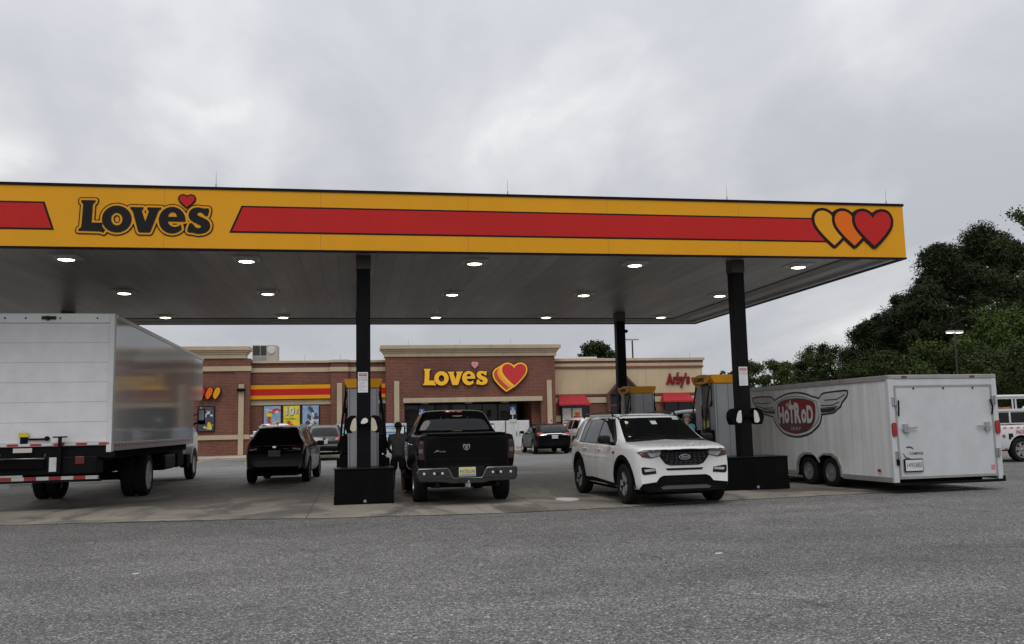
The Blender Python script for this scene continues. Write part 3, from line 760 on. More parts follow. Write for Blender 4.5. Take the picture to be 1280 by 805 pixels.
for i in range(5): b.prism(ell(-4.05+.16*i, 1.62+.12*((i*3) % 4), .12, .10, 10), 'y', 53.905, 53.914, 2+(i % 2))
b.box(-4.1, -3.5, 53.908, 53.914, 2.2, 2.25, 1); b.box(-4.1, -3.8, 53.908, 53.914, 2.08, 2.12, 1)
b.build('poster_lettering', [pw, pdk, ORA, pr], f2, O)
poster(-3.10, -2.16, 1.3, 3.0, 53.97, [pb, pw, pdk, pw, pb, psk, pdk], 21, 40)
poster(-8.92, -8.06, 1.62, 3.0, 53.42, [pdk, psk, pw, pdk, py_, pdk], 5, 22)
# left hearts logo on the wall
yl = 53.34
for i, (hx, mt) in enumerate(((-8.74, RED), (-8.33, ORA), (-7.91, YEL))):
    po = smooth_loop([(hx-.20, 3.62), (hx-.10, 3.44), (hx+.02, 3.53), (hx+.17, 3.80), (hx+.19, 4.02), (hx+.08, 4.12), (hx-.05, 4.06), (hx-.16, 3.82)], 3)
    b = B(); slab(b, grow([[po]], .05, .016), 'y', yl-.10, yl+.04); rm = b.build('logo_rim', DKB, st, O)
    b = B(); b.prism(po, 'y', yl-.112, yl-.10); b.build('logo_petal', mt, rm, O)
# main sign: raised letters + heart
SIGNY = M('lit_yellow', (.88, .47, .02), .4, var=.02, emit=.12)
SIGNR = M('lit_red', (.56, .025, .03), .4, var=.02, emit=.06)
SIGNP = M('lit_pink', (.75, .22, .24), .4, var=.02, emit=.06)
k = 3.92/1095.; zx, zz0 = 5.93, 4.46
b = B()
for i, s_ in enumerate(scaled(WORD, k, zx, zz0)): slab(b, grow([s_], .03, .02), 'y', 52.86-.002*i, 52.996)
b.build('sign_letter_return', DKB, st, O)
b = B()
for i, s_ in enumerate(scaled(WORD, k, zx, zz0)): slab(b, s_, 'y', 52.84-.002*i, 52.857-.002*i)
b.build('sign_word', SIGNY, st, O)
h_ = [[heart(7.13, 5.24, .34, .32)]]
b = B(); slab(b, grow(h_, .04, .015), 'y', 52.87, 52.996); b.build('heart_return', M('pale_pink', (.68, .42, .42), .4), st, O)
b = B(); b.prism(h_[0][0], 'y', 52.855, 52.87); b.build('sign_small_heart', SIGNP, st, O)
big = heart(9.52, 4.63, 1.48, 1.30); sh = lambda d, e_=0: [(x-d*.86, z-d*.5) for x, z in big]
hull = [[big], [sh(.12)], [sh(.24)], [sh(.36)], [sh(.48)], [sh(.58)]]
b = B(); slab(b, grow(hull, .13, .03), 'y', 52.80, 52.996); b.build('heart_rim', DKB, st, O)
b = B(); slab(b, grow(hull, .09, .03), 'y', 52.785, 52.80); b.build('heart_gold', SIGNY, st, O)
b = B(); slab(b, grow([hull[5], hull[4], hull[3]], 0.0, .03), 'y', 52.777, 52.785); b.build('heart_shadow', M('lit_brick', (.50, .07, .03), .4, emit=.06), st, O)
b = B(); slab(b, grow([hull[2], hull[3]], -.01, .03), 'y', 52.771, 52.777); b.build('heart_stripe', M('lit_orange', (.82, .33, .03), .4, emit=.1), st, O)
b = B(); slab(b, grow([hull[1], hull[0]], .055, .03), 'y', 52.765, 52.771); b.build('heart_line', SIGNY, st, O)
b = B(); b.prism(big, 'y', 52.752, 52.765); b.build('heart_face', SIGNR, st, O)
# entrance glazing
def window(x0, x1, z0, z1, yf, nv=1, nh=0, par=st, nm='window'):
    b = B(); t = .05
    b.box(x0, x0+t, yf-.07, yf, z0, z1); b.box(x1-t, x1, yf-.07, yf, z0, z1); b.box(x0+t, x1-t, yf-.07, yf, z0, z0+t); b.box(x0+t, x1-t, yf-.07, yf, z1-t, z1)
    for i in range(1, nv): x = x0+(x1-x0)*i/nv; b.box(x-.03, x+.03, yf-.066, yf-.002, z0+t, z1-t)
    for i in range(1, nh+1): z = z0+(z1-z0)*i/(nh+1); b.box(x0+t, x1-t, yf-.064, yf-.004, z-.03, z+.03)
    w = b.build(nm, TRIM, par, O)
    b = B(); b.box(x0+t-.002, x1-t+.002, yf-.03, yf-.02, z0+t-.002, z1-t+.002); b.build('pane', GLASS2, w, O)
    return w
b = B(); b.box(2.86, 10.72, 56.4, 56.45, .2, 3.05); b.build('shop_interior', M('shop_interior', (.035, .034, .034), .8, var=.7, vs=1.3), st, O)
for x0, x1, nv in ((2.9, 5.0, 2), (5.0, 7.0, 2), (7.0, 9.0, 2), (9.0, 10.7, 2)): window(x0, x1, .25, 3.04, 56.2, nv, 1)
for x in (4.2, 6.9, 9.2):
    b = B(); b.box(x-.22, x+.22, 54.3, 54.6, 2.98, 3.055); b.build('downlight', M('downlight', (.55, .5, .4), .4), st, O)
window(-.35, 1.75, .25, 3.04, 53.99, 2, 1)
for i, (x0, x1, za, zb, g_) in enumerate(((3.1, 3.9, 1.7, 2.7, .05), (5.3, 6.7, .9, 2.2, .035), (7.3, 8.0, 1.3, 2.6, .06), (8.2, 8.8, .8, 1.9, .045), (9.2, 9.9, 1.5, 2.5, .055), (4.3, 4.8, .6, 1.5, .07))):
    b = B(); b.box(x0, x1, 56.10, 56.125, za, zb); b.build('reflection_display', M('reflection_grey_%d' % i, (g_, g_*.95, g_*.9), .5, var=.6, vs=3), st, O)  # dim panels added for the grey reflections and displays in the glass
b = B(); b.box(3.55, 3.9, 56.07, 56.09, 1.1, 1.5); b.build('door_notice', M('door_notice', (.6, .55, .25), .5), st, O)
# right wing of tan stucco
b = B(); b.box(12.12, 22.10, 53.93, 54.0, 3.42, 5.02); b.box(22.05, 22.10, 54.0, 70, 3.42, 5.02); b.build('stucco_wall', TANW, st, O)
b = B(); b.box(12.12, 22.16, 53.86, 70.1, 5.02, 5.16); b.box(12.12, 22.16, 53.88, 70.1, 5.34, 5.50); b.build('brick_band', BRICK, st, O)
b = B(); b.box(12.12, 22.13, 53.87, 70.1, 5.16, 5.34); b.box(12.12, 22.24, 53.80, 70.2, 5.50, 5.66); b.build('coping', TAN, st, O)
b = B(); b.box(12.12, 22.08, 53.91, 54.0, 2.86, 3.22); b.box(12.12, 22.08, 53.91, 54.0, 1.72, 2.1); b.box(12.12, 22.08, 53.91, 54.0, .2, .7); b.build('stone_band', TAN, st, O)
b = B(); b.box(12.12, 22.1, 53.90, 54.0, 3.30, 3.42); b.build('brick_course', BRICK, st, O)
def awning(x0, x1, zt, zb):
    yf = 53.90
    b = B(); v = [(x0+.12, yf, zt), (x1-.12, yf, zt), (x1+.05, yf-.8, zb+.1), (x0-.05, yf-.8, zb+.1), (x0-.05, yf-.8, zb), (x1+.05, yf-.8, zb), (x0-.05, yf, zb), (x1+.05, yf, zb)]
    b.add(v, [(0, 1, 2, 3), (3, 2, 5, 4), (0, 3, 4, 6), (1, 7, 5, 2)]); a = b.build('awning', M('awning_red', (.36, .010, .018), .55, var=.1, vs=2), st, O)
    b = B(); b.tube([(x0, yf, zb+.05), (x0, yf-.78, zb+.03)], .02, 6); b.tube([(x1, yf, zb+.05), (x1, yf-.78, zb+.03)], .02, 6); b.build('awning_arm', STEEL, a, O)
awning(12.42, 14.32, 3.36, 2.70); awning(19.2, 21.15, 3.42, 2.80)
w1 = window(12.62, 14.45, .35, 2.9, 53.90, 2, 0); w2 = window(19.4, 21.3, .35, 2.9, 53.90, 2, 1); window(15.7, 17.8, .25, 3.3, 53.90, 3, 1, nm='entrance_door')
b = B(); b.box(12.72, 13.28, 53.80, 53.825, 1.3, 2.55, 0); b.box(12.76, 13.2, 53.796, 53.80, 1.75, 1.80, 1); b.box(12.76, 13.2, 53.796, 53.80, 1.58, 1.66, 2)
b.build('window_poster', [pw, pdk, pr], w1, O)
b = B(); b.box(13.36, 13.96, 53.80, 53.825, 1.62, 2.55, 0); b.prism(ell(13.64, 2.08, .22, .2, 16), 'y', 53.794, 53.8, 2); b.prism(ell(13.64, 2.0, .25, .1, 16), 'y', 53.79, 53.794, 1); b.prism(ell(13.66, 2.2, .2, .09, 16), 'y', 53.788, 53.79, 3)
b.build('window_poster', [pw, pr, py_, ORA], w1, O)
b = B(); b.box(16.72, 17.05, 53.76, 53.79, .9, 2.2, 0)
for i in range(4): b.box(16.76, 17.0, 53.756, 53.76, 1.1+.27*i, 1.18+.27*i, 1)
b.build('door_notice', [pw, pb], st, O)
# pointed glazed gable over the side entrance
gx, gy = 16.72, 53.35
po = [(gx-1.22, 3.36), (gx, 4.62), (gx+1.22, 3.36)]
b = B(); b.prism([(gx-1.12, 3.36), (gx, 4.52), (gx+1.12, 3.36)], 'y', gy+.06, 53.92); gb = b.build('gable', GLASS2, st, O)
b = B(); b.prism([po[0], po[1], po[2], (gx+1.04, 3.36), (gx, 4.44), (gx-1.04, 3.36)], 'y', gy, gy+.12); b.build('gable_frame', M('gable_brown', (.10, .03, .025), .5), gb, O)
b = B()
for q in (-.5, 0, .5): b.box(gx+q-.03, gx+q+.03, gy+.02, gy+.058, 3.36, 4.45-abs(q)*1.03)
b.build('gable_bar', TRIM, gb, O)
b = B()
for s_ in (-1, 1): b.box(gx+s_*1.12-.1, gx+s_*1.12+.1, gy, gy+.2, .2, 3.36)
b.box(gx-1.22, gx+1.22, gy+.02, gy+.18, 2.62, 2.72)
b.build('gable_post', M('gable_brown', (.10, .03, .025), .5), st, O)
# side lettering: slab-serif word in dark red with darker returns
b = B(); T = T_face_minus_y(20.40, 53.80, 4.28)
for i in range(3): b.text("Arby's", .92, T_face_minus_y(20.425, 53.92-.03*i, 4.26), 1, .045, .66, .1)
b.text("Arby's", .92, T, 0, .03, .66, .1)
for dx, dz in ((-.60, -.24), (-.28, -.24), (-.12, -.24), (.02, .40), (.26, .12), (.42, .12)): b.box(20.40+dx-.08, 20.40+dx+.09, 53.796, 53.84, 4.28+dz-.03, 4.28+dz+.03, 0)
b.build('wing_word', [M('word_red', (.22, .012, .014), .5, spec=.2), M('word_red_dark', (.07, .008, .01), .5)], st, O)
# flat roofs are hidden; rods on the parapet
b = B()
for x in (-5.2, -3.0, -.9, .8, 3.2, 6.4, 9.6, 14.2, 17.6, 21.4): b.tube([(x, 54.2, 5.5), (x, 54.2, 6.95 if 2 < x < 12 else 6.05)], .012, 5)
b.build('lightning_rods', STEEL, st, O)
# roof machines
ac = thing('rooftop_unit', 'beige rooftop air handler with dark louvres above the brick wall', 'air handler', (-5.8, 59.8, 5.5)); Q = ac.location
b = B(); b.box(-6.6, -5.02, 59, 60.6, 5.2, 7.12); b.build('casing', M('hvac_beige', (.50, .47, .40), .5, dirt=.3), ac, Q, bevel=.03)
b = B(); b.box(-6.55, -6.12, 58.95, 59.01, 6.45, 7.05); b.box(-6.06, -5.72, 58.95, 59.01, 6.45, 7.05); b.build('louvre', M('louvre_dark', (.03, .035, .035), .5), ac, Q)
b = B(); b.box(-6.55, -5.75, 58.94, 59.01, 5.95, 6.35); b.build('coil_panel', M('coil_grey', (.28, .29, .28), .5), ac, Q)
b = B(); b.lathe([(0, 58.94), (.22, 58.94), (.26, 58.99)], (-5.4, 0, 6.75), 'y', 16); b.build('fan_guard', PLATEW, ac, Q)
ac2 = thing('rooftop_unit', 'pale low rooftop box above the tan wing', 'air handler', (15.6, 62, 5.5)); Q = ac2.location
b = B(); b.box(14.3, 17.6, 61, 64, 5.2, 6.22); b.build('casing', M('hvac_white', (.62, .60, .55), .5, dirt=.2), ac2, Q, bevel=.03)
b = B(); b.box(15.0, 17.2, 61.5, 63.5, 6.22, 6.36); b.build('lid', M('hvac_lid', (.6, .58, .53), .5), ac2, Q)
# goods in front of the glass
WCASE = M('water_case', (.52, .60, .66), .3, var=.35, vs=6); WBLUE = M('case_blue', (.12, .26, .45), .4)
for i, (x, lab) in enumerate(((-.95, 'first stack of bottled drink cases by the shop window left of the pump'), (.55, 'second stack of bottled drink cases under the shop window'), (2.3, 'third stack of bottled drink cases by the entrance pier'))):
    r_ = thing('drink_cases', lab, 'drink stack', (x, 52.2, .19)); Q = r_.location
    for j in range(5):
        b = B(); b.box(x-.62, x+.62, 51.8, 52.6, .2+.33*j, .2+.33*j+.31, 0); b.box(x-.625, x+.625, 51.79, 52.61, .28+.33*j, .37+.33*j, 1); b.build('case', [WCASE, WBLUE], r_, Q, bevel=.02)
ICE = M('ice_chest_white', (.66, .67, .68), .35, dirt=.1)
for i, (x, lab) in enumerate(((8.25, 'white ice chest in front of the entrance glass right of the pickup'), (9.75, 'white ice chest in front of the entrance next to the dark minivan'))):
    r_ = thing('ice_chest', lab, 'ice chest', (x, 53.6, .2)); Q = r_.location
    b = B(); b.box(x-.72, x+.72, 53.2, 54.0, .2, 1.86); b.build('cabinet', ICE, r_, Q, bevel=.03)
    for s_ in (-1, 1):
        b = B(); b.box(x+s_*.35-.31, x+s_*.35+.31, 53.16, 53.2, .3, 1.78); d_ = b.build('door', ICE, r_, Q, bevel=.01)
        b = B(); b.box(x+s_*.1-.02, x+s_*.1+.02, 53.12, 53.16, .9, 1.2); b.build('handle', STEEL, d_, Q)
def bay_sign(x, z, lab, plate2):
    r_ = thing('parking_sign', lab, 'parking sign', (x, 51.5, .16)); Q = r_.location
    b = B(); b.tube([(x, 51.5, .16), (x, 51.5, z+.2)], .03, 8); b.build('post', M('post_white', (.6, .6, .6), .5), r_, Q)
    b = B(); b.box(x-.15, x+.15, 51.45, 51.465, z-.02, z+.2, 0); b.box(x-.15, x+.15, 51.45, 51.465, z-.26, z-.02, 1); b.prism(ell(x+.01, z+.05, .05, .05, 12), 'y', 51.444, 51.45, 1); b.box(x-.03, x-.005, 51.444, 51.45, z+.06, z+.17, 1); b.box(x-.1, x+.1, 51.446, 51.45, z-.10, z-.07, 0); b.box(x-.1, x+.1, 51.446, 51.45, z-.18, z-.15, 0)
    b.build('sign_plate', [M('sign_blue', (.05, .13, .42), .4), PLATEW], r_, Q)
    if plate2:
        b = B(); b.box(x-.22, x+.22, 51.40, 51.43, 1.66, 1.92, 0); b.box(x-.2, x+.2, 51.395, 51.4, 1.69, 1.75, 1); b.build('lower_plate', [M('plate_pale', (.5, .58, .62), .5), M('plate_green', (.35, .42, .14), .5)], r_, Q)
        b = B(); b.box(x-.13, x+.13, 51.42, 51.47, .16, 1.62); b.build('post_sleeve', PLATEW, r_, Q)
bay_sign(3.78, 2.42, 'blue and white parking sign seen left of the pickup cab', False)
bay_sign(9.15, 2.46, 'blue and white parking sign on a white sleeve right of the pickup cab', True)
# ------------------------------------------------------------------ vehicles
def lerp(tab, y):
    if y <= tab[0][0]: return tab[0][1]
    for (a, u), (b_, v) in zip(tab, tab[1:]):
        if y <= b_: return u+(v-u)*(y-a)/(b_-a) if b_ > a else v
    return tab[-1][1]
def paint(name, col, rough=.22, metal=.0, dirt=.12, coat=.8, spec=.5):
    return M(name, col, rough, metal, var=.05, vs=1.2, coat=coat, spec=spec, dirt=dirt, dirtcol=(0.14, 0.125, 0.11))
class Car:
    """a vehicle: shell lofted from side and plan profiles, wheel wells cut, panels projected onto the shell"""
    def __init__(s, name, label, cat, loc, rz, spec, mat, group=None, sub=2):
        s.root = thing(name, label, cat, loc, rz, group); s.sp = spec; s.mat = mat
        ys = sorted(set([round(y, 3) for y in spec['ys']])); prof = []
        y0, y1 = ys[0], ys[-1]; v = []; npt = 0
        for y in ys:
            zt = lerp(spec['top'], y); zb = lerp(spec['bot'], y); ze = min(lerp(spec['belt'], y), zt-.035)
            W = lerp(spec['W'], y); Rr = min(lerp(spec['R'], y), W*.97)
            zs = zb+(ze-zb)*.66; gh = zt-ze
            rail = zt-min(.055, gh*.45)
            half = [(W*.80, zb), (W*.955, zb+.035), (W*.985, zb+(ze-zb)*.28), (W, zs), (W*.985, zs+(ze-zs)*.6), (W*.965, ze)]
            if gh > .2: half += [(W*.965+(Rr-W*.965)*.5+.012, ze+(rail-ze)*.5), (Rr+.015, rail-.015), (Rr*.93, zt-.018), (Rr*.5, zt)]
            else: half += [(W*.93, ze+gh*.5), (W*.87, rail+gh*.2), (W*.74, zt-.010), (W*.4, zt)]
            sec = [(x, z) for x, z in half] + [(-x, z) for x, z in reversed(half)]
            npt = len(sec)
            tb = max(0, 1-(y1-y)/spec.get('bowlen', .9)); rb = max(0, 1-(y-y0)/.6)
            for x, z in sec:
                q = (abs(x)/max(spec['W'][len(spec['W'])//2][1], .1))**2.2
                v.append((x, y - spec.get('bowF', .25)*q*tb + spec.get('bowR', .10)*q*rb, z))
        f = []
        ns = len(ys)
        for i in range(ns-1):
            for k in range(npt):
                k2 = (k+1) % npt
                f.append((i*npt+k, i*npt+k2, (i+1)*npt+k2, (i+1)*npt+k))
        # end caps as strips of quads between left and right halves
        h = npt//2
        for base, flip in ((0, 0), ((ns-1)*npt, 1)):
            for k in range(h-1):
                q = (base+k, base+k+1, base+npt-2-k, base+npt-1-k)
                f.append(q if not flip else q[::-1])
        me = bpy.data.meshes.new('body'); me.from_pydata(v, [], f); me.update()
        bm = bmesh.new(); bm.from_mesh(me); bmesh.ops.recalc_face_normals(bm, faces=bm.faces)
        cl = bm.edges.layers.float.get('crease_edge') or bm.edges.layers.float.new('crease_edge')
        bm.verts.ensure_lookup_table()
        for e in bm.edges:
            a, b_ = e.verts[0].index, e.verts[1].index
            for base in (0, (ns-1)*npt):
                if base <= a < base+npt and base <= b_ < base+npt and abs(a-b_) in (1, npt-1): e[cl] = spec.get('endcrease', .55)
            ka, kb = a % npt, b_ % npt
            if ka == kb and ka in (5, npt-6) : e[cl] = .35
        bm.to_mesh(me); bm.free()
        me.materials.append(mat); me.materials.append(UNDER)
        ob = bpy.data.objects.new('body', me); COL.objects.link(ob)
        ob.modifiers.new('s', 'SUBSURF').levels = sub
        cut = B()
        for ya, r in ((spec['axF'], spec['wr']), (spec['axR'], spec.get('wrR', spec['wr']))):
            for sg in (-1, 1):
                xa, xb = sg*(spec['tw']-.30), sg*1.4
                cut.lathe([(0, xa), (r+.075, xa), (r+.075, xb), (0, xb)], (0, ya, r+.015), 'x', 40, 1)
        cme = bpy.data.meshes.new('cut'); cme.from_pydata(cut.v, [], cut.f); cme.materials.append(mat); cme.materials.append(UNDER)
        cme.polygons.foreach_set('material_index', cut.m)
        bm = bmesh.new(); bm.from_mesh(cme); bmesh.ops.remove_doubles(bm, verts=bm.verts, dist=1e-5); bmesh.ops.recalc_face_normals(bm, faces=bm.faces); bm.to_mesh(cme); bm.free()
        co = bpy.data.objects.new('cut', cme); COL.objects.link(co)
        md = ob.modifiers.new('b', 'BOOLEAN'); md.operation = 'DIFFERENCE'; md.object = co; md.solver = 'EXACT'
        dg = C.evaluated_depsgraph_get(); dg.update()
        res = bpy.data.meshes.new_from_object(ob.evaluated_get(dg))
        bpy.data.objects.remove(co); ob.modifiers.clear(); ob.data = res; res.name = 'body'
        res.polygons.foreach_set('use_smooth', [True]*len(res.polygons)); res.set_sharp_from_angle(angle=R(38))
        lowz = spec.get('blackbelow', .0)
        for p in res.polygons:
            if p.normal.z < -.55 or p.center.z < lowz: p.material_index = 1
        ob.parent = s.root; s.body = ob
        s.bvh = BVHTree.FromPolygons([tuple(q.co) for q in res.vertices], [tuple(p.vertices) for p in res.polygons])
    def copy_normals(s, ob):
        """shade a laid-on panel like the shell beneath it"""
        me, bd = ob.data, s.body.data; out = []
        for v in me.vertices:
            h, n, i, _ = s.bvh.find_nearest(v.co); w = Vector((0, 0, 0))
            for k in bd.polygons[i].vertices:
                bv = bd.vertices[k]
                if bv.normal.dot(n) > .5: w += bv.normal/((bv.co-h).length+.004)
            out.append(tuple((w if w.length > 1e-6 else n).normalized()))
        for p in me.polygons:
            if p.normal.dot(Vector(out[p.vertices[0]])) < -.2: p.flip()
        me.update(); me.normals_split_custom_set_from_vertices(out)
    def ray(s, ax, sg, a, c, off):
        if ax == 'x': o, d = Vector((sg*4, a, c)), Vector((-sg, 0, 0))
        elif ax == 'y': o, d = Vector((a, sg*9, c)), Vector((0, -sg, 0))
        else: o, d = Vector((a, c, sg*6)), Vector((0, 0, -sg))
        h, n, i, _ = s.bvh.ray_cast(o, d)
        if h is None and ax in 'xy':     # outline reaches past the shell: walk back towards its middle
            for k in range(1, 40):
                cc = c+(.012*k if c < .8 else -.012*k); o2 = Vector((o.x, o.y, cc)); h, n, i, _ = s.bvh.ray_cast(o2, d)
                if h is not None: break
        if h is None:
            h, n, i, _ = s.bvh.find_nearest(o+d*(o.length-1) if False else Vector((sg*.9, a, c)) if ax == 'x' else (Vector((a, sg*abs(s.sp['top'][-1 if sg > 0 else 0][0]), c)) if ax == 'y' else Vector((a, c, 1.2))))
        if n.dot(d) > 0: n = -n
        n = (n*.6 - d*.4); n.normalize()
        return h + n*off, n
    def proj(s, b, poly, ax, sg, off=.005, cell=.09, m=0, depth=.02):
        """flat outline cut into cells, laid on the shell, with a rim that dips into it"""
        bm = bmesh.new(); vs = [bm.verts.new((p[0], p[1], 0)) for p in poly]; bm.faces.new(vs)
        bmesh.ops.triangulate(bm, faces=bm.faces)
        for ax_i in (0, 1):
            lo = min(p[ax_i] for p in poly); hi = max(p[ax_i] for p in poly)
            n = int((hi-lo)/cell)
            for i in range(1, n+1):
                co = [0, 0, 0]; co[ax_i] = lo+(hi-lo)*i/(n+1); no = [0, 0, 0]; no[ax_i] = 1
                bmesh.ops.bisect_plane(bm, geom=bm.verts[:]+bm.edges[:]+bm.faces[:], plane_co=co, plane_no=no, dist=1e-5)
        bm.verts.index_update(); base = len(b.v); N_ = len(bm.verts); nor = {}
        for v in bm.verts:
            p, n = s.ray(ax, sg, v.co.x, v.co.y, off); b.v.append(tuple(p)); nor[v.index] = (p, n)
        for f in bm.faces: b.f.append(tuple(base+v.index for v in f.verts)); b.m.append(m)
        for e in bm.edges:
            if len(e.link_faces) == 1:
                k = len(b.v); q = []
                for v in e.verts:
                    p, n = nor[v.index]; b.v.append(tuple(p-n*(off+depth)))
                b.f.append((base+e.verts[0].index, base+e.verts[1].index, k+1, k)); b.m.append(m)
        bm.free(); return b
    def panel(s, name, polys, ax, sg, mat, off=.005, cell=.09, parent=None, both=False, depth=.02, smooth=50):
        out = []
        if ax == 'x' and both:
            return [s.panel(name, polys, 'x', g_, mat, off, cell, parent, False, depth) for g_ in (-1, 1)]
        b = B()
        for p in polys: s.proj(b, p, ax, sg, off, cell, 0, depth)
        ob = b.build(name, mat, parent or s.root, smooth=smooth); s.copy_normals(ob); return ob
    def strip(s, name, line, ax, sg, mat, w=.012, off=.004, parent=None):
        """a thin line laid on the shell (door gaps, creases)"""
        b = B()
        for (a, c), (d, e) in zip(line, line[1:]):
            n = max(1, int(math.hypot(d-a, e-c)/.1)); L = math.hypot(d-a, e-c); nx, nz = -(e-c)/L*w/2, (d-a)/L*w/2
            for i in range(n):
                q = []
                for t, sgn in ((i/n, 1), ((i+1)/n, 1), ((i+1)/n, -1), (i/n, -1)):
                    p, _ = s.ray(ax, sg, a+(d-a)*t+nx*sgn, c+(e-c)*t+nz*sgn, off); q.append(p)
                k = len(b.v); b.v += [tuple(p) for p in q]; b.f.append((k, k+1, k+2, k+3)); b.m.append(0)
        return b.build(name, mat, parent or s.root)
    def wheels(s, rim='five', rimmat=None, tw=.24, wide_only=None):
        sp = s.sp
        for ya, r in ((sp['axF'], sp['wr']), (sp['axR'], sp.get('wrR', sp['wr']))):
            for sg in (-1, 1):
                wheel(s.root, sg*(sp['tw']-tw/2), ya, r, tw, sg, rim, rimmat)
def wheel(root, x, y, r, w, sg, rim='five', rimmat=None, rr=None):
    rr = rr or r*.66
    b = B(); b.lathe([(rr-.03, -w*.42), (rr, -w*.46), (r*.90, -w*.5), (r*.975, -w*.42), (r, -w*.30), (r, w*.30), (r*.975, w*.42), (r*.90, w*.5), (rr, w*.46), (rr-.03, w*.42)], (x, y, r), 'x', 36)
    for k in range(36):        # tread blocks
        a = 2*PI*k/36
        for d_ in (-.22, .0, .22):
            T = Matrix.Translation((x+d_*w, y, r)) @ Matrix.Rotation(a+d_*.4, 4, 'X'); b.box(-w*.09, w*.09, -.018, .018, r-.002, r+.006, 0, T)
    t_ = b.build('wheel', TYRE, root, smooth=40)
    rm = rimmat or STEEL; xo = x+sg*w*.36
    b = B()
    b.lathe([(rr, x+sg*w*.46-xo), (rr-.02, x+sg*w*.45-xo), (rr-.035, -sg*.03), (rr-.04, -sg*w*.55)], (xo, y, r), 'x', 36, 0)
    b.lathe([(0, -sg*.10), (rr-.04, -sg*.10)], (xo, y, r), 'x', 28, 1)
    nsp = {'five': 5, 'ten': 5, 'steel': 8, 'six': 6}[rim]
    b.lathe([(.0, sg*.012), (.05, sg*.010), (.075, -sg*.01), (.075, -sg*.06)], (xo, y, r), 'x', 18, 0)
    for k in range(nsp):
        a = 2*PI*k/nsp+.3
        for off_ in ((-.20, .20) if rim == 'ten' else (0,)):
            aw = .030 if rim == 'ten' else (.052 if rim != 'steel' else .06)
            T = Matrix.Translation((xo, y, r)) @ Matrix.Rotation(a+off_*.55, 4, 'X')
            v = []
            for rad, wd, dx in ((.05, aw*.9, 0), (rr-.03, aw*1.15, sg*.004)):
                v += [(dx, -wd, rad), (dx, wd, rad), (dx-sg*.04, wd*1.1, rad), (dx-sg*.04, -wd*1.1, rad)]
            b.add(v, [(0, 1, 5, 4), (1, 2, 6, 5), (3, 0, 4, 7), (2, 3, 7, 6), (4, 5, 6, 7)], 2 if rim == 'ten' else 0, T)
    for k in range(5):
        a = 2*PI*k/5; b.lathe([(0, sg*.004), (.012, sg*.002), (.012, -sg*.02)], (xo, y+.052*math.cos(a), r+.052*math.sin(a)), 'x', 6, 1)
    b.build('rim', [rm, UNDER, M('machined_face', (.42, .42, .43), .3, .4) if rim == 'ten' else rm], t_, smooth=40)
    return t_
def plate(root, x, y, z, txt, sg, mat=PLATEW, w=.31, h=.155, extra=None, frame=None, tilt=0):
    """licence plate facing +-y"""
    T = Matrix.Translation((x, y, z)) @ Matrix.Rotation(PI if sg > 0 else 0, 4, 'Z') @ Matrix.Rotation(PI/2-tilt, 4, 'X')
    b = B(); mats = [mat, INK, frame or mat, extra or mat]
    b.box(-w/2-.012, w/2+.012, -h/2-.012, h/2+.012, -.012, -.002, 2, T); b.box(-w/2, w/2, -h/2, h/2, -.004, .003, 0, T)
    if extra: b.box(-w/2+.004, w/2-.004, -h/2+.004, -h/2+.028, .003, .0045, 3, T)
    b.text(txt, h*.62, T @ Matrix.Translation((0, 0, .0045)), 1, 0, .80)
    b.build('licence_plate', mats, root)
def mirror_y(p): return [(-a, c) for a, c in reversed(p)]
def yst(*a): return list(a)

# ---- black pickup at the pump (its back to us)
PK = paint('paint_black', (.0025, .0025, .003), .12, dirt=.0, coat=.06, spec=.10)
sp = dict(ys=[-2.84, -2.80, -2.6, -2.2, -1.64, -1.1, -.86, -.80, -.70, -.55, -.2, .3, .65, .85, 1.1, 1.38, 1.5, 1.93, 2.3, 2.6, 2.8, 2.9],
          top=[(-2.84, 1.385), (-2.8, 1.40), (-.86, 1.41), (-.80, 1.43), (-.64, 1.86), (-.5, 1.915), (-.1, 1.935), (.35, 1.92), (.65, 1.86), (1.38, 1.37), (1.5, 1.335), (2.3, 1.28), (2.7, 1.21), (2.9, 1.05)],
          belt=[(-2.84, 1.35), (-.86, 1.365), (1.2, 1.27), (2.9, 1.0)], bot=[(-2.84, .66), (-2.5, .62), (-1.9, .52), (1.9, .46), (2.9, .42)],
          W=[(-2.84, .975), (-2.6, .995), (0, 1.0), (1.9, 1.005), (2.6, .97), (2.9, .86)], R=[(-2.8, .92), (-.86, .90), (-.70, .715), (0, .70), (.6, .70), (1.38, .86), (2.9, .8)],
          axF=1.93, axR=-1.64, wr=.405, tw=1.0, bowF=.3, bowR=.03, endcrease=.8)
ram = Car('pickup_truck', 'black crew pickup with a chrome rear bumper and yellow licence plate at the pump', 'pickup truck', (2.18, 20.45, .012), 0, sp, PK)
c = ram; rt = c.root
c.wheels('five', M('rim_grey', (.25, .25, .26), .3, .9), tw=.28)
c.panel('rear_window', [[(-.80, 1.43), (.80, 1.43), (.655, 1.82), (.55, 1.845), (-.55, 1.845), (-.655, 1.82)]], 'y', -1, GLASS, .012, .05)
for xx in (-.30, .30): c.strip('window_divider', [(xx, 1.45), (xx, 1.86)], 'y', -1, TRIM, .022, .015)
c.panel('brake_light', [[(-.21, 1.855), (.21, 1.855), (.20, 1.892), (-.20, 1.892)]], 'y', -1, REDL, .012, .08)
for xx in (-.13, .13):
    b = B(); c.proj(b, [(xx-.05, 1.862), (xx+.05, 1.862), (xx+.05, 1.883), (xx-.05, 1.883)], 'y', -1, .017); b.build('cargo_lamp', CLEARL, rt)
c.panel('window_sticker', [[(.50, 1.72), (.56, 1.72), (.56, 1.78), (.50, 1.78)]], 'y', -1, PLATEW, .007)
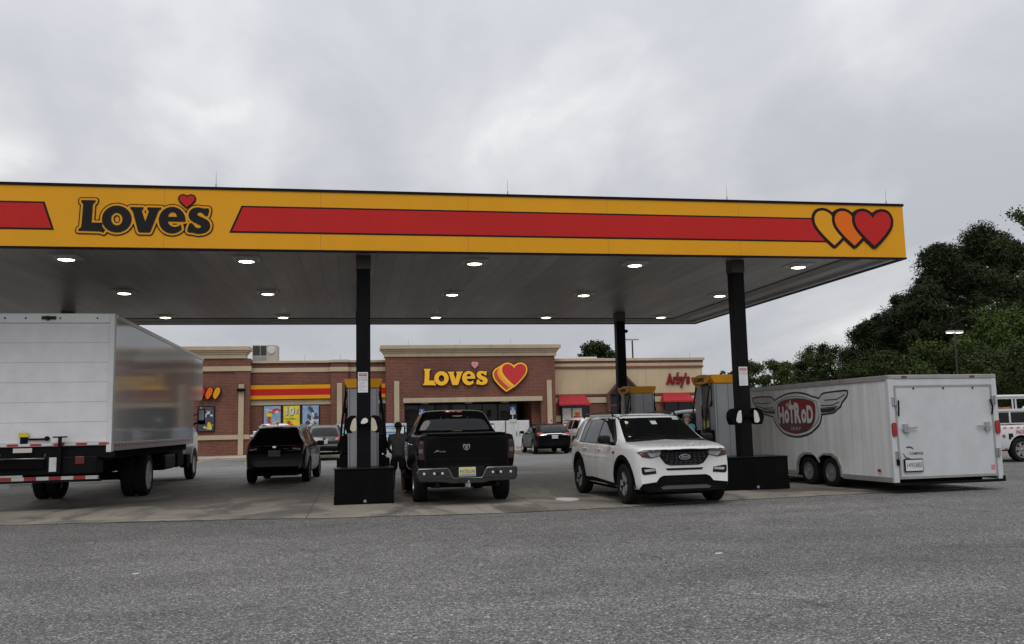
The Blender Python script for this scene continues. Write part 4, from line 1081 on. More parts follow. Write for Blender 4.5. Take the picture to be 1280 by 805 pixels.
c.strip('roof_edge_trim', [(-.58, 1.885), (-.3, 1.90), (.3, 1.90), (.58, 1.885)], 'y', -1, STEEL, .012, .006)
for sg in (-1, 1):
    c.panel('side_window', [[(-.52, 1.36), (.30, 1.34), (.30, 1.80), (-.30, 1.82), (-.52, 1.72)], [(.36, 1.34), (1.08, 1.33), (.62, 1.78), (.36, 1.80)]], 'x', sg, GLASS, .005, .1)
    c.strip('door_gap', [(-.62, .62), (-.62, 1.30), (-.60, 1.78)], 'x', sg, TRIM); c.strip('door_gap', [(.33, .56), (.33, 1.32)], 'x', sg, TRIM); c.strip('door_gap', [(1.25, .56), (1.25, 1.25)], 'x', sg, TRIM)
    for yy in (-.45, .5):
        p, n = c.ray('x', sg, yy, 1.16, .03); b = B(); b.box(p.x-.015, p.x+.015, yy-.1, yy+.1, 1.145, 1.18); b.build('door_handle', CHROME, rt, bevel=.01)
    # mirror on its arm
    b = B(); b.box(sg*1.02-.02 if sg > 0 else -1.02-.16, sg*1.02+.16 if sg > 0 else -1.02+.02, 1.0, 1.12, 1.34, 1.60); mr = b.build('mirror', TRIM, rt, bevel=.04)
    b = B(); b.box(sg*1.10-.065, sg*1.10+.065, .99, 1.0, 1.37, 1.57); b.build('mirror_glass', CHROME, mr)
    b = B(); b.tube([(sg*.93, 1.05, 1.38), (sg*1.05, 1.06, 1.42)], .03, 8); b.build('mirror_arm', TRIM, mr)
    b = B(); b.box(sg*1.02-.07, sg*1.02+.07, -.75, 1.3, .42, .47); b.build('side_step', BLKPL, rt, bevel=.02)
    tl = [(sg*.84, .90), (sg*.975, .90), (sg*.97, 1.27), (sg*.86, 1.27)]
    t_ = c.panel('tail_light', [tl if sg > 0 else tl[::-1]], 'y', -1, M('smoked_red_lens', (.035, .008, .009), .08, coat=.6), .012, .05)
    b = B()
    for z0, z1, mm in ((1.13, 1.22, 0), (1.03, 1.11, 1), (.92, 1.01, 0)): c.proj(b, [(sg*.87, z0), (sg*.95, z0), (sg*.95, z1), (sg*.87, z1)], 'y', -1, .015, .05, mm)
    b.build('lamp_cell', [M('lamp_cell_red', (.035, .008, .008), .25), M('lamp_cell_clear', (.10, .095, .10), .2)], t_)
    c.strip('tailgate_gap', [(sg*.825, .72), (sg*.825, 1.33)], 'y', -1, TRIM, .012)
    b = B(); b.tube([(sg*.60, -2.60, .40), (sg*.60, -2.97, .41)], [.055, .06], 18, 0, False); b.tube([(sg*.60, -2.96, .41), (sg*.60, -2.7, .41)], .048, 18, 1); b.build('exhaust_tip', [CHROME, UNDER], rt, smooth=40)
c.strip('tailgate_crease', [(-.80, 1.33), (.80, 1.33)], 'y', -1, TRIM, .012)
c.strip('tailgate_crease', [(-.80, .90), (.80, .90)], 'y', -1, TRIM, .006)
b = B(); b.box(-.80, .80, -2.85, -2.74, 1.385, 1.412); b.build('tailgate_spoiler', PK, rt, bevel=.018)
# bed interior: dark cover below the rails
b = B(); b.box(-.76, .76, -2.66, -.95, 1.39, 1.418); b.build('bed_cover', M('vinyl_black', (.02, .02, .02), .6, bump=.2), rt, bevel=.02)
# chrome bumper with a dropped centre
po = [(-1.0, .70), (-.97, .745), (-.40, .745), (-.355, .715), (-.285, .56), (-.26, .545), (.26, .545), (.285, .56), (.355, .715), (.40, .745), (.97, .745), (1.0, .70), (.985, .52), (.93, .475), (.42, .455), (.34, .43), (-.34, .43), (-.42, .455), (-.93, .475), (-.985, .52)]
b = B(); b.prism(po, 'y', -2.98, -2.72); bp = b.build('bumper', M('bumper_chrome', (.11, .107, .104), .14, 1.0, var=.15), rt, smooth=45, bevel=.035)
b = B(); b.box(-.34, .34, -2.9, -2.80, .545, .76); b.build('plate_recess', TRIM, rt)
b = B()
for x in (-.86, -.66, -.50, .50, .66, .86): b.lathe([(0, -2.986), (.022, -2.986), (.026, -2.978)], (x, 0, .635), 'y', 12)
b.build('parking_sensor', PLATEW, bp)
b = B(); b.box(-.62, -.56, -2.986, -2.978, .60, .66); b.box(.56, .62, -2.986, -2.978, .60, .66); b.build('bumper_badge', TRIM, bp)
plate(rt, 0, -2.91, .65, 'M17DUN', -1, PLATEY, extra=M('plate_band_blue', (.2, .25, .45), .5), frame=M('plate_frame_pale', (.62, .65, .55), .4))
b = B(); b.box(-.05, .05, -3.0, -2.7, .36, .43); b.tube([(0, -3.0, .39), (0, -3.12, .39)], .03, 10); b.tube([(0, -3.1, .39), (0, -3.1, .44)], .015, 8); b.lathe([(0, .43), (.02, .435), (.028, .458), (.02, .485), (0, .49)], (0, -3.1, 0), 'z', 14); b.build('tow_hitch', STEEL, rt, smooth=40)
b = B(); b.box(-.7, .7, -2.7, 2.5, .34, .6); b.box(-.75, .75, -1.78, -1.5, .30, .42); b.build('chassis', UNDER, rt)
# tailgate badges: horned shield, mountain line with letters
def badge(parent, z, y, polys, mat, name, dep=.012):
    b = B()
    for i, p in enumerate(polys): b.prism(p, 'y', y-dep-.0012*i, y)
    return b.build(name, mat, parent, smooth=40)
zc = 1.135; yb = -2.815
KE = .58
sh = smooth_loop([(-.115, .085), (-.06, .10), (0, .085), (.06, .10), (.115, .085), (.12, .0), (.075, -.075), (0, -.115), (-.075, -.075), (-.12, .0)], 3)
badge(rt, zc, yb, [[(x*KE, zc+z*KE) for x, z in sh]], M('emblem_silver', (.33, .33, .34), .25, .9), 'emblem')
hn = []
for sg in (-1, 1):
    hn.append(smooth_loop([(sg*.022, zc+.045), (sg*.055, zc+.055), (sg*.088, zc+.03), (sg*.085, zc-.02), (sg*.055, zc-.06), (sg*.028, zc-.07), (sg*.034, zc-.01), (sg*.052, zc+.01), (sg*.05, zc+.025)], 2))
hn.append([(-.02, zc+.075), (.02, zc+.075), (0, zc+.03)])
badge(rt, zc, yb-.013, [[(x*KE, zc+(z-zc)*KE) for x, z in p] for p in hn], TRIM, 'emblem_dark', .003)
mt = [(-.70, 1.02), (-.66, 1.05), (-.62, 1.09), (-.575, 1.105), (-.545, 1.08), (-.52, 1.08), (-.52, 1.06), (-.56, 1.055), (-.60, 1.06), (-.655, 1.03)]
mt = [(-.58+(x+.58)*.62, 1.06+(z-1.06)*.62) for x, z in mt]; badge(rt, 0, yb, [mt], M('emblem_silver', (.33, .33, .34), .25, .9), 'badge')
b = B(); b.text('BIG HORN', .042, T_face_minus_y(-.475, yb-.006, 1.052), 0, .01, .6); b.build('badge_letters', M('emblem_silver', (.33, .33, .34), .25, .9), rt)

# ---- white sport utility facing us
WP = paint('paint_white', (.74, .735, .72), .25, dirt=.06)
sp = dict(ys=[-2.53, -2.5, -2.42, -2.25, -2.05, -1.75, -1.42, -1.1, -.6, -.1, .3, .55, .8, 1.1, 1.34, 1.5, 1.75, 2.05, 2.3, 2.43, 2.5, 2.53],
          top=[(-2.53, .95), (-2.5, 1.04), (-2.42, 1.20), (-2.25, 1.60), (-2.1, 1.70), (-1.7, 1.71), (-1.1, 1.735), (-.3, 1.745), (.25, 1.73), (.55, 1.68), (1.34, 1.21), (1.5, 1.185), (2.0, 1.145), (2.3, 1.11), (2.46, 1.085), (2.53, 1.035)],
          belt=[(-2.53, .90), (-2.3, 1.14), (-1, 1.11), (.8, 1.08), (1.34, 1.09), (2.0, 1.07), (2.4, 1.03), (2.53, .97)], bot=[(-2.53, .45), (-2.2, .32), (-1, .24), (1.2, .24), (2.2, .24), (2.53, .25)],
          W=[(-2.53, .86), (-2.3, .93), (-1.42, 1.0), (0, .985), (1.6, 1.0), (2.1, .97), (2.4, .93), (2.53, .87)], R=[(-2.5, .60), (-2.2, .64), (-1, .70), (0, .71), (.55, .70), (1.34, .86), (2.5, .8)],
          axF=1.60, axR=-1.42, wr=.385, tw=.985, blackbelow=.31, bowF=.30, bowR=.18, endcrease=.5)
exp = Car('sport_utility', 'white sport utility facing out with black grille and black wheels', 'sport utility', (5.98, 18.15, .012), PI+R(1.8), sp, WP)
c = exp; rt = c.root
c.wheels('ten', M('rim_black', (.02, .02, .021), .3, .5), tw=.25)
c.panel('windshield', [[(-.80, 1.205), (0, 1.235), (.80, 1.205), (.66, 1.66), (.5, 1.69), (-.5, 1.69), (-.66, 1.66)]], 'y', 1, GLASS, .005, .08)
c.panel('cowl', [[(-.83, 1.165), (0, 1.20), (.83, 1.165), (.80, 1.21), (0, 1.24), (-.80, 1.21)]], 'y', 1, TRIM, .004, .08)
b = B(); p0 = c.ray('y', 1, -.34, 1.235, .015)[0]; p1 = c.ray('y', 1, .32, 1.29, .015)[0]; p2 = c.ray('y', 1, .5, 1.235, .015)[0]; p3 = c.ray('y', 1, -.10, 1.26, .015)[0]
b.tube([p0, p1], .009, 5); b.tube([p2, p3], .009, 5); b.build('wiper', TRIM, rt)
b = B(); b.box(-.09, .09, .70, .74, 1.55, 1.62); b.build('mirror_housing', TRIM, rt, bevel=.02)
c.panel('window_sticker', [[(-.60, 1.585), (-.46, 1.585), (-.47, 1.635), (-.59, 1.635)]], 'y', 1, M('sticker_grey', (.35, .4, .36), .5), .007)
c.panel('sensor_patch', [[(-.06, 1.50), (.06, 1.50), (.06, 1.57), (-.06, 1.57)]], 'y', 1, M('sticker_pale', (.45, .52, .54), .3), .007)
for sg in (-1, 1):
    # side glazing: black surround, front door, rear door, quarter
    c.panel('window_surround', [[(1.16, 1.10), (1.10, 1.19), (.42, 1.66), (.2, 1.705), (-1.2, 1.70), (-1.42, 1.66), (-1.50, 1.5), (-1.40, 1.14)]], 'x', sg, TRIM, .004, .1)
    c.panel('side_window', [[(.80, 1.135), (.98, 1.145), (.38, 1.61), (.12, 1.645), (-.06, 1.645), (-.06, 1.135)]], 'x', sg, GLASS, .008, .1)
    c.panel('side_window', [[(-.15, 1.135), (-.15, 1.645), (-.94, 1.635), (-1.0, 1.6), (-1.0, 1.15)]], 'x', sg, GLASS, .008, .1)
    c.panel('side_window', [[(-1.06, 1.15), (-1.06, 1.61), (-1.2, 1.62), (-1.34, 1.5), (-1.32, 1.18)]], 'x', sg, GLASS, .008, .1)
    c.panel('side_window', [[(-1.62, 1.18), (-1.76, 1.6), (-1.95, 1.6), (-2.12, 1.5), (-2.02, 1.2)]], 'x', sg, GLASS, .006, .1)
    for ln in ([(1.12, .34), (1.12, 1.08)], [(-.10, .34), (-.10, 1.12)], [(-1.0, .75), (-1.05, 1.12)], [(-.9, .34), (-1.0, .75)], [(1.12, .34), (-.9, .34)]): c.strip('door_gap', ln, 'x', sg, M('gap_grey', (.06, .06, .06), .6), .010)
    c.panel('sill_cladding', [[(1.20, .245), (-1.02, .245), (-1.0, .40), (-.4, .42), (1.16, .36)]], 'x', sg, BLKPL, .012, .12)
    # wheel arch flares
    for ya in (1.60, -1.42):
        b = B(); row = []
        for a in np.linspace(R(-14), R(194), 34):
            yo, zo = ya+.535*math.cos(a), .40+.535*math.sin(a)
            p, n = c.ray('x', sg, yo, max(zo, .27), .0); x = p.x
            yi, zi = ya+.452*math.cos(a), .40+.452*math.sin(a)
            row.append([(x, yo, zo), (x+sg*.016, yo-.008*math.cos(a), zo-.008*math.sin(a)), (x+sg*.016, yi, zi), (x-sg*.06, yi, zi)])
        k = len(b.v); b.v += [q for r_ in row for q in r_]
        for i in range(len(row)-1):
            for j in range(3): b.f.append((k+4*i+j, k+4*i+j+1, k+4*i+j+5, k+4*i+j+4)); b.m.append(0)
        b.build('wheel_arch', BLKPL, rt, smooth=40)
    for yy in (.12, -.86):
        p, n = c.ray('x', sg, yy, 1.02, .03); b = B(); b.box(p.x-.015, p.x+.015, yy-.11, yy+.09, 1.005, 1.035); b.build('door_handle', WP, rt, bevel=.01)
    b = B(); x0 = sg*.98; b.add([], [])
    b.box(min(x0, x0+sg*.24), max(x0, x0+sg*.24), .80, .97, 1.14, 1.30); b.build('mirror', TRIM, rt, bevel=.05, seg=3)
    b = B(); b.box(min(sg*.90, sg*1.0), max(sg*.90, sg*1.0), .84, .93, 1.11, 1.17); b.build('mirror_arm', TRIM, rt)
    p, n = c.ray('x', sg, 1.0, .96, .012)
    b = B(); b.box(p.x-.01, p.x+.01, 1.06, 1.14, .95, .985); b.build('fender_badge', TRIM, rt)
    # roof rail following the roof
    pts = [Vector((sg*.69, y, lerp(sp['top'], y)+d)) for y, d in ((.30, -.04), (.18, .03), (-.4, .035), (-1.1, .035), (-1.7, .03), (-1.85, -.04))]
    b = B(); b.tube(pts, .02, 8); b.build('roof_rail', TRIM, rt, smooth=50)
    c.strip('roof_ditch', [(sg*.66, .5), (sg*.67, 0), (sg*.66, -1.5)], 'z', 1, TRIM, .02, .004)
    # lamps
    hl = [(.46, .92), (.66, .875), (.84, .905), (.89, .99), (.80, 1.028), (.50, 1.03), (.43, 1.01)]
    hp = [(sg*x, z) for x, z in hl]; 
    h_ = c.panel('headlight', [hp if sg > 0 else hp[::-1]], 'y', 1, M('headlamp_dark', (.06, .06, .065), .06, .2, coat=1.0), .010, .025)
    b = B(); q = [(.49, .93), (.66, .895), (.74, .975), (.47, .985)]; c.proj(b, [(sg*x, z) for x, z in q][::sg], 'y', 1, .016, .02, 0)
    q = [(.48, .995), (.82, 1.0), (.82, 1.012), (.48, 1.01)]; c.proj(b, [(sg*x, z) for x, z in q][::sg], 'y', 1, .016, .02, 0)
    q = [(.77, .93), (.84, .94), (.865, .985), (.78, .985)]; c.proj(b, [(sg*x, z) for x, z in q][::sg], 'y', 1, .016, .02, 1)
    b.build('lamp_cell', [CLEARL, M('amber_dark', (.25, .06, .02), .2)], h_)
    fg = [(.56, .595), (.80, .575), (.84, .60), (.85, .71), (.80, .72), (.58, .69)]
    f_ = c.panel('fog_pocket', [[(sg*x, z) for x, z in fg][::sg]], 'y', 1, TRIM, .008, .05)
    b = B(); q = [(.58, .645), (.78, .63), (.80, .675), (.60, .685)]; c.proj(b, [(sg*x, z) for x, z in q][::sg], 'y', 1, .014, .05, 0); b.build('fog_light', CLEARL, f_)
# grille: dark mesh with rows of raised diamonds
gp = [(-.53, 1.0), (-.40, 1.015), (.40, 1.015), (.53, 1.0), (.47, .88), (.38, .77), (.28, .735), (-.28, .735), (-.38, .77), (-.47, .88)]
g_ = c.panel('grille', [gp], 'y', 1, TRIM, .010, .03)
b = B(); GM = M('grille_grey', (.05, .05, .052), .3, .4)
for j in range(6):
    z = .760+.042*j; hw = .30+.215*min(1, (z-.74)/.22)**.8
    n = int(2*hw/.085)
    for i in range(n):
        x = -hw+(i+.5)*2*hw/n+(.02 if j % 2 else -.02)
        if abs(x) > hw-.03: continue
        if abs(x) < .13 and .83 < z < .95: continue
        c.proj(b, [(x-.034, z-.012), (x+.034, z-.012), (x+.026, z+.012), (x-.026, z+.012)], 'y', 1, .019, .03, 0, .008)
b.build('grille_mesh', GM, g_)
p, n = c.ray('y', 1, 0, .89, .022); fy = p.y
b = B(); b.prism(ell(0, .89, .115, .052, 28), 'y', fy-.02, fy+.012); em = b.build('oval_emblem', CHROME, rt, smooth=40)
b = B(); b.prism(ell(0, .89, .105, .043, 28), 'y', fy+.012, fy+.015); b.build('emblem_field', M('emblem_blue', (.02, .035, .10), .2, coat=.6), em)
T = Matrix.Translation((0, fy+.017, .89)) @ Matrix.Rotation(PI, 4, 'Z') @ Matrix.Rotation(PI/2, 4, 'X')
b = B(); b.text('Ford', .082, T, 0, .01, .95, .25); b.build('emblem_word', CHROME, em)
c.panel('lower_slot', [[(-.34, .645), (.34, .645), (.38, .685), (-.38, .685)]], 'y', 1, TRIM, .006, .06)
c.panel('lower_grille', [[(-.56, .44), (-.50, .52), (-.42, .555), (.42, .555), (.50, .52), (.56, .44), (.84, .41), (.87, .33), (.80, .262), (-.80, .262), (-.87, .33), (-.84, .41)]], 'y', 1, BLKPL, .014, .04)
c.panel('skid_plate', [[(-.46, .30), (.46, .30), (.50, .34), (.40, .37), (-.40, .37), (-.50, .34)]], 'y', 1, M('skid_grey', (.05, .05, .052), .4, .3), .024, .04)
c.panel('intake', [[(-.36, .42), (.36, .42), (.40, .525), (-.40, .525)]], 'y', 1, UNDER, .020, .04)
# letters spaced across the bonnet edge
b = B()
for i, ch in enumerate('EXPLORER'):
    x = .42-.12*i
    p, n = c.ray('z', 1, x, 2.375-abs(x)**2*.22, .006)
    T = Matrix.Translation(p) @ Matrix.Rotation(PI, 4, 'Z') @ Matrix.Rotation(R(18), 4, 'X')
    b.text(ch, .062, T, 0, .015, 1.2)
b.build('bonnet_letters', TRIM, rt)
c.strip('bonnet_gap', [(-.80, 1.03), (-.45, 1.035), (0, 1.04), (.45, 1.035), (.80, 1.03)], 'y', 1, M('gap_grey', (.06, .06, .06), .6), .008)
for sg in (-1, 1): c.strip('bonnet_crease', [(sg*.56, 1.35), (sg*.50, 2.2)], 'z', 1, M('crease_shade', (.45, .45, .445), .3), .008, .002)
b = B(); b.box(-.7, .7, -2.2, 2.2, .20, .32); b.build('chassis', UNDER, rt)
def suv_spec(L, Wd, H, wb, ro, wr, hood=1.05, belt=1.05, rake=.32, ws=1.25, taper=.70, clear=.24):
    r, f = -L/2, L/2; axR = r+ro; axF = axR+wb; W = Wd/2
    wsb = axF-.42 if ws is None else ws
    return dict(ys=[r, r+.03, r+.12, r+.28, r+.45, r+.7, axR, axR+.5, (axR+axF)/2-.2, (axR+axF)/2+.2, wsb-.85, wsb-.6, wsb-.3, wsb, wsb+.15, axF, f-.35, f-.15, f-.04, f],
        top=[(r, .95), (r+.03, 1.03), (r+.12, belt+.06), (r+.12+rake, H-.13), (r+.30+rake, H-.05), (axR+.6, H), (wsb-1.2, H-.01), (wsb-.8, H-.06), (wsb, hood+.1), (wsb+.15, hood+.07), (f-.3, hood-.1), (f, hood-.2)],
        belt=[(r, .90), (r+.25, belt+.05), (axR, belt+.03), (wsb, belt-.04), (f, hood-.25)], bot=[(r, .42), (r+.4, .32), (axR, clear), (axF, clear), (f, .32)],
        W=[(r, W*.87), (r+.25, W*.945), (axR, W), (0, W*.985), (axF, W), (f-.4, W*.95), (f, W*.85)], R=[(r, W*.64), (r+.4, W*.67), (0, W*taper), (wsb-.7, W*.69), (wsb, W*.86), (f, W*.8)],
        axF=axF, axR=axR, wr=wr, tw=W*.985, bowF=.3, bowR=.16, endcrease=.5)
def side_glass(c, segs, sur=None):
    for sg in (-1, 1):
        if sur: c.panel('window_surround', [sur], 'x', sg, TRIM, .004, .12)
        c.panel('side_window', segs, 'x', sg, GLASS, .008, .12)
def mirrors(c, y, z, mat, s_=1.0):
    W = c.sp['W'][3][1]
    for sg in (-1, 1):
        x0 = sg*W*.97; b = B(); b.box(min(x0, x0+sg*.22*s_), max(x0, x0+sg*.22*s_), y-.07, y+.07, z-.08*s_, z+.08*s_); b.build('mirror', mat, c.root, bevel=.04)
def both(c, name, poly, ax, sg, mat, off=.008, cell=.06, **k):
    """the same panel on the left and right of the front or rear"""
    for s_ in (-1, 1): c.panel(name, [[(s_*x, z) for x, z in poly][::s_]], ax, sg, mat, off, cell, **k)
GAP = M('gap_dark', (.01, .01, .01), .6)

# ---- black crossover driving off (rear view)
BP = paint('paint_black_grey', (.0035, .0035, .004), .18, dirt=.02, coat=.12, spec=.2)
sp = suv_spec(4.58, 1.84, 1.69, 2.66, .98, .355, rake=.40, belt=1.06, ws=1.15)
c = Car('crossover', 'black crossover with lit-looking clear tail lamps rolling through the forecourt', 'crossover', (-2.16, 28.9, .012), R(-4.0), sp, BP); rt = c.root; bs = c.sp['ys'][0]
rt['label'] = 'black crossover seen from behind on the forecourt between box truck and pump'
c.wheels('five', M('rim_dark', (.05, .05, .052), .3, .6), tw=.22)
c.panel('rear_window', [[(-.66, 1.13), (.66, 1.13), (.52, 1.53), (.4, 1.56), (-.4, 1.56), (-.52, 1.53)]], 'y', -1, GLASS, .005, .07)
c.panel('roof_spoiler', [[(-.56, 1.575), (.56, 1.575), (.50, 1.64), (-.50, 1.64)]], 'y', -1, BP, .05, .1, depth=.08)
c.panel('brake_light', [[(-.14, 1.595), (.14, 1.595), (.14, 1.615), (-.14, 1.615)]], 'y', -1, REDL, .056, .1)
DKRED = M('dark_red_lens', (.055, .006, .007), .1, coat=.6)
both(c, 'tail_light', [(.40, 1.02), (.80, .98), (.88, 1.0), (.86, 1.14), (.72, 1.12), (.42, 1.06)], 'y', -1, DKRED, .012)
both(c, 'reverse_lamp', [(.50, 1.0), (.72, .965), (.74, 1.0), (.52, 1.035)], 'y', -1, M('lamp_pale', (.42, .38, .38), .12, coat=.5), .017)
both(c, 'reflector', [(.70, .49), (.80, .50), (.80, .56), (.70, .56)], 'y', -1, DKRED, .01)
c.panel('bumper_insert', [[(-.62, .36), (.62, .36), (.70, .50), (-.70, .50)]], 'y', -1, BLKPL, .01, .1)
c.panel('plate_recess', [[(-.36, .80), (.36, .80), (.42, .98), (-.42, .98)]], 'y', -1, TRIM, .004, .08)
for q in ([(-.78, .70), (.78, .70)], [(-.78, .70), (-.74, .98)], [(.78, .70), (.74, .98)]): c.strip('tailgate_gap', q, 'y', -1, GAP, .012)
c.strip('window_crease', [(-.70, 1.10), (.70, 1.10)], 'y', -1, STEEL, .012, .006)
badge(rt, 0, bs-.012, [ell(0, 1.07, .055, .03, 16)], CHROME, 'emblem')
plate(rt, 0, bs-.03, .885, 'PXR 418', -1, M('plate_dim', (.10, .10, .10), .4), w=.32)
side_glass(c, [[(.75, 1.08), (.95, 1.09), (.30, 1.54), (.04, 1.56), (.04, 1.08)], [(-.04, 1.08), (-.04, 1.56), (-.85, 1.54), (-.95, 1.12)], [(-1.02, 1.14), (-.95, 1.54), (-1.5, 1.47), (-1.55, 1.24)]], [(1.02, 1.05), (.35, 1.57), (.1, 1.6), (-1.0, 1.59), (-1.62, 1.5), (-1.62, 1.2), (-.95, 1.08)])
mirrors(c, .80, 1.12, BP)
for sg in (-1, 1):
    b = B(); b.tube([(sg*.60, y, lerp(sp['top'], y)+d) for y, d in ((.2, -.03), (.1, .02), (-.6, .035), (-1.3, .02), (-1.4, -.03))], .018, 8); b.build('roof_rail', STEEL, rt, smooth=50)
    for ln in ([(0, .34), (0, 1.1)], [(1.0, .34), (1.0, 1.04)], [(-.85, .6), (-.95, 1.1)]): c.strip('door_gap', ln, 'x', sg, GAP)
    for yy in (.15, -.72):
        p, n = c.ray('x', sg, yy, .98, .025); b = B(); b.box(p.x-.015, p.x+.015, yy-.09, yy+.09, .965, .995); b.build('door_handle', BP, rt, bevel=.01)
b = B(); b.lathe([(0, 1.62), (.012, 1.62), (.006, 1.78), (0, 1.79)], (0, -1.7, 0), 'z', 8); b.build('antenna', TRIM, rt)
b = B(); b.box(-.6, .6, -1.9, 1.9, .22, .36); b.build('chassis', UNDER, rt)

# ---- grey rounded crossover parked at the shop
GP = paint('paint_grey', (.035, .036, .039), .25, .3, dirt=.05)
sp = suv_spec(5.1, 2.0, 1.82, 3.02, 1.05, .39, rake=.45, belt=1.12, ws=1.35, hood=1.12)
c = Car('crossover', 'grey crossover with bright red tail lamps parked facing the shop posters', 'crossover', (-1.55, 48.0, .008), R(0), sp, GP, sub=1); rt = c.root; bs = c.sp['ys'][0]
c.wheels('five', tw=.24)
c.panel('rear_window', [[(-.70, 1.20), (.70, 1.20), (.58, 1.60), (.4, 1.64), (-.4, 1.64), (-.58, 1.60)]], 'y', -1, GLASS, .006, .1)
both(c, 'tail_light', [(.52, 1.0), (.92, 1.02), (.90, 1.20), (.74, 1.22), (.55, 1.10)], 'y', -1, M('red_lens_bright', (.42, .015, .02), .15, coat=.4), .014)
both(c, 'lamp_cell', [(.54, 1.02), (.66, 1.03), (.70, 1.15), (.57, 1.09)], 'y', -1, M('lamp_pink', (.55, .32, .30), .15), .02)
c.panel('chrome_band', [[(-.70, .735), (.70, .735), (.72, .80), (-.72, .80)]], 'y', -1, STEEL, .012, .1)
c.panel('bumper_insert', [[(-.72, .40), (.72, .40), (.78, .66), (-.78, .66)]], 'y', -1, BLKPL, .008, .1)
badge(rt, 0, bs-.01, [ell(0, 1.09, .08, .08, 16)], CHROME, 'emblem')
plate(rt, 0, bs-.02, .93, 'LKD 207', -1)
side_glass(c, [[(.9, 1.15), (1.1, 1.16), (.45, 1.66), (.1, 1.68), (.1, 1.15)], [(.0, 1.15), (.0, 1.68), (-.95, 1.66), (-1.0, 1.17)], [(-1.1, 1.18), (-1.05, 1.65), (-1.7, 1.56), (-1.75, 1.3)]])
for sg in (-1, 1):
    b = B(); b.tube([(sg*.66, y, lerp(sp['top'], y)+d) for y, d in ((.2, -.03), (.1, .03), (-.6, .045), (-1.5, .03), (-1.6, -.03))], .022, 6); b.build('roof_rail', STEEL, rt)
mirrors(c, .95, 1.2, GP)

# ---- dark minivan
NP = paint('paint_ink_blue', (.004, .0042, .006), .25, dirt=.0, coat=.03, spec=.09)
sp = suv_spec(5.2, 1.99, 1.62, 3.0, 1.15, .36, rake=.42, belt=1.08, ws=1.5, hood=1.02, taper=.72)
c = Car('minivan', 'dark minivan with a chrome bar between red tail lamps parked at the entrance', 'minivan', (10.36, 48.3, .008), R(0), sp, NP, sub=1); rt = c.root; bs = c.sp['ys'][0]
c.wheels('five', STEEL, tw=.22)
c.panel('rear_window', [[(-.72, 1.16), (.72, 1.16), (.60, 1.55), (.45, 1.58), (-.45, 1.58), (-.60, 1.55)]], 'y', -1, GLASS, .006, .1)
both(c, 'tail_light', [(.40, .98), (.92, .98), (.90, 1.14), (.62, 1.12), (.42, 1.06)], 'y', -1, M('red_lens_mid', (.30, .012, .018), .15, coat=.4), .014)
both(c, 'lamp_cell', [(.46, .99), (.64, .99), (.66, 1.06), (.48, 1.05)], 'y', -1, M('lamp_pink', (.55, .32, .30), .15), .02)
c.panel('chrome_band', [[(-.42, 1.045), (.42, 1.045), (.42, 1.085), (-.42, 1.085)]], 'y', -1, CHROME, .015, .1)
both(c, 'chrome_tip', [(.40, 1.03), (.80, .965), (.80, .985), (.40, 1.07)], 'y', -1, CHROME, .022)
c.panel('bumper_insert', [[(-.72, .36), (.72, .36), (.76, .52), (-.76, .52)]], 'y', -1, BLKPL, .008, .1)
plate(rt, 0, bs-.01, .90, 'DVN 6132', -1)
side_glass(c, [[(1.15, 1.1), (1.35, 1.11), (.65, 1.58), (.3, 1.6), (.3, 1.1)], [(.22, 1.1), (.22, 1.6), (-.75, 1.6), (-.75, 1.12)], [(-.84, 1.13), (-.84, 1.6), (-1.75, 1.55), (-1.85, 1.2)]], [(1.42, 1.07), (.7, 1.61), (.2, 1.63), (-1.8, 1.6), (-1.95, 1.17), (-.8, 1.09)])
mirrors(c, 1.15, 1.15, NP)
b = B(); b.box(-.012, .012, bs+.62, bs+.8, 1.72, 1.80); b.build('antenna', TRIM, rt, bevel=.008)

# ---- white sport utility by the minivan
sp = suv_spec(5.3, 2.02, 1.93, 3.1, 1.15, .41, rake=.25, belt=1.22, ws=1.45, hood=1.2, taper=.74)
c = Car('sport_utility', 'white sport utility half hidden between the minivan and the white car at the pump', 'sport utility', (12.88, 49.2, .008), R(0), sp, WP, sub=1); rt = c.root
c.wheels('five', STEEL, tw=.26)
c.panel('rear_window', [[(-.72, 1.28), (.72, 1.28), (.62, 1.72), (-.62, 1.72)]], 'y', -1, GLASS, .006, .1)
both(c, 'tail_light', [(.80, .95), (.93, .95), (.92, 1.3), (.82, 1.3)], 'y', -1, REDL, .012)
side_glass(c, [[(1.05, 1.26), (1.3, 1.27), (.66, 1.76), (.3, 1.78), (.3, 1.26)], [(.2, 1.26), (.2, 1.78), (-.7, 1.78), (-.7, 1.27)], [(-.85, 1.28), (-.85, 1.78), (-2.0, 1.74), (-2.05, 1.32)]])
mirrors(c, 1.15, 1.3, WP); plate(rt, 0, c.sp['ys'][0]-.02, .85, 'TRL 380', -1)
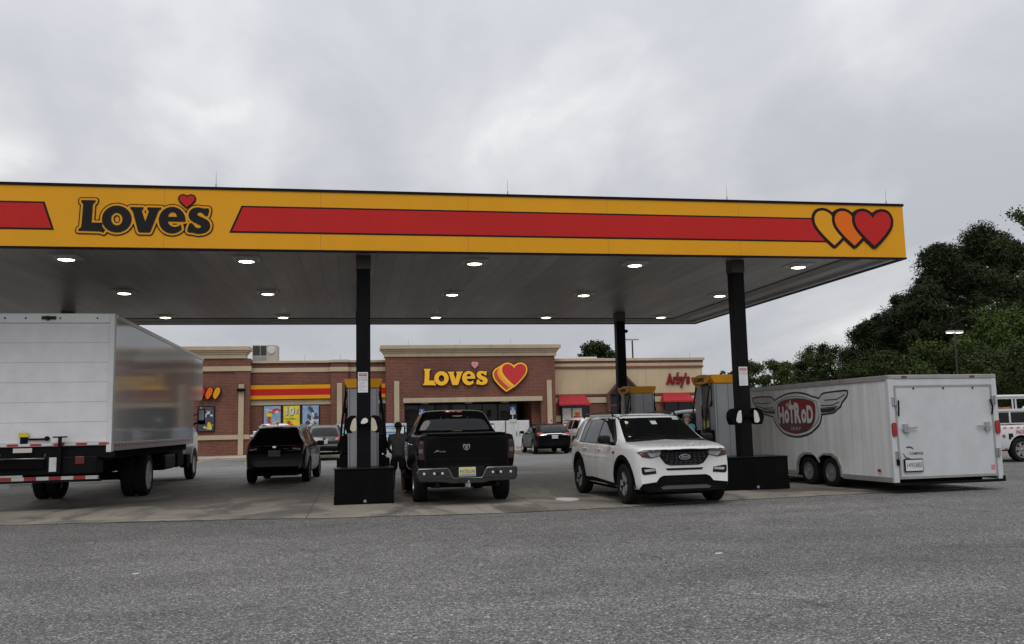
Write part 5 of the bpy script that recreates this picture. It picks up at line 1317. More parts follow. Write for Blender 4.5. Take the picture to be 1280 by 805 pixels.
# ---- silver sport utility pulling the trailer
SP_ = paint('paint_silver', (.20, .205, .21), .3, .45, dirt=.1)
sp = suv_spec(4.95, 1.98, 1.93, 2.95, 1.05, .40, rake=.22, belt=1.20, ws=1.25, hood=1.16, taper=.76)
c = Car('sport_utility', 'silver sport utility hitched ahead of the white trailer behind the pump', 'sport utility', (10.62, 26.55, .012), R(3.4), sp, SP_); rt = c.root
c.wheels('six', STEEL, tw=.26)
c.panel('rear_window', [[(-.72, 1.28), (.72, 1.28), (.62, 1.74), (-.62, 1.74)]], 'y', -1, GLASS, .006, .1)
both(c, 'tail_light', [(.80, .95), (.91, .95), (.90, 1.3), (.82, 1.3)], 'y', -1, REDL, .012)
side_glass(c, [[(.85, 1.24), (1.1, 1.25), (.48, 1.75), (.2, 1.78), (.2, 1.24)], [(.12, 1.24), (.12, 1.78), (-.75, 1.78), (-.8, 1.26)], [(-.9, 1.27), (-.88, 1.78), (-1.85, 1.73), (-1.92, 1.32)]], [(1.18, 1.21), (.52, 1.79), (.1, 1.81), (-1.9, 1.78), (-2.0, 1.28), (-.8, 1.22)])
mirrors(c, .95, 1.3, TRIM)
c.panel('windshield', [[(-.78, 1.28), (.78, 1.28), (.68, 1.76), (-.68, 1.76)]], 'y', 1, GLASS, .006, .1)
for sg in (-1, 1):
    for ln in ([(.16, .4), (.16, 1.25)], [(-.84, .7), (-.84, 1.25)]): c.strip('door_gap', ln, 'x', sg, GAP)
b = B(); b.box(-.6, .6, -2.1, 2.0, .25, .45); b.build('chassis', UNDER, rt)

# ---- white pickup at the shop
sp = dict(ys=[-2.9, -2.86, -2.6, -2.2, -1.6, -1.1, -.86, -.80, -.70, -.55, -.2, .3, .65, .85, 1.1, 1.38, 1.5, 1.93, 2.3, 2.6, 2.8, 2.9], top=ram.sp['top'], belt=ram.sp['belt'], bot=ram.sp['bot'], W=ram.sp['W'], R=ram.sp['R'],
          axF=1.93, axR=-1.6, wr=.40, tw=1.0, bowF=.3, bowR=.03, endcrease=.8)
c = Car('pickup_truck', 'white pickup parked at the shop partly hidden by the black crossover', 'pickup truck', (-4.18, 48.3, .008), 0, sp, WP, sub=1); rt = c.root
c.wheels('six', STEEL, tw=.27)
c.panel('rear_window', [[(-.80, 1.45), (.80, 1.45), (.66, 1.82), (-.66, 1.82)]], 'y', -1, GLASS, .006, .1)
c.panel('brake_light', [[(-.24, 1.855), (.24, 1.855), (.23, 1.91), (-.23, 1.91)]], 'y', -1, M('red_lens_mid', (.30, .012, .018), .15), .014, .1)
both(c, 'tail_light', [(.80, .90), (.97, .90), (.96, 1.28), (.82, 1.28)], 'y', -1, M('red_lens_mid', (.30, .012, .018), .15), .012)
side_glass(c, [[(-.52, 1.36), (.30, 1.34), (.30, 1.80), (-.30, 1.82), (-.52, 1.72)], [(.36, 1.34), (1.08, 1.33), (.62, 1.78), (.36, 1.80)]])
b = B(); b.box(-.98, .98, -3.02, -2.82, .50, .70); b.build('bumper', STEEL, rt, bevel=.03)
mirrors(c, 1.05, 1.45, WP, 1.2); plate(rt, 0, -3.03, .62, 'HC 5140', -1)

# ---- box truck
tk = thing('box_truck', 'white box truck with roll-up rear door and glossy side at the left pump', 'box truck', (-6.40, 24.88, .012), R(.72)); rt = tk
BW = M('box_white', (.74, .74, .75), .38, dirt=.12, dirtcol=(.3, .29, .27))
yr, yf_, xl, xr, z0, z1 = -5.13, 5.1, -1.3, 1.3, 1.19, 4.09; zd = z0+.19; up = .24
def bx(x0, x1, y0, y1, za, zb): return B().box(x0, x1, y0, y1, za, zb)
# glossy side skin: gently waved sheet, normals turned to place the shop sign's reflection
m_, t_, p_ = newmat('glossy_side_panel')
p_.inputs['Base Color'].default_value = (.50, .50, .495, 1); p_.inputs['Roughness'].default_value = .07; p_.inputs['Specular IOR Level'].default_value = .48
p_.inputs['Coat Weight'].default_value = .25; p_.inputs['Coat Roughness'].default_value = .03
tcn = N(t_, 'ShaderNodeTexCoord'); bmp = N(t_, 'ShaderNodeBump'); bmp.inputs['Strength'].default_value = .10; bmp.inputs['Distance'].default_value = .02
h1 = noise(t_, mapping(t_, tcn.outputs['Object'], (1, 2.2, .5)), 1.1, 3); t_.links.new(h1, bmp.inputs['Height']); ng = N(t_, 'ShaderNodeNewGeometry'); vr = N(t_, 'ShaderNodeVectorRotate', rotation_type='Z_AXIS'); vr.inputs['Angle'].default_value = R(-4.0); t_.links.new(ng.outputs['Normal'], vr.inputs['Vector']); t_.links.new(vr.outputs[0], bmp.inputs['Normal']); t_.links.new(bmp.outputs[0], p_.inputs['Normal'])
SIDEG = m_
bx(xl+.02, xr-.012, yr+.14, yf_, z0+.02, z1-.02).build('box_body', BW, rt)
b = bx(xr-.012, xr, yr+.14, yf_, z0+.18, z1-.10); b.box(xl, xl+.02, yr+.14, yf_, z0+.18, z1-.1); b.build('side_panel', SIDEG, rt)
ATT = yf_+1.9
b = B(); b.prism([(yf_, 2.62), (ATT-.15, 2.62), (ATT, 2.75), (ATT-.15, z1-.02), (yf_, z1-.02)], 'x', xl+.02, xr-.002); b.build('cab_attic', SIDEG, rt, bevel=.06)
b = B(); b.box(xl, xr+.015, yr+.14, ATT-.05, z1-.10, z1); b.box(xl, xr+.012, yr+.14, yf_, z0, z0+.18); b.build('rail', M('rail_aluminium', (.50, .50, .50), .35, .6, dirt=.2), rt, bevel=.01)
b = B()
for i in range(34): b.box(xr+.012, xr+.016, yr+.3+.28*i, yr+.3+.28*i+.12, z0+.09, z0+.13)
b.build('side_marker', REDREF, rt)
FR = M('frame_white', (.64, .67, .65), .4, .1, dirt=.2, dirtcol=(.3, .3, .28))
b = bx(xr-.10, xr+.004, yr, yr+.15, z0-.02, z1); b.box(xl, xl+.10, yr, yr+.15, z0-.02, z1); b.box(xl+.10, xr-.10, yr, yr+.15, z1-.20, z1); b.build('rear_frame', FR, rt, bevel=.012)
b = bx(xl+.10, xr-.10, yr+.01, yr+.14, zd-.06, zd+.02); b.build('rear_sill', M('sill_aluminium', (.55, .55, .55), .4, .5), rt)
dr = bx(xl+.10, xr-.10, yr+.045, yr+.12, zd+.02, z1-.20).build('roll_door', M('roll_door_white', (.72, .71, .725), .45, dirt=.04, dirtcol=(.36, .35, .34)), rt)
b = B()
for i in range(1, 6): z = zd+.02+(z1-.22-zd)*i/6; b.box(xl+.12, xr-.12, yr+.042, yr+.046, z-.004, z+.004)
b.build('door_seam', M('seam_pale', (.40, .40, .40), .6), dr)
b = B()
for x in (-.42, .42):
    for i in range(18): b.lathe([(0, yr+.041), (.006, yr+.041), (.008, yr+.046)], (x, 0, zd+.12+.14*i), 'y', 6)
b.build('door_bolt', STEEL, dr)
b = bx(-.46, -.32, yr+.0, yr+.05, zd+.0, zd+.20); b.box(-.30, .0, yr-.005, yr+.03, zd+.07, zd+.11); b.lathe([(0, yr-.01), (.05, yr-.01), (.05, yr+.03)], (.05, 0, zd+.10), 'y', 10); b.build('door_latch', BLKMETAL, dr)
b = bx(-.49, -.30, yr-.012, yr+.0, zd+.14, zd+.23); b.build('latch_tag', M('tag_yellow', (.65, .52, .03), .5), dr)
b = B()
for i in range(11):
    if i % 2 == 0: b.box(xl+.16+.22*i, xl+.16+.22*i+.20, yr+.0, yr+.008, zd-.05, zd-.005, 0)
    else: b.box(xl+.16+.22*i, xl+.16+.22*i+.20, yr+.0, yr+.008, zd-.05, zd-.005, 1)
b.build('reflector_strip', [REDREF, PLATEW], rt)
b = B(); b.box(-.14, .14, yr-.02, yr+.03, z1-.13, z1-.06); b.lathe([(0, yr-.07), (.04, yr-.07), (.055, yr-.01)], (-.02, 0, z1-.10), 'y', 12)
for x in (-.85, -.45, .22, .95): b.lathe([(0, yr-.012), (.018, yr-.012), (.022, yr+.01)], (x, 0, z1-.1), 'y', 8)
b.build('marker_lamp', TRIM, rt)
# below the box: lift gear, lamps, bumper
b = bx(xl+.02, xr-.04, yr+.05, yr+.5, 1.06, zd-.07); b.build('rear_crossmember', BLKMETAL, rt)
b = bx(xl+.05, xr-.25, yr-.03, yr+.45, .74, 1.10); b.build('lift_gate', BLKMETAL, rt, bevel=.02)
b = bx(-.82, .05, yr-.1, yr-.03, .86, 1.06); b.build('lift_step', BLKPL, rt, bevel=.02)
b = B(); b.tube([(-.80, yr-.08, 1.16), (-.80, yr-.14, 1.08), (.06, yr-.14, 1.08), (.06, yr-.08, 1.16)], .018, 8); b.build('grab_bar', STEEL, rt, smooth=50)
b = bx(-.58, -.22, yr-.02, yr-.01, 1.20, 1.29); b.build('instruction_label', M('label_cream', (.58, .54, .48), .5), rt)
b = bx(.12, .26, yr-.036, yr-.03, .80, 1.09); b.build('instruction_label', PLATEW, rt)
b = bx(.30, .36, yr-.12, yr-.06, .76, 1.50); b.box(.20, .46, yr-.12, yr-.05, 1.49, 1.52); b.build('lift_post', BLKMETAL, rt)
b = bx(.62, .80, yr-.05, yr-.03, .94, 1.10); b.box(-1.20, -1.02, yr-.05, yr-.03, .90, 1.08); b.build('tail_light', M('dull_red_lens', (.11, .012, .012), .3), rt, bevel=.02)
plate(rt, -1.06, yr-.06, .74, 'GX 7125', -1, w=.32, h=.16)
b = B()
for i in range(10): b.box(xl+.02+.235*i, xl+.02+.235*i+.235, yr-.06, yr+.05, .63, .70, 0 if i % 2 == 0 else 1)
b.box(xl, xr-.18, yr-.05, yr+.12, .58, .62, 2); b.build('rear_bumper', [M('reflector_worn_red', (.24, .02, .02), .45, dirt=.3), M('reflector_worn_white', (.42, .42, .41), .5, dirt=.3), BLKMETAL], rt)
b = bx(-.62, -.20, yr-.02, yr+.02, .48, .56); b.build('mud_flap_bar', M('worn_grey', (.16, .16, .16), .5), rt)
b = bx(-.45, .45, yr+.2, 8.0, .62, 1.0); b.box(-1.1, 1.1, yr+.3, yf_, 1.0, z0); b.build('chassis', UNDER, rt)
ay = -1.25
for sg in (-1, 1):
    wheel(rt, sg*1.15, ay, .51, .27, sg, 'steel', M('rim_white', (.55, .55, .55), .4, .2), rr=.35)
    wheel(rt, sg*.84, ay, .51, .27, sg, 'steel', M('rim_white', (.55, .55, .55), .4, .2), rr=.35)
    wheel(rt, sg*1.03, 6.35, .49, .27, sg, 'steel', M('rim_white', (.55, .55, .55), .4, .2), rr=.28)
b = B(); b.tube([(-.9, ay, .51), (.9, ay, .51)], .10, 10); b.build('axle', UNDER, rt)
b = B(); b.tube([(-.9, 6.35, .49), (.9, 6.35, .49)], .07, 10); b.build('axle', UNDER, rt)
b = bx(.72, 1.12, 1.6, 3.2, .50, .95); b.build('fuel_tank', BLKMETAL, rt, bevel=.08)
b = bx(.80, 1.10, 3.6, 4.6, .50, .9); b.build('battery_box', BLKPL, rt, bevel=.03)
# cab
CABW = paint('paint_cab_white', (.42, .42, .42), .3, dirt=.2)
b = B()
cabp = [(5.15, .80), (5.15, 2.55), (6.0, 2.58), (6.35, 2.5), (6.95, 1.75), (7.7, 1.62), (8.0, 1.45), (8.05, .62), (7.2, .55), (7.02, .86), (6.7, 1.08), (6.35, 1.14), (6.0, 1.08), (5.7, .86), (5.55, .55), (5.15, .55)]
b.prism(cabp, 'x', -1.0, 1.0); b.build('cab', CABW, rt, bevel=.06, seg=3)
for sg in (-1, 1):
    xs = sg*1.004
    b = B(); b.prism([(5.45, 1.72), (5.45, 2.40), (6.2, 2.40), (6.7, 1.74)], 'x', min(xs, xs+sg*.01), max(xs, xs+sg*.01)); b.build('cab_window', GLASS, rt)
    q = [(6.35+.66*math.cos(a), .49+.66*math.sin(a)) for a in np.linspace(R(5), R(175), 16)]+[(6.35+.55*math.cos(a), .49+.55*math.sin(a)) for a in np.linspace(R(175), R(5), 16)]
    b = B(); b.prism(q, 'x', min(sg*.98, sg*1.17), max(sg*.98, sg*1.17)); b.build('fender', CABW, rt, smooth=40, bevel=.03)
    b = bx(min(sg*.9, sg*1.12), max(sg*.9, sg*1.12), 5.2, 5.75, .42, .85); b.build('cab_step', BLKPL, rt, bevel=.03)
    b = bx(min(sg*1.22, sg*1.44), max(sg*1.22, sg*1.44), 6.55, 6.70, 1.80, 2.34); mr = b.build('mirror', BLKPL, rt, bevel=.04)
    b = bx(min(sg*1.245, sg*1.415), max(sg*1.245, sg*1.415), 6.54, 6.548, 1.95, 2.30); b.build('mirror_glass', M('mirror_pale', (.65, .66, .66), .03, 1.0), mr)
    b = B(); b.tube([(sg*.98, 6.55, 1.76), (sg*1.25, 6.62, 1.90)], .03, 6); b.tube([(sg*.98, 6.45, 2.05), (sg*1.25, 6.62, 2.2)], .02, 6); b.build('mirror_arm', BLKPL, mr)

# ---- enclosed trailer
th_ = -math.atan(.06)
tr = thing('cargo_trailer', 'white enclosed cargo trailer with a red winged shield logo on its side', 'trailer', (11.90, 19.66, .0), -th_*0+math.atan(.06)); rt = tr
hw, yr, yfr, z0, z1 = 1.31, -3.10, 3.0, .27, 2.40
TW = M('trailer_white', (.54, .555, .565), .36, dirt=.22, dirtcol=(.30, .285, .26))
TG = M('trailer_trim_grey', (.36, .35, .33), .4, .4, dirt=.35)
m_, t_, p_ = newmat('trailer_side_sheet'); tcn = N(t_, 'ShaderNodeTexCoord'); ob_ = tcn.outputs['Object']
f1 = noise(t_, mapping(t_, ob_, (1, 5, .25)), 1.3, 5); f2_ = noise(t_, ob_, 1.1, 6)
bc = ramp(t_, f1, [(.35, (.60, .60, .595)), (.65, (.76, .765, .765))]); bc = mix(t_, ramp(t_, f2_, [(.5, (0, 0, 0)), (.8, (.45,)*3)]), bc, (.46, .44, .40))
t_.links.new(bc, p_.inputs['Base Color']); p_.inputs['Roughness'].default_value = .32
bmp = N(t_, 'ShaderNodeBump'); bmp.inputs['Strength'].default_value = .15; bmp.inputs['Distance'].default_value = .02; t_.links.new(noise(t_, mapping(t_, ob_, (1, 1.6, .5)), 1.4, 2), bmp.inputs['Height']); t_.links.new(bmp.outputs[0], p_.inputs['Normal'])
TSIDE = m_
b = B(); b.prism([(-hw+.01, yr+.1), (hw-.01, yr+.1), (hw-.01, yfr), (.25, yfr+.75), (-.25, yfr+.75), (-hw+.01, yfr)], 'z', z0+.02, z1-.02); bd = b.build('trailer_body', TSIDE, rt)
b = B()
for i in range(1, 6):
    for sg in (-1, 1): y = yr+i*1.02; b.box(sg*(hw-.009)-.0015, sg*(hw-.009)+.0015, y-.004, y+.004, z0+(.56 if -1.4 < y < .6 else .1), z1-.12)
b.build('side_seam', M('seam_faint', (.42, .42, .41), .5), bd)
b = B(); b.box(-hw-.012, -hw+.08, yr+.05, yfr, z1-.10, z1+.012); b.box(hw-.08, hw+.012, yr+.05, yfr, z1-.10, z1+.012); b.build('roof_rail', TG, rt, bevel=.012)
for sg in (-1, 1):
    for ya, yb in ((yr+.05, -1.33), (.55, yfr)): b = B(); b.box(min(sg*(hw-.05), sg*(hw+.008)), max(sg*(hw-.05), sg*(hw+.008)), ya, yb, z0-.05, z0+.06); b.build('lower_rail', TG, rt, bevel=.008)
for sg in (-1, 1): b = B(); b.box(min(sg*(hw-.12), sg*(hw+.006)), max(sg*(hw-.12), sg*(hw+.006)), yr, yr+.10, z0-.05, z1-.07); b.build('rear_post', TW, rt, bevel=.012)
b = B(); b.box(-hw-.006, hw+.006, yr-.005, yr+.10, z1-.07, z1+.015); b.build('rear_header', TG, rt, bevel=.012)
b = B(); b.box(-hw+.12, hw-.12, yr+.01, yr+.10, z1-.20, z1-.07); b.build('header_strip', TW, rt)
b = B(); b.box(-hw+.12, hw-.12, yr-.0, yr+.05, z0+.02, z0+.07); b.box(-hw+.12, -hw+.165, yr, yr+.05, z0+.07, z1-.24); b.box(hw-.165, hw-.12, yr, yr+.05, z0+.07, z1-.24); b.box(-hw+.12, hw-.12, yr, yr+.05, z1-.24, z1-.20); fr_ = b.build('ramp_frame', TG, rt)
b = B(); b.box(-hw+.165, hw-.165, yr+.01, yr+.06, z0+.07, z1-.24); rd = b.build('ramp_door', TW, rt)
b = B()
for i in range(14): b.lathe([(0, yr+.005), (.006, yr+.005), (.008, yr+.012)], (.0, 0, z0+.2+.12*i), 'y', 6)
b.build('door_rivet', TG, rd)
b = B(); b.box(-hw-.004, hw-.02, yr-.03, yr+.10, z0-.10, z0-.052); b.box(hw-.02, hw+.03, yr-.02, yr+.1, z0-.10, z0+.02); b.build('rear_bumper_bar', BLKMETAL, rt)
for sg in (-1, 1):
    for zz_ in (.42, 1.52):
        b = B(); b.box(sg*(hw-.10)-.05, sg*(hw-.10)+.05, yr-.035, yr+.0, z0+zz_, z0+zz_+.17); b.tube([(sg*(hw-.10), yr-.045, z0+zz_-.01), (sg*(hw-.10), yr-.045, z0+zz_+.18)], .014, 8); b.build('hinge', STEEL, rt, bevel=.008)
    b = B(); b.prism(smooth_loop([(sg*(hw-.06)+x, z0+1.03+z) for x, z in ((-.05, -.12), (0, -.14), (.05, -.12), (.055, 0), (.05, .12), (0, .14), (-.05, .12), (-.055, 0))], 2), 'y', yr-.03, yr); b.build('tail_light', M('red_lens_mid', (.30, .012, .018), .15), rt, smooth=40)
    b = B(); xx = sg*(hw-.46); b.box(xx-.12, xx+.12, yr-.06, yr-.03, z0+1.045, z0+1.075); b.box(xx+sg*.14-.05, xx+sg*.14+.05, yr-.05, yr+.0, z0+.97, z0+1.14); b.box(xx+sg*.12-.12 if sg < 0 else xx+.12, xx+sg*.12 if sg < 0 else xx+.24, yr-.04, yr-.02, z0+1.02, z0+1.05)
    b.tube([(xx+sg*.10, yr-.05, z0+1.0), (xx+sg*.10, yr-.05, z0+.93)], .018, 6); b.build('door_latch', STEEL, rd, bevel=.006)
    b = B(); b.tube([(sg*(hw-.20), yr-.02, z0+1.62), (sg*(hw-.17), yr-.05, z0+1.45), (sg*(hw-.18), yr-.02, z0+1.30)], .016, 6); b.build('door_strap', BLKPL, rt, smooth=50)
b = B()
for x in (-.72, 0, .72): b.lathe([(0, yr-.005), (.018, yr-.005), (.02, yr+.01)], (x, 0, z1-.27), 'y', 8)
b.build('door_bumper', TRIM, rt)
b = B()
for x in (-.93, .72): b.box(x-.055, x+.055, yr-.02, yr-.005, z1-.05, z1-.01)
b.build('marker_lamp', [M('marker_dark', (.10, .03, .02), .3)], rt)
b = B(); b.box(-hw-.03, -hw-.004, yr+.42, yr+.5, z0+.16, z0+.21); b.build('side_marker', REDL, rt); b = B(); b.box(-hw+.06, -hw+.12, yr-.04, yr, z0+.30, z0+.44); b.build('plug_cover', BLKPL, rt, bevel=.01)
plate(rt, -.86, yr-.035, .565, '14958BE', -1, w=.40, h=.22, frame=TRIM)
b = B(); b.box(-1.085, -.635, yr-.03, yr-.0, .43, .70); b.build('plate_holder', TRIM, rt, bevel=.02)
b = B(); T = T_face_minus_y(-.76, yr+.004, .80); b.text('COMPASS', .075, T, 0, .012, 1.0)
q = [(.0+.14*math.cos(a), .13*math.sin(a)) for a in np.linspace(R(40), R(115), 9)]+[(.0+.125*math.cos(a), .105*math.sin(a)) for a in np.linspace(R(115), R(40), 9)]
b.prism([(-.93+x, .82+z) for x, z in q], 'y', yr+.002, yr+.006, 0)
q = [(.0+.14*math.cos(a), .13*math.sin(a)) for a in np.linspace(R(185), R(275), 9)]+[(.0+.125*math.cos(a), .105*math.sin(a)) for a in np.linspace(R(275), R(185), 9)]
b.prism([(-.93+x, .82+z) for x, z in q], 'y', yr+.002, yr+.006, 0); b.build('maker_lettering', INK, rd)
b = B(); b.box(1.03, 1.12, yr+.004, yr+.009, .42, .52); b.build('warning_sticker', M('sticker_pink', (.55, .22, .24), .5), rd)
# wheels and double arch
ARCH = []
for sg in (-1, 1):
    for ya in (-.84, .06): wheel(rt, sg*(hw-.115), ya, .335, .21, sg, 'steel', M('rim_worn', (.30, .30, .31), .45, .6, dirt=.4), rr=.20)
    xs = sg*(hw-.009)
    aw = [(-1.33, z0-.02), (-1.30, z0+.25), (-1.20, z0+.40), (-.98, z0+.50), (-.66, z0+.50), (-.48, z0+.43), (-.39, z0+.33), (-.30, z0+.43), (-.12, z0+.50), (.20, z0+.50), (.42, z0+.40), (.52, z0+.25), (.55, z0-.02)]
    inn = [(y*1.0+(.06 if y < -.39 else -.06), z-.055) for y, z in aw]; inn[0] = (aw[0][0]+.06, z0-.02); inn[-1] = (aw[-1][0]-.06, z0-.02)
    b = B(); b.prism(aw+inn[::-1], 'x', min(xs, xs+sg*.03), max(xs, xs+sg*.03)); b.build('wheel_arch', TG, rt, bevel=.006)
    ARCH.append((inn, sg))
cut = B()
for inn, sg in ARCH: cut.prism([(max(-1.27, min(.49, y)), z) for y, z in inn[:1]]+inn[1:-1]+inn[-1:], 'x', min(sg*(hw-.36), sg*(hw+.2)), max(sg*(hw-.36), sg*(hw+.2)), 1)
cme = bpy.data.meshes.new('cut'); cme.from_pydata(cut.v, [], cut.f); cme.materials.append(TSIDE); cme.materials.append(UNDER); cme.polygons.foreach_set('material_index', cut.m)
bm = bmesh.new(); bm.from_mesh(cme); bmesh.ops.remove_doubles(bm, verts=bm.verts, dist=1e-5); bmesh.ops.recalc_face_normals(bm, faces=bm.faces); bm.to_mesh(cme); bm.free()
co = bpy.data.objects.new('cut', cme); COL.objects.link(co); co.matrix_world = rt.matrix_world.copy(); co.parent = rt
bd.data.materials.append(UNDER)
md = bd.modifiers.new('b', 'BOOLEAN'); md.operation = 'DIFFERENCE'; md.object = co; md.solver = 'EXACT'; co.matrix_world = Matrix.Identity(4); co.parent = None
C.view_layer.update(); co.matrix_world = bd.matrix_world.copy(); C.view_layer.update()
dg = C.evaluated_depsgraph_get(); dg.update(); res = bpy.data.meshes.new_from_object(bd.evaluated_get(dg)); bd.modifiers.clear(); bd.data = res; bpy.data.objects.remove(co)
b = B(); b.box(-.95, .95, yr+.2, yfr, z0-.10, z0+.02); b.tube([(-1.05, -.84, .335), (1.05, -.84, .335)], .04, 8); b.tube([(-1.05, .06, .335), (1.05, .06, .335)], .04, 8); b.build('chassis', UNDER, rt)
b = B(); b.prism([(-.6, yfr+.4), (.6, yfr+.4), (.08, yfr+1.55), (-.08, yfr+1.55)], 'z', .36, .45); b.build('hitch_frame', BLKMETAL, rt)
# winged shield on the trailer flank: outlines in (along, up)
LOGO = {
'shield': [(1.427, 2.047), (1.135, 2.139), (0.791, 2.203), (0.381, 2.219), (-0.008, 2.171), (-0.305, 2.096), (-0.558, 2.034), (-0.594, 1.856), (-0.655, 1.648), (-0.619, 1.525), (-0.545, 1.412), (-0.367, 1.299), (-0.131, 1.194), (0.184, 1.128), (0.482, 1.104), (0.824, 1.135), (1.109, 1.21), (1.349, 1.367), (1.506, 1.526), (1.535, 1.663), (1.464, 1.912)],
'lwing': [(2.572, 2.109), (2.509, 2.154), (2.255, 2.173), (1.615, 2.157), (1.466, 2.094), (1.326, 1.976), (1.364, 1.62), (1.76, 1.644), (2.027, 1.694), (2.158, 1.767), (2.336, 1.864), (2.489, 1.987)],
'rwing': [(-0.44, 1.965), (-0.591, 2.064), (-0.679, 2.133), (-0.826, 2.162), (-1.18, 2.174), (-1.638, 2.18), (-1.709, 2.131), (-1.671, 2.024), (-1.562, 1.939), (-1.461, 1.873), (-1.412, 1.794), (-1.27, 1.738), (-1.159, 1.67), (-0.947, 1.643), (-0.66, 1.628), (-0.406, 1.653)],
'field': [(1.259, 1.872), (1.154, 1.966), (0.852, 2.024), (0.4, 2.042), (-0.028, 2.004), (-0.325, 1.933), (-0.396, 1.83), (-0.36, 1.57), (-0.229, 1.403), (0.01, 1.299), (0.47, 1.219), (0.932, 1.288), (1.172, 1.411), (1.259, 1.591)],
'dark': [(1.242, 1.636), (-0.364, 1.611), (-0.229, 1.403), (0.01, 1.299), (0.47, 1.219), (0.932, 1.288), (1.172, 1.411)],
'lpatch': [(2.087, 1.784), (1.435, 1.77), (1.422, 1.695), (1.932, 1.727)],
'rpatch': [(-0.603, 1.769), (-1.242, 1.799), (-1.165, 1.72), (-0.917, 1.689), (-0.63, 1.686)],
'lf1': [(2.368, 2.007), (2.044, 1.969), (1.633, 1.985)],
'lf2': [(2.283, 1.91), (1.964, 1.851), (1.47, 1.855)],
'lf3': [(2.13, 1.813), (1.787, 1.81), (1.411, 1.797)],
'rf1': [(-0.806, 1.974), (-1.297, 1.982), (-1.594, 2.077)],
'rf2': [(-0.648, 1.855), (-1.075, 1.854), (-1.358, 1.916)],
'rf3': [(-0.605, 1.79), (-1.0, 1.805), (-1.279, 1.818)],
}
xs = -(hw-.009)
def side_layer(name, polys, d0, d1, mat, par):
    b = B()
    for i, l in enumerate(polys): b.prism(l, 'x', xs-d1-.0007*i, xs-d0)
    return b.build(name, mat, par)
sm = lambda n, k=3: smooth_loop(LOGO[n], k)
LB = M('logo_black', (.02, .02, .022), .45); LG = M('logo_grey', (.50, .50, .50), .4, var=.12); LS = M('logo_silver', (.58, .58, .58), .4, var=.1); LR = M('logo_red', (.24, .016, .020), .4, spec=.2); LDR = M('logo_dark_red', (.09, .015, .018), .4)
lo = side_layer('logo_outline', [sm('shield')], .001, .005, LB, bd)
wl = grow([[sm('lwing')], [sm('rwing')]], .0, .02)
side_layer('logo_outline', wl, .001, .004, LB, bd)
for w_ in ('lwing', 'rwing'): b = B(); slab(b, grow([[sm(w_)]], -.042, .014), 'x', xs-.008, xs-.004); b.build('logo_wing', LG, bd)
b = B()
for n in ('lf1', 'lf2', 'lf3', 'rf1', 'rf2', 'rf3'): b.tube([(xs-.008, y, z) for y, z in LOGO[n]], .011, 6)
b.build('wing_line', LB, bd)
side_layer('wing_patch', [LOGO['lpatch']], .008, .0105, LB, bd); side_layer('wing_patch', [LOGO['rpatch']], .008, .0105, LB, bd)
b = B(); slab(b, grow([[sm('shield')]], -.045, .014), 'x', xs-.010, xs-.005); b.build('logo_shield', LS, bd)
b = B(); slab(b, grow([[sm('shield')]], -.10, .014), 'x', xs-.0125, xs-.010); b.build('logo_ring', LB, bd)
b = B(); slab(b, grow([[sm('shield')]], -.115, .014), 'x', xs-.015, xs-.0125); b.build('logo_ring_inner', LG, bd)
b = B(); slab(b, grow([[sm('field', 2)]], .02, .014), 'x', xs-.0175, xs-.015); b.build('logo_field_rim', LB, bd)
side_layer('logo_field', [sm('field', 2)], .0175, .020, LR, bd)
b = B(); slab(b, grow([[LOGO['dark']]], -.015, .014), 'x', xs-.0225, xs-.020); b.build('logo_field_dark', LDR, bd)
def side_T(y, z, d): return Matrix(((0, 0, -1, xs-d), (-1, 0, 0, y), (0, 1, 0, z), (0, 0, 0, 1)))
b = B()
def sf(v, f, m, T):   # letters of the badge grow taller towards the middle
    b.add(v, f, m, T)
for i, (ch, y, hz, w_) in enumerate((('H', 1.10, .42, .26), ('o', .84, .34, .22), ('T', .62, .44, .23), ('R', .35, .50, .28), ('o', .08, .34, .22), ('D', -.18, .42, .26))):
    vv, ff = text_geo(ch, .045); xsn = [p[0] for p in vv]; ysn = [p[1] for p in vv]; kx = w_/(max(xsn)-min(xsn)); kz = hz/(max(ysn)-min(ysn))
    mx, mz = (max(xsn)+min(xsn))/2, min(ysn)
    b.add([((p[0]-mx)*kx, (p[1]-mz)*kz, 0) for p in vv], ff, 0, side_T(y, 1.455, .0245))
b.text('THE', .17, side_T(.74, 1.90, .0245) @ Matrix.Rotation(R(22), 4, 'Z'), 0, .02, .9, .2)
b.text('S H O P', .11, side_T(.46, 1.325, .0245), 1, .015, 1.15)
b.build('logo_letters', [LS, LG], bd)

# ---- service truck at the right edge
sv = thing('service_truck', 'white roadside service truck with orange hazard stripes behind the trailer', 'service truck', (21.9, 26.9, .004), -PI/2); rt = sv
# local: +y points along the vehicle (world +x), local -x ... far side; visible flank is local x = +1.0 (world -y)
SVW = paint('paint_service_white', (.62, .62, .62), .3, dirt=.1)
sp = dict(ys=[-2.6, -2.57, -2.4, -2.0, -1.1, -.6, .5, .58, .66, .8, 1.2, 1.9, 2.3, 2.6, 2.9, 3.3, 3.6, 3.66], top=[(-2.6, 1.22), (.55, 1.25), (.62, 1.80), (.8, 1.92), (1.9, 1.92), (2.3, 1.8), (2.8, 1.30), (3.66, 1.1)], belt=[(-2.6, 1.16), (3.66, 1.0)], bot=[(-2.6, .33), (3.66, .40)],
          W=[(-2.6, .99), (0, 1.0), (3.4, .97), (3.66, .9)], R=[(-2.6, .93), (.5, .93), (.66, .74), (2.2, .72), (2.8, .86), (3.66, .8)], axF=2.75, axR=-.85, wr=.39, tw=1.0, bowF=.2, bowR=.02, endcrease=.85)
tmp = Car('service_truck', '', 'service truck', (22.48, 26.9, .004), -PI/2, sp, SVW, sub=1)
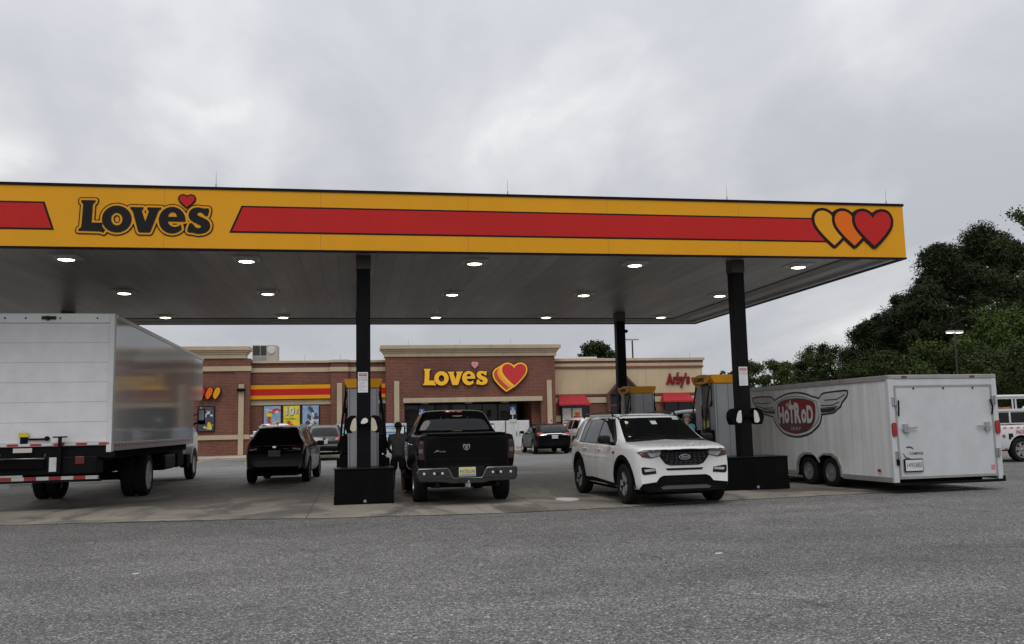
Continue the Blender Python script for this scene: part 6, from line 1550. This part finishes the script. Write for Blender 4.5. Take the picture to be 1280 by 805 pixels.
bpy.data.objects.remove(sv); tmp.root['label'] = 'white roadside service truck with orange hazard stripes behind the trailer'
c = tmp; rt = c.root; rt.name = 'service_truck'
c.wheels('six', M('rim_grey2', (.35, .35, .35), .35, .8), tw=.26)
hz = M('hazard_orange', (.55, .13, .03), .4); hw_ = PLATEW
for sg in (-1, 1):
    b = B()
    for i in range(24):
        y = -2.5+.125*i; mm = i % 2
        c.proj(b, [(y, 1.085), (y+.125, 1.085), (y+.165, 1.14), (y+.04, 1.14)], 'x', sg, .006, .2, mm)
        if y < -1.4 or y > -.4: c.proj(b, [(y, .40), (y+.125, .40), (y+.165, .45), (y+.04, .45)], 'x', sg, .006, .2, mm)
    b.build('hazard_stripe', [hz, hw_], rt)
    for y in (-1.75, -.2): c.strip('door_gap', [(y, .5), (y, 1.08)], 'x', sg, M('gap_grey', (.06, .06, .06), .6))
    for y in (-1.55, -1.9):
        c.panel('locker_latch', [[(y, .80), (y+.10, .80), (y+.10, .90), (y, .90)]], 'x', sg, M('latch_grey', (.12, .12, .12), .4), .012)
    c.panel('fuel_door', [[(-1.32, .74), (-1.16, .74), (-1.16, .93), (-1.32, .93)]], 'x', sg, TRIM, .010)
    T = Matrix(((0, 0, sg, sg*1.012), (sg, 0, 0, -.35), (0, 1, 0, .975), (0, 0, 0, 1)))
    b = B(); b.text('INCIDENT RESPONSE', .17, T, 0, .02, .85); b.build('side_lettering', M('letter_red', (.50, .03, .03), .4), rt)
    T = Matrix(((0, 0, sg, sg*1.012), (sg, 0, 0, -.40), (0, 1, 0, .84), (0, 0, 0, 1)))
    b = B(); b.text('ROADSIDE SERVICE', .08, T, 0, .01, .85); b.build('side_lettering', M('letter_grey', (.2, .2, .24), .4), rt)
b = B(); b.prism([(-2.55, 1.23), (.52, 1.23), (.52, 1.70), (-2.40, 1.70)], 'x', -.86, .86); cp = b.build('topper', SVW, rt, bevel=.03)
for sg in (-1, 1):
    b = B(); b.box(min(sg*.862, sg*.87), max(sg*.862, sg*.87), -2.42, .42, 1.28, 1.62); b.build('topper_window', GLASS, cp)
    b = B(); b.box(min(sg*.86, sg*.885), max(sg*.86, sg*.885), -1.16, -1.10, 1.26, 1.66); b.box(min(sg*.86, sg*.89), max(sg*.86, sg*.89), -2.5, .5, 1.66, 1.74); b.build('topper_rail', SVW, cp)
    b = B()
    for y in (-2.3, -.8, .4): b.tube([(sg*.80, y, 1.70), (sg*.80, y, 2.12)], .028, 6)
    b.tube([(sg*.80, -2.5, 2.15), (sg*.80, 3.0, 2.15)], .055, 8); b.build('ladder_rack', PLATEW, rt)
b = B(); b.box(-.7, .7, -1.2, -.9, 1.70, 1.80); b.build('light_bar', M('light_bar_amber', (.4, .12, .03), .2), rt, bevel=.02)
b = B()
for i in range(8): b.box(-.80, .80, -2.3+.36*i, -2.24+.36*i, 2.13, 2.16)
b.build('rack_slat', BLKMETAL, rt)
b = B(); b.box(-.7, .7, -2.4, 3, .35, .5); b.build('chassis', UNDER, rt)

# ------------------------------------------------------------------ people
SKIN = M('skin_brown', (.12, .065, .045), .5, var=.1); SKINL = M('skin_light', (.42, .25, .18), .5, var=.08)
def skin_mesh(name, chains, mat, parent, sub=2, root=0):
    """joint chains -> one skinned surface; chains share joints by key"""
    keys = {}; v = []; rad = []; e = []
    for ch in chains:
        prev = None
        for k, p, r in ch:
            if k not in keys: keys[k] = len(v); v.append(p); rad.append(r if isinstance(r, tuple) else (r, r))
            if prev is not None: e.append((prev, keys[k]))
            prev = keys[k]
    me = bpy.data.meshes.new(name); me.from_pydata(v, e, []); ob = bpy.data.objects.new(name, me); COL.objects.link(ob)
    sk = ob.modifiers.new('skin', 'SKIN'); sk.use_smooth_shade = True
    if not me.skin_vertices:
        bm = bmesh.new(); bm.from_mesh(me); bm.verts.layers.skin.verify(); bm.to_mesh(me); bm.free()
    for i, sv_ in enumerate(me.skin_vertices[0].data): sv_.radius = rad[i]; sv_.use_root = (i == root)
    ob.modifiers.new('sub', 'SUBSURF').levels = sub
    dg = C.evaluated_depsgraph_get(); dg.update()
    res = bpy.data.meshes.new_from_object(ob.evaluated_get(dg)); ob.modifiers.clear(); ob.data = res
    res.materials.clear(); res.materials.append(mat)
    res.polygons.foreach_set('use_smooth', [True]*len(res.polygons)); ob.parent = parent
    return ob
def lump(name, pts, mat, parent, c, r, n=14, m=10, fn=None):
    b = B()
    for i in range(m+1):
        th = PI*i/m
        for k in range(n):
            ph = 2*PI*k/n; x, y, z = math.sin(th)*math.cos(ph), math.sin(th)*math.sin(ph), math.cos(th)
            q = fn(x, y, z) if fn else (x, y, z)
            b.v.append((c[0]+q[0]*r[0], c[1]+q[1]*r[1], c[2]+q[2]*r[2]))
    for i in range(m):
        for k in range(n): b.f.append((i*n+k, i*n+(k+1) % n, (i+1)*n+(k+1) % n, (i+1)*n+k)); b.m.append(0)
    return b.build(name, mat, parent, smooth=80)
def person(label, loc, rz, skin, shirt, pants, shoe, hair, J, cap=None, shorts=True, sleeves=.55, size=1.0):
    """J: joints in local metres, +y is the way the person faces"""
    t = thing('person', label, 'person', loc, rz)
    J = {k: (tuple(c*size for c in v) if k != 'face' else v) for k, v in J.items()}
    P = lambda k: J[k]
    chains = [[('pel', P('pel'), (.135, .105)), ('wst', P('wst'), (.125, .095)), ('chest', P('chest'), (.155, .11)), ('nb', P('nb'), (.075, .07)), ('nk', P('nk'), (.055, .055)), ('hd0', P('hd0'), (.070, .080)), ('hd1', P('hd1'), (.082, .098)), ('hd2', P('hd2'), (.066, .080))]]
    for s in ('L', 'R'):
        chains.append([('pel', P('pel'), .1), ('hip'+s, P('hip'+s), .095), ('kn'+s, P('kn'+s), .060), ('cf'+s, P('cf'+s), .058), ('an'+s, P('an'+s), .038), ('ft'+s, P('ft'+s), (.045, .032)), ('to'+s, P('to'+s), (.042, .022))])
        chains.append([('chest', P('chest'), .1), ('sh'+s, P('sh'+s), .062), ('el'+s, P('el'+s), .043), ('wr'+s, P('wr'+s), .029), ('pm'+s, P('pm'+s), (.040, .020))])
        w, p_ = Vector(P('wr'+s)), Vector(P('pm'+s)); d = (p_-w).normalized(); sd_ = d.cross(Vector((0, 0, 1)));
        if sd_.length < .3: sd_ = Vector((0, 1, 0))
        sd_.normalize(); cur = d.cross(sd_)
        for i, (o_, ln) in enumerate(((-.030, .062), (-.010, .074), (.010, .070), (.028, .055))):
            a = p_+sd_*o_+d*.018; m1 = a+d*ln*.55+cur*.012; m2 = a+d*ln*.9+cur*.035
            chains.append([('pm'+s, P('pm'+s), .03), ('f%d%sa' % (i, s), tuple(a), .0095), ('f%d%sb' % (i, s), tuple(m1), .0088), ('f%d%sc' % (i, s), tuple(m2), .0075)])
        a = w+d*.03-sd_*.034; chains.append([('wr'+s, P('wr'+s), .03), ('t%sa' % s, tuple(a), .011), ('t%sb' % s, tuple(a+d*.035-sd_*.016+cur*.014), .009)])
    body = skin_mesh('body', chains, skin, t)
    hc = (Vector(J['hd1'])+Vector(J['hd0']))/2; hd = Vector(J.get('face', (0, 1, 0))).normalized(); rt_ = hd.cross(Vector((0, 0, 1))).normalized()
    b = B(); n0 = hc+hd*.095
    b.tube([tuple(n0+Vector((0, 0, .03))-hd*.01), tuple(n0+hd*.014+Vector((0, 0, -.012))), tuple(n0-hd*.004+Vector((0, 0, -.02)))], [.008, .014, .008], 8); b.build('nose', skin, body, smooth=60)
    for s_ in (-1, 1):
        e = hc+rt_*s_*.080+Vector((0, 0, .01)); lump('ear', None, skin, body, tuple(e), (.014, .024, .032), 8, 6)
        e = hc+hd*.088+rt_*s_*.032+Vector((0, 0, .035)); lump('eye', None, INK, body, tuple(e), (.013, .008, .008), 8, 6)
    b = B(); mth = hc+hd*.092+Vector((0, 0, -.045)); b.tube([tuple(mth-rt_*.024-hd*.008), tuple(mth), tuple(mth+rt_*.024-hd*.008)], .006, 6); b.build('mouth', M('lip_brown', (.16, .06, .05), .5), body)
    h1 = Vector(J['hd1'])
    if hair: lump('hair', None, hair, t, tuple(h1-hd*.018+Vector((0, 0, .040))), (.093, .108, .088), 18, 12, lambda x, y, z: (x*(1+.05*math.sin(9*x+7*z)), y*(1+.05*math.sin(8*z+3*x)), max(z, -.55)))
    if cap:
        lump('cap', None, cap, t, tuple(h1+Vector((0, 0, .045))), (.100, .118, .092), 18, 12, lambda x, y, z: (x, y, max(z, -.12)))
        b = B(); cc = h1+hd*.10+Vector((0, 0, .04)); q = [cc+rt_*(.085*math.cos(a))+hd*(.10*math.sin(a)) for a in np.linspace(0, PI, 9)]
        up_ = Vector((0, 0, .006)); n_ = len(q); b.add([tuple(p) for p in q]+[tuple(p+up_) for p in q], [tuple(range(n_)), tuple(range(2*n_-1, n_-1, -1))]+[(i, (i+1) % n_, n_+(i+1) % n_, n_+i) for i in range(n_)]); b.build('cap_brim', cap, t)
    mixp = lambda a, b_, f: tuple(Vector(a)*(1-f)+Vector(b_)*f)
    sc = [[('q', tuple(Vector(J['pel'])-Vector((0, 0, .06))), (.186, .150)), ('p', mixp(J['pel'], J['wst'], .35), (.168, .138)), ('w', J['wst'], (.160, .128)), ('c', J['chest'], (.180, .135)), ('n', mixp(J['chest'], J['nb'], .8), (.105, .09))]]
    for s in ('L', 'R'):
        e1 = mixp(J['sh'+s], J['el'+s], sleeves); sc.append([('c', J['chest'], .1), ('s'+s, J['sh'+s], .082), ('e'+s, e1, .078)])
    skin_mesh('shirt', sc, shirt, t)
    sc = [[('w', mixp(J['pel'], J['wst'], .35), (.155, .125)), ('p', J['pel'], (.162, .132))]]
    for s in ('L', 'R'):
        if shorts: sc.append([('p', J['pel'], .1), ('h'+s, J['hip'+s], .118), ('k'+s, mixp(J['hip'+s], J['kn'+s], .85), .098)])
        else: sc.append([('p', J['pel'], .1), ('h'+s, J['hip'+s], .112), ('k'+s, J['kn'+s], .082), ('a'+s, mixp(J['kn'+s], J['an'+s], .9), .07)])
    skin_mesh('shorts' if shorts else 'trousers', sc, pants, t)
    for s in ('L', 'R'):
        a, f_, o_ = J['an'+s], J['ft'+s], J['to'+s]
        skin_mesh('shoe', [[('a', (a[0], a[1]-.02, .055), (.05, .05)), ('f', (f_[0], f_[1], .045), (.052, .040)), ('t', (o_[0], o_[1]+.02, .035), (.046, .030))]], shoe, t)
    return t
SHD = M('cloth_charcoal', (.12, .12, .125), .9, var=.2, vs=9); BLKC = M('cloth_black', (.014, .014, .016), .9, var=.2); SHOE = M('shoe_pale', (.35, .34, .33), .6); HAIRB = M('hair_black', (.012, .010, .009), .7, var=.3, bump=.5, bs=60)
J1 = dict(pel=(0, 0, .95), wst=(.0, .0, 1.10), chest=(0, .01, 1.33), nb=(0, .0, 1.47), nk=(0, .02, 1.53), hd0=(.01, .045, 1.59), hd1=(.01, .05, 1.66), hd2=(.01, .035, 1.73), face=(.55, .85, 0),
          hipL=(-.095, 0, .90), knL=(-.13, .02, .50), cfL=(-.13, -.015, .36), anL=(-.135, -.02, .09), ftL=(-.145, .06, .045), toL=(-.155, .16, .03),
          hipR=(.095, 0, .90), knR=(.12, .03, .50), cfR=(.125, -.005, .36), anR=(.13, -.01, .09), ftR=(.145, .07, .045), toR=(.16, .17, .03),
          shL=(-.19, .0, 1.42), elL=(-.25, .02, 1.14), wrL=(-.20, .20, 1.02), pmL=(-.19, .27, 1.02), shR=(.19, .0, 1.42), elR=(.28, .09, 1.20), wrR=(.30, .31, 1.12), pmR=(.30, .38, 1.13))
person('person in a charcoal shirt and black shorts between the pump and the black pickup', (1.0, 21.35, .012), R(-8), SKIN, SHD, BLKC, SHOE, HAIRB, J1, size=.94)
J2 = dict(J1); J2.update(face=(1, .15, -.15), hd0=(.045, .02, 1.55), hd1=(.055, .02, 1.625), hd2=(.05, .015, 1.69), nk=(.03, .01, 1.50), elR=(.25, .14, 1.20), wrR=(.36, .30, 1.24), pmR=(.40, .36, 1.25))
CYAN = M('cloth_light_blue', (.13, .34, .44), .9, var=.15, vs=9); CAPG = M('cap_grey', (.24, .245, .27), .9)
person('person in a grey cap and light blue shirt beside the right pump', (8.02, 20.8, .012), R(0), SKINL, CYAN, M('cloth_denim', (.05, .06, .09), .9), SHOE, None, J2, cap=CAPG, shorts=False)

# ------------------------------------------------------------------ lamp posts
LED = M('post_lamp_lens', (1, .93, .78), .3, var=0, emit=2.5)
def lamp_post(x, y, h, lab, arms=((1, 0),), lit=True):
    r_ = thing('lamp_post', lab, 'lamp post', (x, y, 0)); 
    b = B(); b.tube([(0, 0, 0), (0, 0, h)], [.10, .07], 10); b.lathe([(.0, 0), (.25, 0), (.25, .7), (0, .7)], (0, 0, 0), 'z', 14); b.build('pole', M('pole_bronze', (.028, .026, .024), .6), r_)
    for ax_, ay_ in arms:
        b = B(); b.box(min(.1*ax_, .62*ax_), max(.1*ax_, .62*ax_), -.22, .22, h+.02, h+.16); b.tube([(0, 0, h+.08), (.2*ax_, 0, h+.08)], .05, 6); hd_ = b.build('lamp_head', M('head_pale', (.5, .5, .48), .5), r_, bevel=.03)
        if lit:
            b = B(); b.box(min(.15*ax_, .58*ax_), max(.15*ax_, .58*ax_), -.19, .19, h-.02, h+.02); b.build('lamp_lens', LED, hd_)
    return r_
lamp_post(45.1, 60, 7.85, 'lamp post with a lit head against the dark pines above the trailer', ((-1, 0), (1, 0)))
lamp_post(25.9, 80, 9.35, 'lamp post with twin heads rising behind the tan wing of the shop', ((-1, 0), (1, 0)), False)
lamp_post(62.3, 110, 8.2, 'distant lamp post with a small lit head at the tree edge', ((-1, 0),))

# small litter and markings on the lot
b = B(); b.prism(ell(4.30, 18.0, .24, .38, 28), 'z', .002, .020)
tag(b.build('manhole_cover', M('cover_pale', (.62, .61, .58), .5), smooth=None), 'pale round tank cover set in the forecourt by the white car', 'manhole cover')
for (x, y, s_, lab) in ((4.2, 10.0, .05, 'tiny white scrap of litter lying on the asphalt in front of the white car'), (-2.4, 10.6, .035, 'tiny white scrap of litter lying on the asphalt in front of the column skirt')):
    b = B(); b.prism(smooth_loop([(x-s_, y-.02), (x, y-.03), (x+s_, y), (x+s_*.6, y+.03), (x-s_*.7, y+.02)], 2), 'z', .003, .012); tag(b.build('litter', PLATEW), lab, 'litter')
# ------------------------------------------------------------------ trees
def leafmat(name, a, b_):
    m, t, p = newmat(name)
    g = N(t, 'ShaderNodeNewGeometry')
    c = ramp(t, g.outputs['Random Per Island'], [(0.0, tuple(.5*(p_+q) for p_, q in zip(a, b_))), (0.7, b_), (1.0, tuple(q*1.2 for q in b_))])
    big = ramp(t, noise(t, g.outputs['Position'], .28, 3), [(.35, (.75,)*3), (.65, (1.2,)*3)])
    c = mix(t, 1.0, c, big, 'MULTIPLY')
    t.links.new(c, p.inputs['Base Color']); p.inputs['Roughness'].default_value = .65; p.inputs['Specular IOR Level'].default_value = .08
    return m
PINE = leafmat('pine_needles', (.014, .019, .008), (.027, .034, .014))
OAK = leafmat('broad_leaves', (.023, .036, .009), (.050, .074, .017))
OAKD = leafmat('dark_leaves', (.019, .028, .010), (.040, .055, .018))
BARK = M('bark', (.075, .060, .050), .9, var=.3, bump=.6, bs=12)
def tree(label, x, y, h, w, kind, seed, leaf=None, base=.25, group=None, dens=1.0, name=None, gap=False):
    rn = np.random.default_rng(seed); rr = random.Random(seed)
    r_ = thing(name or ('pine_tree' if kind == 'pine' else 'leafy_tree'), label, 'tree', (x, y, 0), 0, group)
    b = B(); lean = rr.uniform(-.03, .03); tp = [(lean*h*t**2+.1*math.sin(3*t+seed), .1*math.cos(4*t+seed), h*t) for t in np.linspace(0, .93, 9)]
    r0 = h*.018+.06; b.tube(tp, [r0*(1-.85*i/8) for i in range(9)], 8)
    cl = []
    nl = int((26 if kind == 'pine' else 22)*(1 if h > 8 else .6))
    for i in range(nl):
        t = base+(1-base)*((i+.5)/nl)**.9; z = h*t
        if kind == 'pine':
            prof = (1-(t-base)/(1-base))**.62*(.5+.5*min(1, (t-base)/.12)) if t < .995 else .1
            prof = max(prof, .22)
        else:
            q = (t-base)/(1-base); prof = math.sin(PI*min(.97, max(.1, q*.80+.16)))**.75
        L = w/2*prof*(rr.uniform(.40, 1.25) if kind == 'pine' else rr.uniform(.55, 1.15)); a = i*2.399+rr.uniform(-.5, .5)
        k = min(8, int(t/.93*8)); p0 = Vector(tp[k]); p0.z = min(z, tp[-1][2])
        rise = L*(.12 if kind == 'pine' else .45)+rr.uniform(-.2, .5)
        p1 = p0+Vector((math.cos(a)*L, math.sin(a)*L, rise)); pm = p0.lerp(p1, .5)+Vector((0, 0, L*.07))
        b.tube([p0, pm, p1], [r0*.34*(1.1-t*.7), r0*.22*(1.1-t*.7), .02], 5)
        nc = 3 if kind == 'pine' else 3
        if gap and .50 < t < .68 and rr.random() < .62: continue
        for j in range(nc):
            f = .45+.55*(j+1)/nc; q = p0.lerp(p1, f); s = max(.5, (w*(.084 if kind == 'pine' else .092))*(1.25-.4*f)*rr.uniform(.55, 1.45))
            cl.append((q+Vector((rr.uniform(-.4, .4)*s, rr.uniform(-.4, .4)*s, rr.uniform(-.1, .5)*s)), s))
        cl.append((p0+Vector((math.cos(a+2)*L*.3, math.sin(a+2)*L*.3, rr.uniform(-.3, .6))), max(.5, w*.09)))
    cl.append((Vector(tp[-1])+Vector((0, 0, h*.045)), max(.5, w*.07)))
    b.build('trunk', BARK, r_, smooth=60)
    V = []; F = 0
    for c_, s in cl:
        if kind == 'pine' and rr.random() < .4: c_ = c_+Vector((0, 0, s*.5)); s = s*.75
        n = int(dens*(480 if kind == 'pine' else 270)*min(2.2, max(.5, (s/1.1)**1.6)))
        d = rn.normal(size=(n, 3)); d /= np.linalg.norm(d, axis=1)[:, None]
        rad = np.clip(rn.normal(.72, .3, n), .05, 1.5)
        P = np.array(c_)+d*rad[:, None]*s*np.array([1.15, 1.15, .78 if kind == 'pine' else .8])
        nz = d*.6+rn.normal(size=(n, 3))*.6; nz[:, 2] += .35; nz /= np.linalg.norm(nz, axis=1)[:, None]
        u = np.cross(nz, rn.normal(size=(n, 3))); u /= np.linalg.norm(u, axis=1)[:, None]; v = np.cross(nz, u)
        sz = (leaf or .28)*(.40 if kind == 'pine' else .66)*rn.uniform(.6, 1.4, n); asp = 3.6 if kind == 'pine' else 1.3
        A = u*(sz*asp*.5)[:, None]; Bv = v*(sz*.5)[:, None]
        V.append(np.stack([P-A, P-Bv*.8+A*.1, P+A, P+Bv*.8+A*.1], 1).reshape(-1, 3))
    V = np.concatenate(V); nq = len(V)//4
    me = bpy.data.meshes.new('crown'); me.vertices.add(len(V)); me.vertices.foreach_set('co', V.ravel())
    me.loops.add(nq*4); me.loops.foreach_set('vertex_index', np.arange(nq*4)); me.polygons.add(nq)
    me.polygons.foreach_set('loop_start', np.arange(nq)*4); me.polygons.foreach_set('loop_total', np.full(nq, 4)); me.update(); me.validate()
    me.materials.append(PINE if kind == 'pine' else (OAK if kind == 'oak' else OAKD))
    ob = bpy.data.objects.new('crown', me); COL.objects.link(ob); ob.parent = r_
    return r_
def at(px, py, Y):     # point on the ground plan seen at picture column px, and the height at py
    q = Matrix.Rotation(-CAM_YAW, 3, 'Z') @ Matrix.Rotation(PI/2+CAM_PITCH, 3, 'X') @ Matrix.Rotation(CAM_ROLL, 3, 'Z')
    d = q @ Vector(((px-640)/CAM_F, (402.5-py)/CAM_F, -1)); k = Y/d.y
    return d.x*k, CAM_H+d.z*k
G_ = 'trees at the right edge of the lot'
for (px, py, Y, w, kind, lab, leaf, base) in (
    (1232, 288, 88, 15, 'pine', 'tallest dark pine rising right of the canopy corner', .34, .22),
    (1178, 308, 84, 13, 'pine', 'dark pine with a knobbly top just left of the tallest pine', .34, .2),
    (1150, 362, 80, 12, 'pine', 'dark pine stepping down left of the knobbly pine', .34, .12),
    (1116, 392, 84, 11, 'pine', 'shorter dark pine at the left shoulder of the pine stand', .34, .08),
    (1133, 372, 86, 12, 'pine', 'dark pine wedged between the two stepped pines of the stand', .34, .06),
    (1206, 306, 92, 9, 'pine', 'narrow dark pine between the tallest pine and the knobbly pine', .34, .5),
    (1260, 302, 90, 11, 'pine', 'dark pine on the right shoulder of the tallest pine', .34, .1),
    (1085, 408, 90, 11, 'pine', 'low dark pine at the left foot of the pine stand', .34, .05),
    (1297, 262, 70, 9, 'oakd', 'tall leafy tree cut by the right picture edge', .30, .25),
    (1272, 352, 96, 15, 'pine', 'dark pine behind the tall leafy tree at the edge', .34, .1),
    (1206, 388, 98, 12, 'pine', 'dark pine filling the gap behind the tallest pines', .34, .05),
    (1262, 398, 66, 11, 'oak', 'bright green broad tree low beside the right picture edge', .30, .08),
    (1205, 428, 68, 9, 'oak', 'mid green broad tree behind the lit lamp post', .28, .06),
    (1158, 440, 72, 9, 'oakd', 'dark green broad tree low in front of the pines', .28, .05),
    (1112, 448, 78, 9, 'oakd', 'dull green bushy tree above the trailer roof', .28, .05),
    (1290, 440, 56, 8, 'oakd', 'dark broad tree above the service truck', .26, .03),
    (1240, 452, 60, 8, 'oakd', 'dark shrubby tree over the trailer rear corner', .26, .03),
    (1062, 446, 100, 10, 'oakd', 'dark rounded tree at the far left end of the wood', .3, .05),
    (1026, 436, 104, 9, 'oakd', 'grey green tree with an open feathery top left of the wood', .26, .15),
    (1000, 455, 108, 7, 'oakd', 'small dull tree between the feathery tree and the pale green tree', .28, .05),
    (966, 455, 92, 6.5, 'oak', 'pale green young tree behind the trailer right of the column', .26, .1),
    (943, 457, 95, 6, 'oak', 'pale green bushy tree just right of the black column', .26, .1),
    (743, 434, 82, 4.2, 'oakd', 'dark tree top showing over the flat roof of the tan wing', .30, .6)):
    x, h = at(px, py, Y); tree(lab, x, Y, h, w, kind, int(px*7+py), leaf, base, G_ if px > 800 else None, gap=(kind == 'pine' and py < 312), dens=.9 if kind == 'pine' else 1.0)
# far wood as one mass along the horizon, behind everything
rn = np.random.default_rng(77); V = []
for i in range(150):
    x = rn.uniform(-150, 210); y = rn.uniform(150, 175); h = rn.uniform(5, 8.5) if x < 60 else rn.uniform(8, 13)
    n = 260; d = rn.normal(size=(n, 3)); d /= np.linalg.norm(d, axis=1)[:, None]; P = np.array([x, y, h*.5])+d*(rn.uniform(.4, 1, n)**.5)[:, None]*np.array([5.5, 4, h*.52])
    u = rn.normal(size=(n, 3)); u /= np.linalg.norm(u, axis=1)[:, None]; v = np.cross(u, rn.normal(size=(n, 3))); v /= np.linalg.norm(v, axis=1)[:, None]
    V.append(np.stack([P-u*.5, P-v*.4, P+u*.5, P+v*.4], 1).reshape(-1, 3))
V = np.concatenate(V); nq = len(V)//4
me = bpy.data.meshes.new('distant_wood'); me.from_pydata(V.tolist(), [], [tuple(range(4*i, 4*i+4)) for i in range(nq)]); me.materials.append(OAKD)
ob = bpy.data.objects.new('distant_wood', me); COL.objects.link(ob); tag(ob, kind='stuff'); ob['label'] = 'low dark wood along the horizon behind the shop'; ob['category'] = 'wood'
